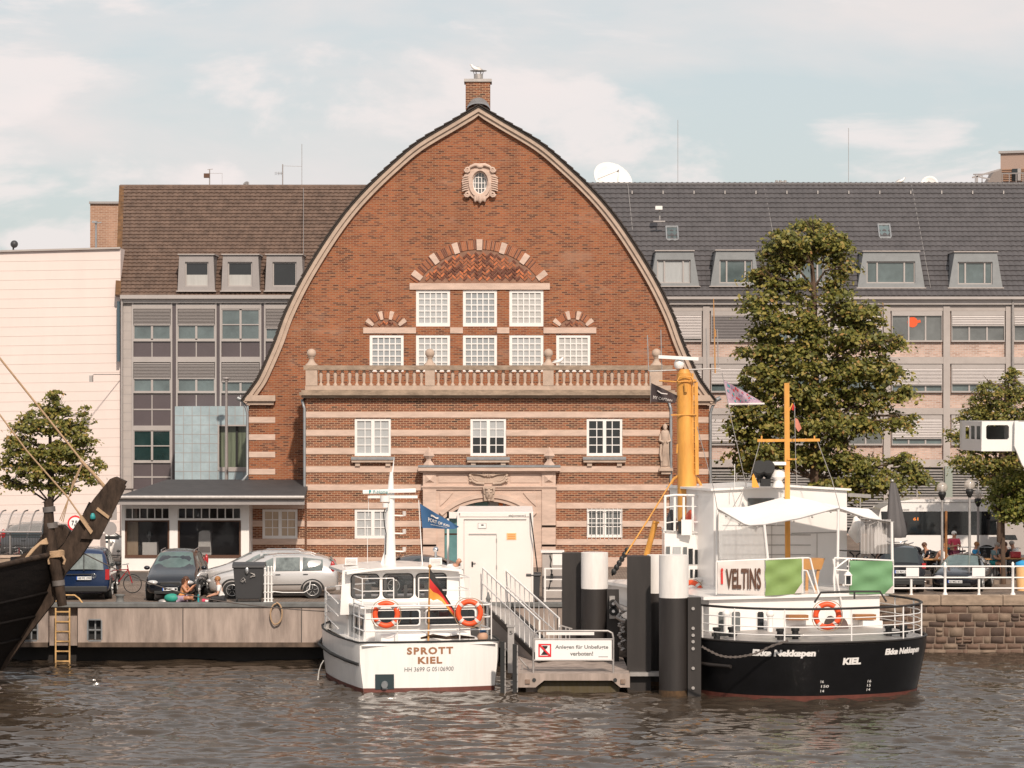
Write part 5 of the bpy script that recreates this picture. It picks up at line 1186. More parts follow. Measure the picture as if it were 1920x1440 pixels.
# flags on the boat
def flag(D, pole, poly, cols, name, label, text=None, T=None, wav=.06, polem='white'):
    T = thing(name, label, 'flag', P(*pole[0], D)); b = MB(); b.cyl(P(*pole[0], D), P(*pole[1], D), .022, .016, 6); b.build('flag_pole', M[polem], T); return T
def cloth(T, name, tl, bl, tr_, br, D, mats, bands=1, wav=.07, n=16, nv=6):
    def pt(u, v): 
        a = Vector((*tl, 0)).lerp(Vector((*tr_, 0)), u); c = Vector((*bl, 0)).lerp(Vector((*br, 0)), u); p = c.lerp(a, v); q = P(p.x, p.y, D); q.y += wav*math.sin(u*7+v*2.2)*min(1, u*3); return q
    b = MB(); nv = bands*nv
    vs = [pt(i/n, j/nv) for j in range(nv+1) for i in range(n+1)]; w_ = n+1
    for j in range(nv):
        for i in range(n): b.f.append((j*w_+i, j*w_+i+1, (j+1)*w_+i+1, (j+1)*w_+i)); b.m.append(j*bands//nv); b.s.append(True)
    b.v = [tuple(v) for v in vs]; o = b.build(name, mats, T); return o, pt
T = thing('harbour_flag', 'blue pennant flag with white lettering on the motor boat wheelhouse roof', 'flag', P(791, 1056, 95.2))
b = MB(); b.cyl(P(792, 1058, 95.2), P(785, 938, 95.2), .022, .014, 6); b.build('flag_pole', M['white'], T)
o, pt = cloth(T, 'flag_cloth', (787,944), (792,990), (861,988), (852,992), 95.15, [M['flag_blue']], wav=.10)
b = MB(); b.text('PORT OF KIEL', lambda u, v: pt(.20+.62*u, .33+.22*v)+Vector((0,-.03,0)), bold=.02); b.text('welcome aboard'[:0] or '~~~~~~~~~~', lambda u, v: pt(.26+.5*u, .18+.05*v)+Vector((0,-.03,0)))
q = pt(.36, .72)+Vector((0,-.03,0)); b.text('~', lambda u, v: pt(.28+.2*u, .64+.18*v)+Vector((0,-.035,0)), bold=.05); b.build('flag_lettering', M['banner_white'], T)
T = thing('national_flag', 'black red and gold flag drooping from a wooden staff on the boat stern', 'flag', P(805, 1200, 90.6))
b = MB(); b.cyl(P(803, 1205, 90.5), P(806, 1064, 90.5), .032, .028, 8); b.ball(P(806, 1062, 90.5), .06, 8, 6); b.build('flag_staff', M['wood_chair'], T)
b = MB(); n = 22
LE = [(806,1066),(814,1078),(822,1092),(832,1110),(844,1130),(854,1148),(864,1162)]; LO = [(805,1121),(812,1126),(820,1124),(829,1128),(840,1142),(852,1158),(862,1164)]
vs = []; nb = 12
for i in range(len(LE)):
    for j in range(nb+1):
        t = j/nb; x = LE[i][0]*(1-t)+LO[i][0]*t; y = LE[i][1]*(1-t)+LO[i][1]*t; q = P(x, y, 90.45); q.y += .08*math.sin(i*1.7+t*5)*min(1, i/2); vs.append(q)
for i in range(len(LE)-1):
    for j in range(nb): b.f.append((i*(nb+1)+j, i*(nb+1)+j+1, (i+1)*(nb+1)+j+1, (i+1)*(nb+1)+j)); b.m.append(j*3//nb); b.s.append(True)
b.v = [tuple(v) for v in vs]; b.build('flag_cloth', [M['flag_black'], M['flag_red'], M['flag_gold']], T)
# railings
b = MB(); st = []
for v in (-1.95, -1.0, 0, 1.0, 1.95): st.append((.1-.18*(1-(v/2.1)**2)*0+.0, v))
for v in (-1.98, -.98, .98, 1.98): b.cyl(BS(.12, v, 1.45), BS(.12, v, 2.62), .022, n=6)
for z_ in (2.62, 2.24, 1.86): b.tube([BS(1.9, -2.02, z_), BS(.3, -2.0, z_), BS(.12, -1.9, z_), BS(.05, 0, z_), BS(.12, 1.9, z_), BS(.3, 2.0, z_), BS(2.2, 2.02, z_)], .025 if z_ < 2.6 else .03, 6)
for u_ in (.9, 1.9): 
    for s_ in (-1, 1): b.cyl(BS(u_, s_*2.02, 1.45), BS(u_, s_*2.02, 2.62), .022, n=6)
b.build('stern_railing', M['boat_white'], SP)
b = MB()      # bow / side rail on the port side, ladder rails around the wheelhouse
for u_ in (6.0, 7.4, 8.6): 
    k = 2.25 if u_ < 6.5 else 2.0 if u_ < 8 else 1.1; b.cyl(BS(u_, -k, 1.55), BS(u_, -k, 2.75), .022, n=6)
for z_ in (2.75, 2.35, 1.95): b.tube([BS(3.5, -2.25, z_-.25), BS(6.0, -2.25, z_), BS(7.4, -2.0, z_), BS(8.6, -1.1, z_), BS(9.3, 0, z_)], .022, 6)
b.build('bow_railing', M['boat_white'], SP)
b = MB()
for u0, v0, v1 in ((2.2, -1.7, -.7), (2.2, .1, 1.75)):
    for v in (v0, v1): b.cyl(BS(u0, v, 2.45), BS(u0, v, 3.35), .02, n=6)
    for z_ in (3.35, 2.95, 2.62): b.tube([BS(3.8, v0, z_), BS(u0, v0, z_), BS(u0, v1, z_)] if v0 < 0 else [BS(u0, v0, z_), BS(u0, v1, z_), BS(3.8, v1, z_)], .018, 6)
b.build('cabin_top_railing', M['boat_white'], SP)
# side windows on the port side of the aft cabin
b = MB()
for u0, u1 in ((2.1, 2.9), (3.15, 4.0)):
    q = [BS(u0, -1.725, 1.55), BS(u1, -1.725, 1.55), BS(u1, -1.71, 2.2), BS(u0, -1.71, 2.2)]; b.add([p-BS.r*.015 for p in q], [(0,1,2,3)])
b.build('side_windows', M['glass_grey'], SP)
b = MB(); BS.box(b, .6, 1.7, -1.4, 1.4, 1.42, 1.72, 0); b.build('stern_bench', M['boat_white'], SP, bev=.04)
b = MB(); b.tube([BS(.35, -.2, 1.60), BS(.4, .2, 1.66), BS(.35, .6, 1.60), BS(.4, 1.0, 1.62), BS(.35, 1.5, 1.58)], [.03,.07,.05,.07,.03], 6); b.build('furled_cover', M['ship_wood'], SP)
b = MB(); c = P(905, 1194, 90.9); b.ball(c, .17, 12, 9); b.cyl(c+Vector((0,0,.12)), c+Vector((0,0,.24)), .1, .09, 10, 1); b.build('ball_fender', [M['buff'], M['flag_blue']], label='buff ball fender with blue top at the motor boat stern', cat='fender')
life_ring(P(724, 1152, 90.15), 'orange life ring on the motor boat stern rail, left of the drooping flag')
life_ring(P(880, 1149, 90.25), 'orange life ring on the motor boat stern rail, right of the drooping flag')
b = MB(); pts = [P(607, 1238, 93), P(602, 1246, 93), P(598, 1258, 93), P(596, 1275, 93)]; b.tube(pts, [.02,.018,.02,.03], 6); tag(b.build('bilge_water', M['lamp_glass'], SP), 'thin jet of water pouring from the hull side')
# ---------------------------------------------------------------- black and white ship on the right
BE = Frame(X(1600, 87.6), 87.6, 20)
EK = thing('passenger_ship', 'black-hulled white ship with canvas awning and yellow masts', 'ship', BE(0, 0, 0))
HB = 3.85
def eh(a, zf):       # hull outline by angle: a in -180..180 around, stern at 0. returns u, v
    pass
def half_beam(u): 
    if u < 4.2: return HB*math.sqrt(max(0, 1-((4.2-u)/4.2)**2.4))**.8
    if u > 10.5: return HB*max(0, 1-((u-10.5)/4.6)**1.8)
    return HB
US = [0, .002, .01, .03, .07, .14, .25, .4, .65, 1.0, 1.6, 2.4, 3.2, 4.2, 6, 8, 10.5, 12, 13.5, 14.6, 15.1]
def esheer(u): return 1.72+.0*u+(.012*(max(0, u-5))**2)
def ep(u, s_, side):
    z = -.3+(esheer(u)+.3)*s_; k = .90+.10*min(1, s_*1.2); cu = .38*(1-s_)*max(0, 1-u/3); return BE(u+cu, side*half_beam(u)*k, z)
b = MB(); ss = [0, .16, .34, .5, .7, .85, 1]
ring = [(u, -1) for u in reversed(US)]+[(u, 1) for u in US[1:]]
vs = [ep(u, s_, sd_) for u, sd_ in ring for s_ in ss]; n = len(ss)
b.add(vs, [(i*n+j, (i+1)*n+j, (i+1)*n+j+1, i*n+j+1) for i in range(len(ring)-1) for j in range(n-1)], 0, True)
b.build('hull', mat('hull_black', (.006,.006,.007), .38, coat=.08, var=.3, spec=.35), EK)
b = MB(); vs = [ep(u, s_, sd_)+(ep(u, s_, sd_)-BE(4, 0, 0)).normalized()*.012 for u, sd_ in ring for s_ in (0, .205)]
b.add(vs, [(2*i, 2*i+2, 2*i+3, 2*i+1) for i in range(len(ring)-1)], 0, True); b.build('boot_top', M['red_boot'], EK)
b = MB(); vs = [BE(u, sd_*half_beam(u)*.985, esheer(u)-.06) for u, sd_ in ring]; b.add(vs, [tuple(range(len(vs)-1, -1, -1))]); b.build('main_deck', M['galv'], EK)
b = MB(); b.tube([ep(u, 1, sd_) for u, sd_ in ring], .035, 6); b.tube([ep(u, .62, sd_)+(ep(u, .62, sd_)-BE(4, 0, 1)).normalized()*.05 for u, sd_ in ring if sd_ < 0 and 1.2 < u < 9], .06, 6)
c = ep(3.2, .52, 1); b.bar(c, c+BE.r*.5+BE.f*.6, .12, .14); b.build('rub_rail', M['black_steel'], EK)
def on_hull(uc, sd_, wid, z0, z1):
    # walk along the hull outline from arc position uc (metres from the stern centre)
    us = 9*np.linspace(0, 1, 900)**3; vv = np.array([half_beam(u) for u in us]); sarc = np.concatenate([[0], np.cumsum(np.hypot(np.diff(us), np.diff(vv)))])
    def fn(p, v):
        s_ = uc+wid*(p-.5)*(1 if sd_ > 0 else 1); side = 1 if s_ > 0 else -1; u = float(np.interp(abs(s_), sarc, us)); z = z0+(z1-z0)*v
        q = ep(u, (z+.3)/(esheer(u)+.3), side); o = (q-BE(4.2, 0, z)); o.z = 0; return q+o.normalized()*.02
    return fn
# letters are placed by where they stand on the rounded stern
def arc_at(px):     # arc position whose projection falls in photo column px
    L_ = []
    for k in range(-700, 701):
        s_ = k/100; q = on_hull(s_, 1, 0, 1.2, 1.2)(.5, 0); L_.append((960+q.x*F/q.y, s_))
    top = max(L_)[1]; L_ = [t for t in L_ if t[1] <= top]
    return min(L_, key=lambda t: abs(t[0]-px))[1]
b = MB()
def hull_text(t, pa, pb_, ya, yb_, bold=.03):
    a0, a1 = arc_at(pa), arc_at(pb_); f = on_hull((a0+a1)/2, 1, a1-a0, 0, 1); D_ = f(.5, 0).y
    g_ = on_hull((a0+a1)/2, 1, a1-a0, Z(yb_, D_), Z(ya, D_)); b.text(t, lambda u, v: g_(u+(.06/len(t)**.5)*v-.01, v), bold=bold)
for a_ in (('Ekke Nekkepen', 1412, 1530, 1217, 1233, .06), ('KIEL', 1581, 1615, 1232, 1245, .06), ('Ekke Nekkepen', 1659, 1721, 1213, 1228, .06)): b = MB(); hull_text(*a_); b.build('name_lettering', M['white'], EK)
b = MB(); hull_text('16', 1540, 1546, 1275, 1280, .0); hull_text('150', 1541, 1556, 1284, 1289, 0); hull_text('14', 1540, 1547, 1293, 1298, 0); hull_text('16', 1632, 1639, 1274, 1279, 0); hull_text('15', 1632, 1639, 1282, 1287, 0); hull_text('14', 1632, 1639, 1290, 1295, 0); b.build('draught_marks', M['white'], EK)
# stern rail
b = MB(); rr = [(u, -1) for u in reversed([.0, .3, 1.0, 2.4, 4.2, 6, 8])]+[(u, 1) for u in [.3, 1.0, 2.4, 4.2, 6]]
rp = lambda u, sd_, z: BE(u+.12, sd_*half_beam(u)*.97, z)
def rr_curve(z, us): return [rp(u, sd_, z) for u, sd_ in ([(u, -1) for u in reversed(us)]+[(u, 1) for u in us[1:]])]
fine_us = [0, .05, .2, .5, 1.0, 1.7, 2.6, 3.6, 5, 6.5]
for dz in (.72, .46, .22): b.tube(rr_curve(esheer(0)+dz, fine_us), .018, 6)
for u, sd_ in [(0,1),(.35,1),(1.4,1),(3.0,1),(4.4,1),(5.6,1),(.4,-1),(1.5,-1),(2.8,-1),(4.2,-1),(5.4,-1),(6.4,-1)]: b.cyl(rp(u, sd_, esheer(u)-.05), rp(u, sd_, esheer(u)+.98), .024, n=6)
b.build('stern_railing', M['boat_white'], EK)
b = MB(); b.tube(rr_curve(esheer(0)+1.0, fine_us), .04, 6); D_ = 88.2; b.tube([P(1527, 1130, D_), P(1539, 1111, D_), P(1600, 1109, D_), P(1650, 1109, D_), P(1662, 1128, D_)], .035, 6); b.bar(P(1602, 1109, D_), P(1602, 1123, D_), .05); b.build('top_rail', M['black_steel'], EK)
life_ring(P(1551, 1154.5, 87.9), 'orange life ring on the stern rail of the black-hulled ship')
life_ring(P(1297, 1112, 94.5), 'orange life ring partly hidden behind the white-topped pile', n=(-.6,-.8,0))
# main deckhouse under the sun deck
zd = Z(1112, 92)
b = MB(); BE.box(b, 3.85, 12.2, -3.0, 2.85, 1.6, zd-.08); b.build('deckhouse', M['boat_white'], EK)
b = MB(); BE.box(b, 3.7, 12.6, -3.25, 3.1, zd-.08, zd+.02); b.build('sun_deck', M['boat_white'], EK)
DE = BE(4.4, 0, 0).y
sk = math.tan(R(20))
def eq(px, py, off_=0):      # point on the deckhouse aft face seen in this photo column
    # plane: u = 4.4-off_
    n_ = BE.f; o = BE(3.85-off_, 0, 0); d = Vector(((px-960)/F, 1, -(py-HY)/F)); c0 = Vector((0, 0, CAMZ)); t = (o-c0).dot(n_)/d.dot(n_); return c0+d*t
def eside(px, py, v=-3.0, off_=.0):
    n_ = BE.r; o = BE(0, v-off_, 0); d = Vector(((px-960)/F, 1, -(py-HY)/F)); c0 = Vector((0, 0, CAMZ)); t = (o-c0).dot(n_)/d.dot(n_); return c0+d*t
def upl(px, py, u):
    return eq(px, py, 3.85-u)
def quadw(name, pts, fr, gl, parent, f=eq):
    b = MB(); q = [f(*p, .03) for p in pts]; c = sum(q, Vector())/len(q); big = [c+(p-c)*1.12 for p in q]; n = len(q)
    b.add(big+q, [(i, (i+1) % n, n+(i+1) % n, n+i) for i in range(n)], 0); b.add([p+Vector((0,.01,0)) for p in q], [tuple(range(n))], 1); return b.build(name, [M[fr], M[gl]], parent)
for a, c in ((1347,1358),(1372,1388),(1420,1432)): quadw('deckhouse_window', [(a,1150),(a+2,1147),(c-2,1147),(c,1150),(c,1196),(c-2,1199),(a+2,1199),(a,1196)], 'boat_white', 'glass_grey' if a != 1420 else 'glass_dark', EK)
b = MB()
for a, c, d, e in ((1479,1516,1153,1163),(1604,1643,1152,1162)): q = [eq(a, e, .25), eq(c, e, .25), eq(c, d, .25), eq(a, d, .25)]; k = BE.f*.2; b.add(q+[p+k for p in q], [(0,1,2,3),(3,2,6,7),(0,4,5,1),(1,5,6,2),(0,3,7,4)])
build_each(b, 'wooden_locker', M['wood'], EK)
b = MB(); q = [eq(1618, 1200, .3), eq(1655, 1200, .3), eq(1655, 1164, .3), eq(1618, 1164, .3)]; k = BE.f*.3; b.add(q+[p+k for p in q], [(0,1,2,3),(3,2,6,7),(0,4,5,1),(1,5,6,2),(0,3,7,4)])
b.build('white_locker', M['white'], EK)
b = MB(); c = BE(3.4, 1.0, 1.75); b.cyl(c-BE.r*.05, c+BE.r*.35, .42, n=20); b.cyl(c-BE.r*.09, c-BE.r*.05, .5, n=20); b.build('rope_drum', mat('drum', (.10,.06,.05), .6, var=.3), EK)
for uu_, vv_ in ((1.6, -1.4), (1.5, 2.2), (2.7, -3.0)):
    b = MB(); c = BE(uu_, vv_, esheer(0)-.05)
    for s_ in (-.25, .25): p = c+BE.r*s_; b.cyl(p, p+Vector((0,0,.36)), .1, n=12); b.cyl(p+Vector((0,0,.3)), p+Vector((0,0,.38)), .13, n=12)
    b.bar(c-BE.r*.4+Vector((0,0,.16)), c+BE.r*.4+Vector((0,0,.16)), .1); b.build('mooring_bitts', M['black'], EK)
b = MB()
for px in (1362, 1444): 
    b = MB(); c = eq(px, 1195, .5); b.cyl(Vector((c.x, c.y, 1.66)), eq(px, 1154, .5), .09, n=10); p = eq(px, 1151, .5); b.ball(p, .13, 10, 8); b.build('vent_cowl', M['boat_white'], EK)
# sun deck rail, banners
USR = 3.75
def ur(px, py, off_=0): return upl(px, py, USR-off_)
b = MB(); 
for seg_ in ([(1343,1053),(1437,1049),(1515,1046),(1519,1047),(1533,1105),(1536,1115)], [(1566,1120),(1563,1085),(1565,1046),(1675,1051),(1675,1112)], [(1504,1069),(1513,1070),(1528,1110)], [(1564,1068),(1592,1070)], [(1562,1048),(1590,1195)], [(1590,1048),(1566,1066)]): b.tube([ur(*p) for p in seg_], .03, 6)
for px, y0, y1 in ((1343,1053,1115),(1437,1050,1115),(1505,1047,1112),(1592,1049,1112),(1565,1046,1115)): b.cyl(ur(px, y0), ur(px, y1), .028, n=6)
b.build('sun_deck_railing', M['boat_white'], EK)
def banner(name, a, c, ya, yb_, yc, yd, m, label, corner=None, amp=1):
    T = thing(name, label, 'banner', ur((a+c)/2, yc), 'banners on the sun deck rail'); b = MB(); n = 20
    def fn(u, v):
        q = Vector(ur(a+(c-a)*u, (yc+(yd-yc)*u)*(1-v)+(ya+(yb_-ya)*u)*v, .06)); g_ = .035*(1+math.sin((u*.9+v*1.0)*7+1.5*v*v))*(.3+.7*math.sin(math.pi*v))+.02*(1+math.sin((u*.5-v*1.2)*11)); return q-BE.f*abs(g_)*amp
    b.grid(fn, n, 12); b.build('cloth', m, T); return T, fn
T, fn = banner('lettered_banner', 1345, 1433, 1053, 1050, 1113, 1116, M['banner_white'], 'white banner with tall dark letters on the sun deck rail', amp=.3)
b = MB(); b.text('VELTINS', lambda u, v: fn(.16+.75*u,   .16+.62*v)-BE.f*.06, bold=.03, space=1.0); b.build('lettering', M['wood_dark'], T)
b = MB(); b.text('i', lambda u, v: fn(.06+.05*u, .3+.5*v)-BE.f*.035, bold=.05); b.build('bottle_mark', M['flag_red'], T)
T, fn = banner('green_banner', 1434, 1502, 1051, 1047, 1117, 1113, M['green_banner'], 'yellow-green banner beside the lettered one on the sun deck rail')
b = MB(); b.add([fn(.8, .02)-BE.f*.05, fn(1, .02)-BE.f*.05, fn(1, .35)-BE.f*.05], [(0,1,2)]); b.build('white_corner', M['banner_white'], T)
T, fn = banner('green_banner', 1592, 1672, 1051, 1052, 1113, 1114, M['green_banner_cool'], 'cooler green banner on the sun deck rail right of the stairs')
b = MB(); b.add([fn(.82, .02)-BE.f*.05, fn(1, .02)-BE.f*.05, fn(1, .3)-BE.f*.05], [(0,1,2)]); b.build('white_corner', M['banner_white'], T)
# posts and awning
b = MB()
def up2(px, py, u): return upl(px, py, u)
b.cyl(up2(1433, 984, 3.9), up2(1440, 1052, 3.9), .045, n=8); b.build('awning_post', M['boat_white'], EK); b = MB(); b.cyl(up2(1572, 955, 3.9), up2(1570, 1110, 3.9), .045, n=8); b.build('awning_post', M['boat_white'], EK); b = MB(); b.cyl(up2(1672, 979, 3.9), up2(1674, 1112, 3.9), .045, n=8)
b.build('awning_post', M['boat_white'], EK); b = MB(); b.cyl(up2(1345, 955, 5.5), up2(1344, 1052, 5.5), .04, n=8); b.build('awning_post', M['boat_white'], EK); b = MB(); b.cyl(up2(1572, 1110, 3.9), up2(1590, 1200, 3.5), .03, n=8)
b.build('awning_post', M['boat_white'], EK)
AW = thing('awning', 'white canvas awning with a peak and drooping edges over the sun deck', 'awning', up2(1510, 983, 4.5))
def awn(u, v):       # u left-right, v front edge to the back edge
    fr = [(0,1345,954),(.22,1400,986),(.3,1433,984),(.5,1500,972),(.66,1555,957),(.7,1572,953),(.85,1625,972),(1,1676,979)]
    bk = [(0,1350,952),(.22,1400,950),(.45,1480,929),(.62,1540,942),(.7,1575,950),(.88,1630,954),(1,1655,975)]
    def it(t, L_):
        for k in range(len(L_)-1):
            if t <= L_[k+1][0]: q = (t-L_[k][0])/(L_[k+1][0]-L_[k][0]); return L_[k][1]+(L_[k+1][1]-L_[k][1])*q, L_[k][2]+(L_[k+1][2]-L_[k][2])*q
        return L_[-1][1:]
    a, c = it(u, fr), it(u, bk); p = Vector(up2(*a, 3.9)); q = Vector(up2(*c, 7.2)); r_ = p.lerp(q, v); r_.z -= .12*math.sin(math.pi*v); return r_
b = MB(); b.grid(awn, 48, 12); b.build('canvas', M['canvas'], AW)
b = MB(); b.tube([awn(k/30, 0) for k in range(31)], .02, 5)
for k in range(2, 29, 3): c = awn(k/30, 0)-Vector((0,0,.06)); b.ball(c, .035, 6, 5)
b.build('edge_lights', M['galv'], AW)
# clear weather curtains
b = MB(); b.grid(lambda u, v: Vector(up2(1349+86*u, (955+30*min(1, u*1.6))*v+1049*(1-v), 4.0))+BE.f*.04*math.sin(u*23+v*3), 24, 6); b.build('clear_curtain', M['glass_clear'], AW)
b = MB(); b.grid(lambda u, v: Vector(up2(1614+58*u, 974*v+1038*(1-v), 4.2))+BE.f*.07*math.sin(u*52), 60, 4); b.build('pleated_curtain', mat('pleat', (.55,.52,.50), .2, alpha=.62), AW)
# bridge house behind the awning
UH = 8.2
b = MB(); A_ = BE(UH, -3.1, 0); B2 = BE(UH, 1.6, 0); zt_ = Z(921, 96)
def hp(px, py, o=0): return upl(px, py, UH-o)
pa, pb2 = hp(1338, 1112), hp(1588, 1112); k = BE.f*3.6
zl, zm_, zr_ = hp(1338, 920).z, hp(1475, 913).z, hp(1588, 920).z; pm = hp(1475, 1112)
V_ = [Vector((pa.x, pa.y, zd)), Vector((pm.x, pm.y, zd)), Vector((pb2.x, pb2.y, zd)), Vector((pb2.x, pb2.y, zr_)), Vector((pm.x, pm.y, zm_)), Vector((pa.x, pa.y, zl))]
b.add(V_+[v+k for v in V_], [(0,1,4,5),(1,2,3,4),(0,5,11,6),(2,8,9,3),(5,4,10,11),(4,3,9,10),(6,11,10,7),(7,10,9,8)]); BH = b.build('bridge_house', M['boat_white'], EK)
b = MB(); b.add([V_[5]-BE.r*.15-BE.f*.12, V_[4]-BE.f*.12, V_[3]+BE.r*.1-BE.f*.12, V_[3]+BE.r*.1+k, V_[4]+k, V_[5]-BE.r*.15+k]+[p+Vector((0,0,.07)) for p in (V_[5]-BE.r*.15-BE.f*.12, V_[4]-BE.f*.12, V_[3]+BE.r*.1-BE.f*.12, V_[3]+BE.r*.1+k, V_[4]+k, V_[5]-BE.r*.15+k)],
  [(6,7,10,11),(7,8,9,10),(0,1,7,6),(1,2,8,7),(2,3,9,8),(5,0,6,11),(1,0,5,4),(2,1,4,3)]); b.build('bridge_roof', M['boat_white'], BH)
b = MB(); q = [hp(1402, 956, .02), hp(1452, 956, .02), hp(1452, 934, .02), hp(1402, 934, .02)]; b.add(q, [(0,1,2,3)]); b.build('bridge_window', M['glass_grey'], BH)
b = MB()
for p0, p1 in (((1355,985),(1478,985)),((1355,1003),(1520,1003)),((1355,1022),(1520,1022)),((1355,1040),(1520,1040)),((1380,985),(1380,1060)),((1447,985),(1447,1060)),((1532,1000),(1532,1105)),((1484,1000),(1568,998))): b.bar(hp(*p0, .01), hp(*p1, .01), .015, .025)
b.build('panel_joints', M['galv'], BH)
b = MB(); b.add([hp(1590, 931), hp(1633, 934), Vector(hp(1633, 934))+BE.f*2, Vector(hp(1590, 931))+BE.f*2]+[Vector(p)+Vector((0,0,.12)) for p in (hp(1590, 931), hp(1633, 934), Vector(hp(1633, 934))+BE.f*2, Vector(hp(1590, 931))+BE.f*2)], [(0,1,5,4),(4,5,6,7),(3,2,1,0),(1,2,6,5)]); b.cyl(hp(1613, 934), hp(1613, 1050), .03, n=6); b.build('side_canopy', M['galv'], EK)
b = MB(); c = hp(1603, 1000, .3); b.tube([c+Vector((0,0,.55)), c+Vector((.12,0,.3)), c, c+Vector((.12,0,-.3))], [.05,.22,.25,.08], 12); b.build('stowed_dinghy', M['boat_white'], EK)
# deck furniture
T = thing('wooden_table', 'round-backed honey wooden table standing on the sun deck', 'table', upl(1520, 1110, 5.2)); c = upl(1520, 1048, 5.2)
b = MB(); f = lambda px, py, o=0: Vector(upl(px, py, 5.2))+BE.f*o
b.add([f(1499,1048),f(1547,1047),f(1540,1068),f(1499,1068),f(1499,1048,.5),f(1547,1047,.5),f(1540,1068,.5),f(1499,1068,.5)], [(3,2,1,0),(0,1,5,4),(1,2,6,5),(4,5,6,7),(3,7,6,2),(0,4,7,3)]); b.build('backrest', M['wood_chair'], T)
b = MB(); b.bar(f(1516,1068,.1), f(1515,1110,.1), .09, .09); b.bar(f(1537,1068,.1), f(1531,1110,.1), .09, .09); b.bar(f(1502,1068,.5), f(1502,1110,.5), .08, .08); b.build('legs', M['wood_chair'], T)
T = thing('lantern', 'white lantern on the rail corner by the green banner', 'lantern', ur(1590, 1097)); b = MB(); c = ur(1590, 1097, .25); b.box(c.x-.1, c.x+.1, c.y-.1, c.y+.1, c.z, c.z+.03); b.box(c.x-.12, c.x+.12, c.y-.12, c.y+.12, c.z+.3, c.z+.33)
for i in (-1, 1):
    for j in (-1, 1): b.bar(c+Vector((i*.09,j*.09,.02)), c+Vector((i*.09,j*.09,.31)), .035)
b.lathe(c+Vector((0,0,.33)), [(.12,0),(.07,.07),(.02,.1)], 8); b.build('frame', M['boat_white'], T); b = MB(); b.box(c.x-.08, c.x+.08, c.y-.08, c.y+.08, c.z+.03, c.z+.3); b.build('glass', M['glass_dark'], T)
for i, (px, lab) in enumerate(((1600, 'left one of two black bar table tops above the right rail'), (1640, 'right one of two black bar table tops above the right rail'))):
    T = thing('bar_table', lab, 'table', upl(px+10, 1112, 4.9)); b = MB(); f = lambda px, py, o=0: Vector(upl(px, py, 4.9))+BE.f*o
    b.bar(f(px-15, 1033+i*3, .3), f(px+33, 1035+i*3, .3), .5, .03); b.build('top', M['black'], T); b = MB()
    for s_ in (-1, 1): b.tube([f(px+10+s_*11, 1036+i*3, .2), f(px+10+s_*3, 1042+i*3, .25), f(px+10, 1112, .25)], .03, 5)
    b.build('frame', M['black'], T)
# forward bridge wing with rail (left)
UF = 9.5
def fp(px, py, o=0): return upl(px, py, UF-o)
b = MB(); k = BE.f*2.6
q = [fp(1243,1000), fp(1322,1000), fp(1330,1060), fp(1330,1180), fp(1243,1180)]
k = Vector((.05, 2.6, 0)); q = [fp(1246,994), fp(1318,1000), fp(1326,1052), fp(1340,1062), fp(1340,1190), fp(1246,1190)]
n = len(q); b.add(q+[p+k for p in q], [tuple(range(n-1,-1,-1))]+[(i, (i+1) % n, n+(i+1) % n, n+i) for i in range(n)]); b.build('forward_house', M['boat_white'], EK)
for a, c, d, e, m_ in ((1249,1256,1025,1045,'glass_grey'),(1262,1276,1026,1045,'glass_curtain'),(1281,1288,1026,1045,'glass_grey'),(1291,1299,1029,1058,'glass_dark'),(1303,1309,1031,1058,'glass_dark'),(1294,1299,1068,1085,'glass_dark'),(1303,1308,1068,1096,'glass_dark')):
    b = MB(); q = [fp(a,e,.02), fp(c,e,.02), fp(c,d,.02), fp(a,d,.02)]; b.add(q, [(0,1,2,3)], 0); cc_ = [(a-.8,e+.8),(c+.8,e+.8),(c+.8,d-.8),(a-.8,d-.8)]; b.tube([fp(*p,.025) for p in cc_], .012, 4, m=1, closed=True); b.build('forward_window', [M[m_], M['boat_white']], EK)
b = MB(); q = [fp(1244,994), fp(1338,1000), Vector(fp(1338,1000))+k, Vector(fp(1244,994))+k]; b.add(q+[p-Vector((0,0,.1)) for p in q], [(0,1,2,3),(4,5,1,0),(7,6,5,4)]); b.build('bridge_wing_deck', M['boat_white'], EK)
b = MB(); FR = UF-.05
for px in (1247,1265,1282,1299,1312,1334): b.cyl(fp(px, 932, .0), fp(px, 996, .0), .045 if px < 1320 else .03, n=8)
for y in (930, 951, 980): b.tube([fp(1245, y+1), fp(1265, y-2), fp(1312, y-1), fp(1336, y-3)], .04 if y == 930 else .022, 6)
b.tube([fp(1334,930), Vector(fp(1334,926))+k], .04, 6); b.build('bridge_wing_railing', M['boat_white'], EK)
b = MB(); c = fp(1287, 1003, .2); b.box(c.x-.17, c.x+.17, c.y-.12, c.y+.12, c.z, c.z+.5, 0); b.box(c.x-.27, c.x-.17, c.y-.1, c.y+.1, c.z+.05, c.z+.45, 1); b.build('light_box', [M['boat_white'], M['black']], EK)
b = MB(); c = fp(1304, 974, -.55); b.ball((c.x, c.y, c.z), (.34,.34,.38), 16, 12); b.build('buoy_ball', M['orange_ball'], label='large orange ball buoy behind the white bridge wing rail', cat='buoy')
b = MB(); c = fp(1259, 984, -.5); b.lathe((c.x, c.y, c.z-.25), [(.05,0),(.2,.1),(.22,.3),(.12,.6),(.04,.75)], 12); b.build('cone_buoy', M['plastic_dark'], label='dark cone shaped buoy at the left end of the bridge wing rail', cat='buoy')
b = MB(); b.tube([fp(1296,1090,.3), fp(1306,1085,.4), fp(1330,1087,.4)], .05, 6); b.bar(fp(1292,1088,.3), fp(1312,1087,.3), .25, .12); b.build('fairlead', M['boat_white'], EK)
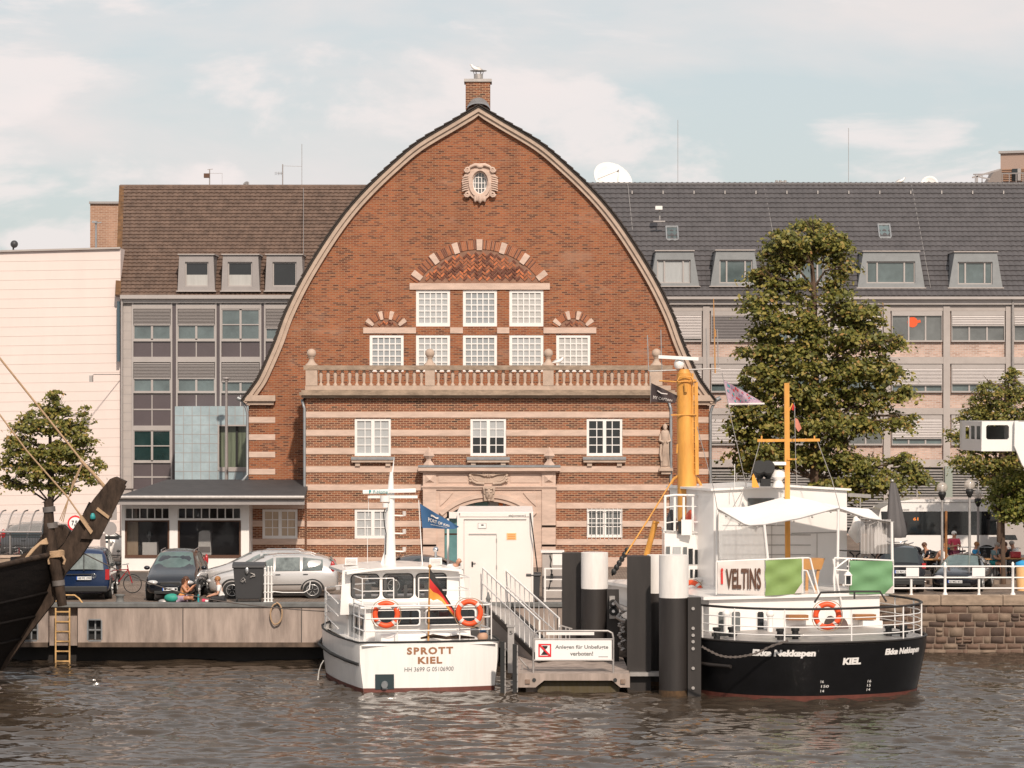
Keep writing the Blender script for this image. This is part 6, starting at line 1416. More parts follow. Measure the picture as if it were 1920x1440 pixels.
# yellow masts
DY = fp(1288, 1000, -1.2).y; b = MB(); b.tube([P(1289, 1000, DY), P(1288, 900, DY), P(1285, 760, DY), P(1283, 700, DY)], [.33, .32, .29, .25], 18); b.cyl(P(1283, 700, DY), P(1283, 692, DY), .22, .15, 14)
YM = b.build('main_mast', M['yellow_mast'], EK)
b = MB(); b.bar(P(1305, 716, DY-.2), P(1307, 890, DY-.2), .12, .1); b.bar(P(1299, 700, DY-.2), P(1299, 892, DY-.2), .05)
for k in range(14): b.bar(P(1299, 712+13*k, DY-.2), P(1305, 712+13*k, DY-.2), .03)
b.tube([P(1236, 714, DY-.3), P(1272, 716, DY-.3), P(1306, 714, DY-.3)], .025, 5); b.bar(P(1258, 778, DY-.3), P(1306, 777, DY-.3), .04); b.tube([P(1270, 715, DY-.35), P(1274, 706, DY-.35), P(1296, 706, DY-.35), P(1301, 716, DY-.35)], .025, 5)
b.tube([P(1272, 892, DY), P(1263, 898, DY), P(1258, 907, DY)], .05, 6); b.tube([P(1299, 890, DY), P(1308, 898, DY), P(1321, 922, DY)], .05, 6)
b.cyl(P(1285, 720, DY-.35), P(1286, 735, DY-.35), .06, n=8); b.tube([P(1270,833,DY-.35),P(1269,850,DY-.35)], .03, 5)
b.build('mast_ladder', M['yellow_mast'], YM)
b = MB(); b.lathe(P(1273.5, 691, DY), [(.12, 0), (.17, .08), (.17, .2), (.1, .32)], 14); c = P(1273, 671, DY); b.bar(P(1234.5, 669, DY-.15), P(1309.5, 673, DY-.15), .14, .11); b.cyl(P(1273,677,DY), P(1273,672,DY), .06, n=8); b.build('radar', M['boat_white'], YM)
b = MB(); b.tube([P(1217, 696, DY), P(1351, 691, DY)], .03, 6)
for px, y0, y1 in ((1216,696,628),(1241,695,618),(1326,692,616),(1347,692,618)): b.cyl(P(px, y0, DY), P(px-2, y1, DY), .018, n=5)
b.build('yard', M['galv'], YM)
b = MB(); b.cyl(P(1341, 700, DY), P(1338, 560, DY), .03, .015, 6); b.cyl(P(1341.5, 632, DY), P(1340.5, 618, DY), .035, n=6); b.build('signal_pole', M['wood_chair'], YM)
b = MB(); DYr = DY-.5
b.tube([P(1258, 905, DYr), P(1216, 973, DYr-.6), P(1173, 1040, DYr-1.5)], .028, 5); b.build('forestay', M['yellow_mast'], EK)
b = MB(); b.tube([P(1229, 978, 97), P(1212, 1042, 97.2)], .10, 10); b.cyl(P(1230,977,97), P(1229.5,981,97), .12, n=10); b.build('davit', M['yellow_mast'], EK)
DQ = upl(1476, 1040, 7.0).y; b = MB(); b.bar(P(1477, 1062, DQ), P(1475, 718, DQ), .16, .16); b.bar(P(1420, 826, DQ-.02), P(1537, 825, DQ-.02), .10, .09)
for px in (1428, 1527): b.bar(P(px, 826, DQ), P(px, 817, DQ), .05)
b.bar(P(1476, 861, DQ-.1), P(1494, 861, DQ-.1), .05); b.bar(P(1480, 770, DQ), P(1486, 756, DQ), .04); b.build('aft_mast', M['yellow_mast'], EK)
b = MB(); b.lathe(P(1459, 914, DQ), [(.2,0),(.2,.08),(.12,.22),(.24,.34),(.22,.5),(.1,.56)], 14); b.box(X(1444,DQ), X(1473,DQ), DQ-.2, DQ+.2, Z(872,DQ), Z(866,DQ)); b.build('satcom_dome', M['boat_white'], EK, bev=.01)
b = MB()
for px in (1424, 1440): b.cyl(P(px, 886, DQ+.2), P(px, 875, DQ-.3), .2, .22, 14); b.cyl(P(px,905,DQ), P(px,886,DQ), .09, n=8)
b.pb(1427, 1445, 898, 912, DQ-.2, .4); b.build('searchlights', M['rubber'], EK)
b = MB()
for pts in ([(1425,828),(1407,895),(1372,955)], [(1533,828),(1560,900),(1575,955)], [(1354,700),(1372,790),(1400,915)], [(1307,800),(1338,915),(1345,955)], [(1490,760),(1492,870)]): b.tube([P(x_, y_, DQ-.4) for x_, y_ in pts], .012, 4)
b.build('rigging_wires', M['galv'], EK)
b = MB(); b.cyl(P(1377.5, 870, DQ), P(1377.5, 918, DQ), .012, n=5); b.build('whip_antenna', M['white'], EK)
T = thing('patterned_flag', 'pink and white patterned flag flying from the yellow mast yard', 'flag', P(1358, 758, DY)); o, pt = cloth(T, 'cloth', (1356,712), (1366,759), (1434,756), (1433,757), DY-.4, [mat('pink_cloth', (.48,.34,.40), .7, var=.5, vs=7, col2=(.30,.20,.26))], wav=.1)
b = MB(); g = random.Random(4)
for k in range(34):
    u, v = g.uniform(.02, .75), g.uniform(.15, .95); q = [pt(u, v), pt(u+.03, v), pt(u+.04, v-.12), pt(u, v-.1)]; b.add([p+Vector((0,-.02,0)) for p in q], [(0,3,2,1)], g.choice([0,1,2]))
build_each(b, 'print', [M['flag_red'], M['teal'], mat('lilac', (.3,.2,.35), .7)], T)
b = MB(); b.tube([pt(k/10, .02)+Vector((0,-.02,0)) for k in range(11)], .035, 5); b.build('border', M['banner_white'], T)
T = thing('black_flag', 'black flag with white lettering on the yellow mast yard', 'flag', P(1221, 757, DY)); o, pt = cloth(T, 'cloth', (1221,718), (1220,753), (1271,742), (1266,756), DY-.3, [mat('dark_cloth', (.045,.03,.03), .7, var=.3)], wav=.12)
b = MB(); b.text('MY CAPTAIN', lambda u, v: pt(.1+.75*u, .16+.2*v)+Vector((0,-.02,0)), bold=.0); b.tube([pt(.25,.7)+Vector((0,-.03,0)), pt(.4,.62)+Vector((0,-.03,0)), pt(.62,.72)+Vector((0,-.03,0))], .02, 5); b.build('lettering', M['banner_white'], T)
b = MB(); b.cyl(P(1220, 705, DY-.3), P(1220, 756, DY-.3), .008, n=4); b.build('halyard', M['galv'], T)
T = thing('courtesy_flag', 'small red flag on the aft mast in front of the tree', 'flag', P(1494, 810, DQ)); b = MB(); b.add([P(1484,768,DQ-.3), P(1487,757,DQ-.3), P(1492,764,DQ-.35), P(1488,770,DQ-.3)], [(0,3,2,1)], 0); b.add([P(1490,783,DQ-.3), P(1496,786,DQ-.3), P(1503,803,DQ-.4), P(1497,810,DQ-.35), P(1491,800,DQ-.3)], [(0,1,2,3,4)], 1); b.build('cloth', [M['flag_red'], mat('pale_red', (.6,.22,.15), .7)], T)
b = MB(); b.cyl(P(1489, 755, DQ-.3), P(1493, 890, DQ-.3), .01, n=4); b.build('halyard', M['galv'], T)
b = MB(); b.add([P(1410,914,DQ-.4), P(1424,914,DQ-.3), P(1413,888,DQ-.4), P(1410,893,DQ-.4)], [(0,1,2,3)], 0); b.build('pennant', M['flag_gold'], label='gold and black pennant on the bridge roof beside the searchlights', cat='flag')
# mooring chain hanging across the port quarter
b = MB(); pts = []
for k in range(41):
    t = k/40; px = 1316+170*t; py = 1212+24*math.sin(math.pi*min(1, t*1.05))*1.0-10*t*t; pts.append((px, py))
f_ = [(1316,1212),(1330,1220),(1350,1229),(1372,1232),(1395,1230),(1420,1224),(1445,1212),(1478,1201)]
L_ = spl([(a, c) for a, c in f_], 5)
for k in range(len(L_)-1): b.bar(P(*L_[k], 86.9+.0*k), P(*L_[k+1], 86.9), .07 if k % 2 else .04, .04 if k % 2 else .07)
b.build('mooring_chain', M['rope_dark'], label='slack chain hanging across the black hull near its painted name', cat='chain')
# ---------------------------------------------------------------- old wooden sailing ship, far left
LS = thing('sailing_ship', 'tarred black bow of an old wooden sailing ship at the left edge', 'ship', P(20, 1240, 92))
D0 = 92.0
b = MB()      # hull: bow surface from the stem sweeping away left and towards the camera
stem = [(108,1040),(100,1090),(85,1130),(62,1165),(40,1200),(18,1230),(4,1256)]
aft = [(-160,1095),(-165,1150),(-170,1180),(-175,1210),(-180,1250),(-185,1280),(-190,1320)]
def hl_(u, v):
    k = v*(len(stem)-1); i = min(int(k), len(stem)-2); t = k-i; s0 = (stem[i][0]*(1-t)+stem[i+1][0]*t, stem[i][1]*(1-t)+stem[i+1][1]*t); a0 = (aft[i][0]*(1-t)+aft[i+1][0]*t, aft[i][1]*(1-t)+aft[i+1][1]*t)
    p = P(*s0, D0); q = P(*a0, D0-7); r_ = p.lerp(q, u); r_ += Vector((-.0, -1.3*math.sin(math.pi*min(u*.9, .5))*(1-.75*v), 0)); return r_
b.grid(hl_, 24, 18)
n0_ = len(b.v)
def hr_(u, v): p = hl_(u, v); s_ = hl_(0, v); return Vector((s_.x+(p.x-s_.x)*.9, s_.y+abs(p.y-s_.y)*.9, p.z))
b.grid(hr_, 12, 10); b.build('hull', M['ship_dark'], LS)
for vv_ in (.25, .45, .65):
    b = MB(); b.tube([hl_(u/12, vv_)+Vector((0,-.03,0)) for u in range(13)], .05, 6); b.build('strake', M['ship_dark'], LS)
b = MB(); b.tube([hl_(u/12, 0)+Vector((0,-.04,.05)) for u in range(13)], .09, 6); b.build('gunwale', M['ship_wood'], LS)
b = MB()      # stem timber and bowsprit
def ship_bar(pts, th, mb):
    n = len(pts)
    for i in range(n-1): mb.bar(P(*pts[i], D0), P(*pts[i+1], D0), th[i], th[i]*.8, up=(0, 1, 0))
b.pprism([(106,1035),(118,1022),(142,984),(176,935),(206,898),(216,894),(236,903),(233,908),(180,1000),(150,1045),(120,1078),(100,1130),(60,1180),(20,1235),(6,1256),(-6,1256),(10,1225),(50,1165),(80,1118),(98,1075)], D0-.2, .4)
ST = b.build('stem_post', M['ship_wood'], LS, bev=.02)
b = MB(); b.pprism([(186,1012),(236,912),(229,905),(214,898),(178,962),(150,1010)], D0-.34, .14); b.build('stem_side_plank', M['ship_wood'], LS, bev=.02)
for pts in ([(183,951),(205,968),(203,973),(180,956)], [(152,966),(174,996),(170,1002),(148,971)]):
    b = MB(); b.pprism(pts, D0-.4, .75); b.build('rope_wrap', M['rope'], LS)
b = MB(); b.tube([P(92, 1000, D0-.5), P(91, 945, D0-.5), P(88, 938, D0-.5)], [.19,.14,.13], 10); b.tube([P(92, 1000, D0-.5), P(101, 1050, D0-.5), P(111, 1100, D0-.5), P(117, 1136, D0-.5)], [.19,.2,.17,.15], 10); b.build('mooring_timber', M['ship_wood'], LS)
for y_, x_ in ((955, 91.5), (985, 96), (1093, 109)): b = MB(); b.cyl(P(x_, y_-5, D0-.5), P(x_+1, y_+5, D0-.5), .2, n=12); b.build('metal_band', M['zinc_dark'] if 'zinc_dark' in M else mat('zinc_dark', (.17,.15,.14), .6, metal=.2, var=.3), LS)
b = MB(); g = random.Random(3)
for k in range(6): c = P(105, 1034+k*2, D0-.5); b.tube([c+Vector((.24*math.cos(t*.7), .24*math.sin(t*.7), .02*math.sin(t))) for t in range(10)], .03, 5)
for k in range(6): b.tube([P(45+g.uniform(-3,3), 1052, D0-1), P(60+k*3, 1030-k*2, D0-.9), P(78+k*2, 1015+k, D0-.8), P(90, 1008+2*k, D0-.6)], .03, 5)
b.tube([P(95,1038,D0-.7), P(90,1048,D0-.7), P(92,1058,D0-.7)], .04, 5); b.tube([P(117,1042,D0-.7), P(122,1050,D0-.7), P(119,1058,D0-.7)], .04, 5)
b.build('rope_lashing', M['rope'], LS)
b = MB(); b.pprism([(76,1008),(84,993),(100,986),(118,985),(130,996),(122,1015),(98,1040),(40,1052),(20,1052),(60,1030)], D0+.3, .5); b.build('knighthead', M['ship_wood'], LS, bev=.03)
b = MB(); b.bar(P(-30, 1083, D0-1.5), P(95, 1040, D0-.6), .10, .10); b.bar(P(-20, 1090, D0-1.6), P(58, 1053, D0-1), .06, .06); b.build('rail_pole', M['zinc'], LS)
b = MB(); b.bar(P(158, 964, D0), P(169, 942, D0), .08, .08); b.bar(P(150, 985, D0), P(160, 962, D0), .1, .1); b.build('cleat', M['ship_dark'], LS)
b = MB(); b.lathe(P(174, 974, D0-.36), [(.02,0),(.09,.02),(.08,.12),(.04,.2)], 10); b.build('green_lantern', M['teal'], LS)
b = MB()
b.tube([P(-40, 620, D0), P(0, 672, D0), P(160, 872, D0), P(198, 918, D0)], .035, 6); b.tube([P(150, 862, D0), P(175, 888, D0), P(203, 920, D0)], .055, 6); b.tube([P(-30, 738, D0), P(0, 778, D0), P(50, 845, D0), P(125, 930, D0), P(152, 968, D0)], .028, 6)
for k in range(3): b.tube([P(155-k, 870, D0), P(140-2*k, 905, D0), P(112+k*3, 975+k*2, D0)], .014, 5)
b.build('rigging_rope', M['rope'], LS)
b = MB(); b.tube([P(a, c, d) for a, c, d in (lambda q: [(u, v, 92+6*(u-150)/490) for u, v in q])(spl([(150,1034),(200,1059),(260,1085),(320,1106),(380,1121),(440,1131),(500,1138),(570,1144),(640,1148)], 4))], .02, 6); b.build('mooring_line', M['rope_dark'], label='long dark mooring line sagging from the wooden ship past the seated pair', cat='rope')
# ================================================================ pontoon, gangway, piles, container
PT = thing('pontoon', 'concrete landing pontoon with black portholes in front of the quay', 'pontoon', P(1075, 1280, 89.5))
DPt = 89.5; zD, zB = Z(1263, DPt), -.3
b = MB(); x0, x1 = X(968, DPt), X(1181, DPt)
pts = [(968,1264),(1181,1264),(1181,1290),(1140,1290),(1132,1282),(1018,1282),(1010,1290),(968,1290)]
b.pprism([(968,1263),(1181,1263),(1181,1289),(1163,1289),(1148,1276),(1020,1276),(1004,1289),(968,1289)], DPt, 8)
b.box(x0+.3, x1-.3, DPt+.5, DPt+7.5, zB, Z(1276, DPt))
b.build('deck_slab', M['concrete'], PT)
b = MB(); b.pprism([(1008,1289),(1022,1277),(1146,1277),(1160,1289),(1160,1299),(1008,1299)], DPt+.25, .3); b.build('algae_face', mat('algae', (.10,.08,.055), .9, var=.5, vs=5, stretch=(2,1,.5), col2=(.075,.055,.02)), PT)
for px in (1001.5, 1153.5): b = MB(); b.cyl(P(px, 1275, DPt-.02), P(px, 1275, DPt+.1), .06, n=14); b.build('porthole', M['black'], PT)
for px in (989, 1168): b = MB(); b.pb(px-4.5, px+4.5, 1274, 1282, DPt-.05, .07); b.build('rusty_bracket', mat('rusty', (.20,.12,.08), .9, var=.5, vs=9, col2=(.28,.22,.18)), PT)
SG = thing('warning_sign', 'white landing forbidden sign on a steel tube frame on the pontoon', 'sign', P(1075, 1265, 89.7)); D = 89.8
b = MB(); b.tube([P(1000, 1268, D), P(1000, 1196, D), P(1003, 1187, D), P(1010, 1183, D), P(1140, 1183, D), P(1148, 1187, D), P(1150, 1196, D), P(1150, 1264, D)], .032, 8)
for y in (1198.5, 1238): b.tube([P(1000, y, D), P(1150, y, D)], .025, 6)
b.build('tube_frame', M['galv'], SG)
b = MB(); b.pb(1003.5, 1147, 1200.5, 1237, D-.03, .03); b.build('sign_panel', M['sign_white'], SG)
b = MB(); ptext(b, 'Anlegen für Unbefugte', 1041, 1140.5, 1209.5, 1218.5, D-.036, bold=.02); ptext(b, 'verboten!', 1069, 1112, 1221.5, 1229.5, D-.036, bold=.02); ptext(b, '—————', 1122, 1140, 1231, 1232, D-.036); b.build('lettering', M['quay_edge'], SG)
b = MB(); o_ = rect(1009.5, 1033.5, 1207, 1231.5, D); i_ = rect(1012, 1031, 1209.5, 1229, D)
b.wall(o_, [i_], D-.04, .008); b.bar(P(1012, 1209.5, D-.05), P(1031, 1229, D-.05), .05, .008, up=(0,1,0)); b.build('red_frame', M['sign_red'], SG)
b = MB(); b.pprism([(1017,1211),(1027,1211),(1026,1215),(1023,1217),(1023,1221),(1027,1225),(1028,1228),(1014,1228),(1017,1224),(1019,1221),(1018,1216),(1016,1214)], D-.036, .005); b.build('pictogram', M['black'], SG)
b = MB(); b.bar(P(1024, 1187.5, 90.2), P(1114, 1187.5, 90.2), .12, .10); b.build('light_tube', M['white'], SG)
b = MB()      # small folding trolley on the deck
D = 93.5; b.bar(P(1049, 1243, D), P(1116, 1244, D), .3, .03)
for px in (1049, 1075, 1113): b.bar(P(px, 1243, D), P(px+2, 1252, D), .03)
b.cyl(P(1048, 1250, D), P(1050, 1250, D+.04), .07, n=10); b.build('trolley', M['galv'], label='low grey hand trolley standing on the pontoon behind the warning sign', cat='trolley')
for px0, lab in ((1049, 'left one of two sloping grey handrails on the far side of the pontoon'), (1096, 'right one of two sloping grey handrails on the far side of the pontoon')):
    b = MB(); D = 93.8; b.bar(P(px0, 1172, D), P(px0+24, 1179, D), .04, .04)
    for k in (2, 12, 19): b.bar(P(px0+k, 1173+k*.28, D), P(px0+k, 1230, D), .035)
    b.build('handrail', M['galv'], label=lab, cat='handrail', group='pontoon handrails')
# guide posts left of the pontoon
for px, y0, y1, lab in ((942, 1203, 1296, 'black rubber-faced fender post next to the motor boat hull, the left one of two'), (965, 1208, 1292, 'black rubber-faced fender post at the pontoon corner, the right one of two')):
    T = thing('fender_post', lab, 'post', P(px, y1, DPt-.2), 'fender posts by the motor boat'); D = DPt-.2
    b = MB(); b.pb(px-4, px+4, y0, y1+6, D, .1); b.build('rubber_face', M['rubber'], T)
    b = MB(); b.pb(px+4.3, px+6, y0+3, y1+6, D+.02, .3)
    for k in range(6): c = P(px+5.2, y0+12+k*14, D-.0); b.cyl(c, c+Vector((0,-.03,0)), .02, n=6)
    b.build('steel_beam', M['galv'], T)
b = MB(); D = 90.2; b.pb(950, 966, 1173, 1176, D, .35); b.pb(952, 964, 1176, 1262, D+.03, .25); b.build('post_column', M['galv'], label='grey steel column with a number between the two black fender posts', cat='post')
b = MB(); ptext(b, '5', 955, 961, 1183, 1190, D+.02); b.build('number', M['black'], bpy.data.objects['post_column'])
b = MB(); D = 90.6; b.tube([P(949,1215,D), P(957,1232,D), P(968,1250,D)], .025, 6); b.tube([P(975,1235,D), P(986,1248,D), P(990,1252,D), P(990,1266,D)], .03, 6); b.tube([P(979,1246,D), P(979,1264,D)], .025, 6); b.build('grab_rail', M['galv'], label='bent grey grab rails at the left corner of the pontoon', cat='handrail')
# gangway from the quay down to the pontoon
GW = thing('gangway', 'sloping white-railed gangway from the quay down to the pontoon', 'gangway', P(960, 1200, 95))
A_, B_2 = P(905, 1118, 100.3), P(1012, 1232, 93.0); dv = (B_2-A_); nrm = Vector((.55, .83, 0)).normalized()*1.15
A_.z = 2.05; b = MB(); q = [A_, B_2, B_2+nrm, A_+nrm]; b.add(q+[p-Vector((0,0,.1)) for p in q], [(0,1,2,3),(7,6,5,4),(0,4,5,1),(2,6,7,3)]); b.build('walkway', M['galv'], GW)
b = MB(); b.bar(A_-Vector((0,0,.1)), B_2-Vector((0,0,.1)), .06, .2); b.bar(A_+nrm-Vector((0,0,.05)), B_2+nrm-Vector((0,0,.05)), .08, .25); b.build('side_beam', M['black_steel'], GW)
b = MB(); q = [A_-Vector((0,0,.2)), B_2-Vector((0,0,.2)), Vector((B_2.x, B_2.y, .6)), Vector((A_.x+.5, A_.y-1, .6))]; b.add([p+Vector((0,.05,0)) for p in q], [(0,3,2,1)]); b.build('side_skirt', M['concrete_pale'], GW)
for i, off_ in enumerate((Vector((0,0,0)), nrm)):
    b = MB(); p0, p1 = A_+off_, B_2+off_
    for k in range(13): p = p0.lerp(p1, k/12); b.bar(p, p+Vector((0,0,1.15)), .028)
    for h in (1.15, .62): b.bar(p0+Vector((0,0,h)), p1+Vector((0,0,h)), .045 if h > 1 else .03)
    b.bar(p1+Vector((0,0,1.15)), p1+Vector((0,0,.1)), .05); b.build('railing', M['white'], GW)
b = MB(); c = P(915.5, 1128, 92); b.lathe(c, [(.07,0),(.06,.05),(.09,.08),(.06,.14),(.015,.3)], 10); b.cyl(c-Vector((0,0,1.3)), c, .03, n=8); b.build('pointed_post', M['quay_edge'], label='slim dark post with pointed cap beside the motor boat rail', cat='post')
# piles
def pile(px0, px1, top, D, white, label, plate=None, square=False, bolts=None, bot=-1.2):
    c = P((px0+px1)/2, top, D); r = (px1-px0)/2*D/F; T = thing('mooring_pile', label, 'pile', (c.x, D+r, 0), 'mooring piles'); b = MB()
    zt = Z(top, D); zw = Z(white, D) if white else zt
    if square: b.box(c.x-r, c.x+r, D, D+.6, bot, zt, 0); b.box(c.x-r-.02, c.x+r+.02, D-.02, D-.2+.2, bot, zt, 0)
    else: b.cyl((c.x, D+r, bot), (c.x, D+r, zw), r, n=40, m=0); 
    b.build('pile_shaft', M['black_steel'], T)
    if white: b = MB(); b.cyl((c.x, D+r, zw), (c.x, D+r, zt), r*.998, n=40); b.build('white_head', M['pile_white'] if 'pile_white' in M else mat('pile_white', (.80,.76,.72), .45, var=.12, vs=2, stretch=(3,3,.5)), T)
    if plate:
        a, e, y0 = plate; b = MB(); b.box(X(a, D), X(e, D), D+.1, D+.4, bot, Z(y0, D)); b.build('fender_board', M['black_steel'], T)
        for y in bolts or (): b = MB(); q = P((a+e)/2-3, y, D+.1); b.cyl(q, q-Vector((0,.05,0)), .05, n=12); b.build('bolt', M['galv'], T)
    if not square and white:
        b = MB(); b.cyl((c.x, D+r, -.1), (c.x, D+r, .16), r*1.006, n=40); b.build('growth_ring', M['weed'] if 'weed' in M else mat('weed', (.09,.05,.022), .9, var=.6, vs=6), T)
    return T
pile(1237, 1293, 1042, 88.6, 1122, 'thick pile with white head and bolted fender board, nearest the black ship', (1290, 1315, 1121), bolts=(1141, 1178, 1191, 1203, 1216, 1253, 1290))
pile(1214, 1248, 1041, 91.5, 1113, 'slim white-headed pile half hidden behind the thickest pile')
pile(1177, 1219, 1043, 90.6, None, 'square all-black pile between the two white-headed piles', square=True)
pile(1090, 1141, 1037, 93.5, 1105, 'round pile with tall white head behind the pontoon', (1138, 1161, 1106))
pile(1055, 1092, 1037, 94.6, None, 'square black pile left of the tall white head', square=True)
T = thing('chain_bracket', 'steel bracket with rollers and hanging chains on the pile behind the pontoon', 'bracket', P(1150, 1160, 93.4)); b = MB(); D = 93.3; b.pb(1143, 1153, 1118, 1160, D, .25); b.build('bracket_plate', M['galv'], T)
b = MB()
for y in (1132, 1146): c = P(1150, y, D-.05); b.cyl(c+Vector((0,.05,0)), c-Vector((0,.08,0)), .14, n=14)
b.build('roller', M['rubber'], T); b = MB()
for y in (1132, 1146): c = P(1150, y, D-.1); b.cyl(c, c-Vector((0,.06,0)), .05, n=10)
b.build('bolt', M['white'], T)
b = MB(); g = random.Random(8)
b.tube([P(1152,1127,D-.2), P(1160,1137,D-.2), P(1168,1146,D-.2)], .05, 6); b.tube([P(1154,1156,D-.2), P(1164,1162,D-.2), P(1172,1164,D-.2)], .06, 6)
for k in range(46):
    y = 1140+k*1.75; px = 1166+3*math.sin(k*.6)+g.uniform(-3,3); c = P(px, y, D-.1+g.uniform(-.1,.1)); b.ball(c, (.07,.05,.04), 6, 4)
b.build('chain', M['galv'], T)
b = MB(); D = 90.3; b.pb(1181, 1238, 1261, 1268, D, .5); b.build('steel_walkway', M['galv'], label='narrow grey steel walkway joining the pontoon to the piles', cat='walkway')
b = MB(); b.tube([P(1176, 1030, 97), P(1164, 1052, 96), P(1148, 1078, 95.4)], .035, 6); 
for k in range(6): c = P(1176-5*k, 1032+8*k, 96.8-.3*k); b.ball(c, (.09,.05,.11), 8, 5)
b.build('anchor_chain', M['black'], label='dark shackles and chain at the lower end of the yellow forestay', cat='chain')
# white container
CT = thing('container', 'white site container with a door and small notices in front of the portal', 'container', (X(930, 100.6), 100.6, QZ))
D = 100.6; x0, x1, zt = X(857, D), X(1000, D), Z(960, D); xl = x0; b = MB()
b.box(x0, x1, D, D+5.6, QZ+.02, zt); b.build('shell', M['cont_white'] if 'cont_white' in M else mat('cont_white', (.82,.755,.71), .4, var=.04, vs=.8), CT)
b = MB(); b.pb(857, 861, 960, 1130, D-.03, .05); b.pb(996, 1000, 960, 1130, D-.03, .05); b.pb(861, 996, 960, 969, D-.03, .05); b.build('frame', M['cont_white'], CT, bev=.01)
b = MB(); b.pb(870, 987, 973, 974.5, D-.035, .03); b.pb(869.6, 870.4, 974, 1130, D-.01, .02); b.pb(879, 931, 1000.5, 1003, D-.03, .03); b.build('drip_strips', M['galv'], CT)
b = MB(); b.pb(879.5, 931, 1003, 1130, D-.012, .02); DD = b.build('door', M['cont_white'], CT)
b = MB(); b.pb(884, 887, 1053, 1063, D-.03, .02); b.bar(P(885.5,1056,D-.06), P(892,1056,D-.06), .02); b.build('door_handle', M['black'], DD)
b = MB(); b.pb(930.5, 931.5, 1003, 1130, D-.02, .02)
for y in (1010, 1060, 1110): b.pb(929.8, 932, y, y+7, D-.035, .03)
b.build('door_hinge', M['galv'], DD)
b = MB(); b.pb(896, 912, 980.5, 991, D-.02, .02, 0); b.pb(896.8, 911.2, 981.3, 990.2, D-.023, .01, 1); b.ball(P(904.5, 984.5, D-.022), (.06,.005,.025), 8, 5, 2); b.build('notice_plate', [M['galv'], M['white'], M['black']], CT)
b = MB(); b.pb(950, 968, 999.5, 1012, D-.02, .02, 0)
for k in range(3): b.pb(952, 966, 1002+3.2*k, 1003.4+3.2*k, D-.024, .01, 1)
b.build('orange_notice', [mat('pale_orange', (.80,.48,.22), .5), M['orange']], CT)
b = MB(); ptext(b, 'ela[container]', 953.5, 985.5, 965, 969, D-.036, bold=.02); ptext(b, 'E', 860.5, 863, 962, 966, D-.036, bold=.03); b.build('lettering', M['quay_edge'], CT)
b = MB(); b.tube([P(994, 962, D-.05), P(998, 990, D-.3), P(1003, 1030, D-.2), P(1008, 1072, D-.1)], .022, 5); b.build('cable', M['black'], CT)
T = thing('white_portal_frame', 'slim white post frame standing to the left of the container', 'frame', (X(840, 103), 103, QZ)); D = 103.4
b = MB(); b.pb(838, 842, 960, 1114, D, .15); b.pb(838, 864, 960, 972, D, .1); b.build('frame', M['cont_white'], T)
# service cabinet, wheelie bin, white rail frame
T = thing('service_cabinet', 'pale grey service cabinet with dangling cables beside the black piles', 'cabinet', (X(1036, 100.9), 100.9, QZ)); D = 100.9
b = MB(); b.pb(1017, 1056, 1036, 1130, D, .6, 0); b.pb(1014, 1058, 1033, 1036.5, D-.08, .75, 1); b.pb(1036, 1056, 1038, 1060, D-.02, .03, 1); b.build('body', [M['concrete_pale'], M['white']], T)
b = MB(); b.tube([P(1031,1040,D-.05), P(1034,1050,D-.08), P(1032,1058,D-.05), P(1035,1070,D-.08), P(1034,1082,D-.08), P(1029,1105,D-.05)], .018, 5); b.box(X(1032,D), X(1037,D), D-.15, D-.05, Z(1085,D), Z(1076,D)); b.build('cable', M['black'], T)
b = MB(); D = 100.5
for px in (1022, 1060): b.bar(P(px, 1129, D), P(px, 1065, D), .06)
for y in (1066, 1086.5, 1107): b.bar(P(1022, y, D), P(1060, y, D), .05 if y < 1070 else .035)
b.build('white_rail', M['white'], label='short white rail frame in front of the grey service cabinet', cat='railing')
def wheelie(px0, px1, py0, D, label, name, big=False, m='plastic_dark'):
    T = thing(name, label, 'bin', (X((px0+px1)/2, D), D, QZ)); x0, x1 = X(px0, D), X(px1, D); z1 = Z(py0, D); wd = x1-x0; dp = wd*.85; b = MB(); t = .08*wd; zb = QZ+.12
    V = [(x0+t,D+t,zb),(x1-t,D+t,zb),(x1-t,D+dp-t*.5,zb),(x0+t,D+dp-t*.5,zb),(x0,D,z1-.12),(x1,D,z1-.12),(x1,D+dp,z1-.12),(x0,D+dp,z1-.12)]
    b.add(V, [(0,3,2,1),(4,5,6,7),(0,1,5,4),(1,2,6,5),(2,3,7,6),(3,0,4,7)]); b.box(x0-.03, x1+.03, D-.04, D+dp+.02, z1-.17, z1-.11); b.build('body', M[m], T, bev=.02)
    b = MB(); n = 10; vs = []
    for i in range(n+1):
        a = math.pi*i/n; yy = D+dp/2-math.cos(a)*dp*.54; zz = z1-.11+math.sin(a)*(.13 if big else .07); vs += [(x0-.03, yy, zz), (x1+.03, yy, zz)]
    b.add(vs, [(2*i, 2*i+1, 2*i+3, 2*i+2) for i in range(n)], 0, True); b.add([vs[2*i] for i in range(n+1)], [tuple(range(n, -1, -1))]); b.add([vs[2*i+1] for i in range(n+1)], [tuple(range(n+1))]); b.build('lid', M[m], T)
    for i, (xx, yy) in enumerate([(x0+.12, D+.1), (x1-.12, D+.1)] if big else [(x1-.06, D+dp-.05), (x0+.06, D+dp-.05)]):
        b = MB(); r = .09 if big else .1; b.cyl((xx-.03, yy, QZ+r), (xx+.03, yy, QZ+r), r, n=14); b.build('wheel', M['rubber'], T)
    return T
wheelie(988, 1013, 1071, 100.6, 'slim dark wheelie bin beside the container', 'wheelie_bin')
T = wheelie(437, 494, 1056, 100.5, 'large dark rubbish container with chalky scribbles on its front', 'rubbish_container', True)
b = MB(); g = random.Random(6); D = 100.44
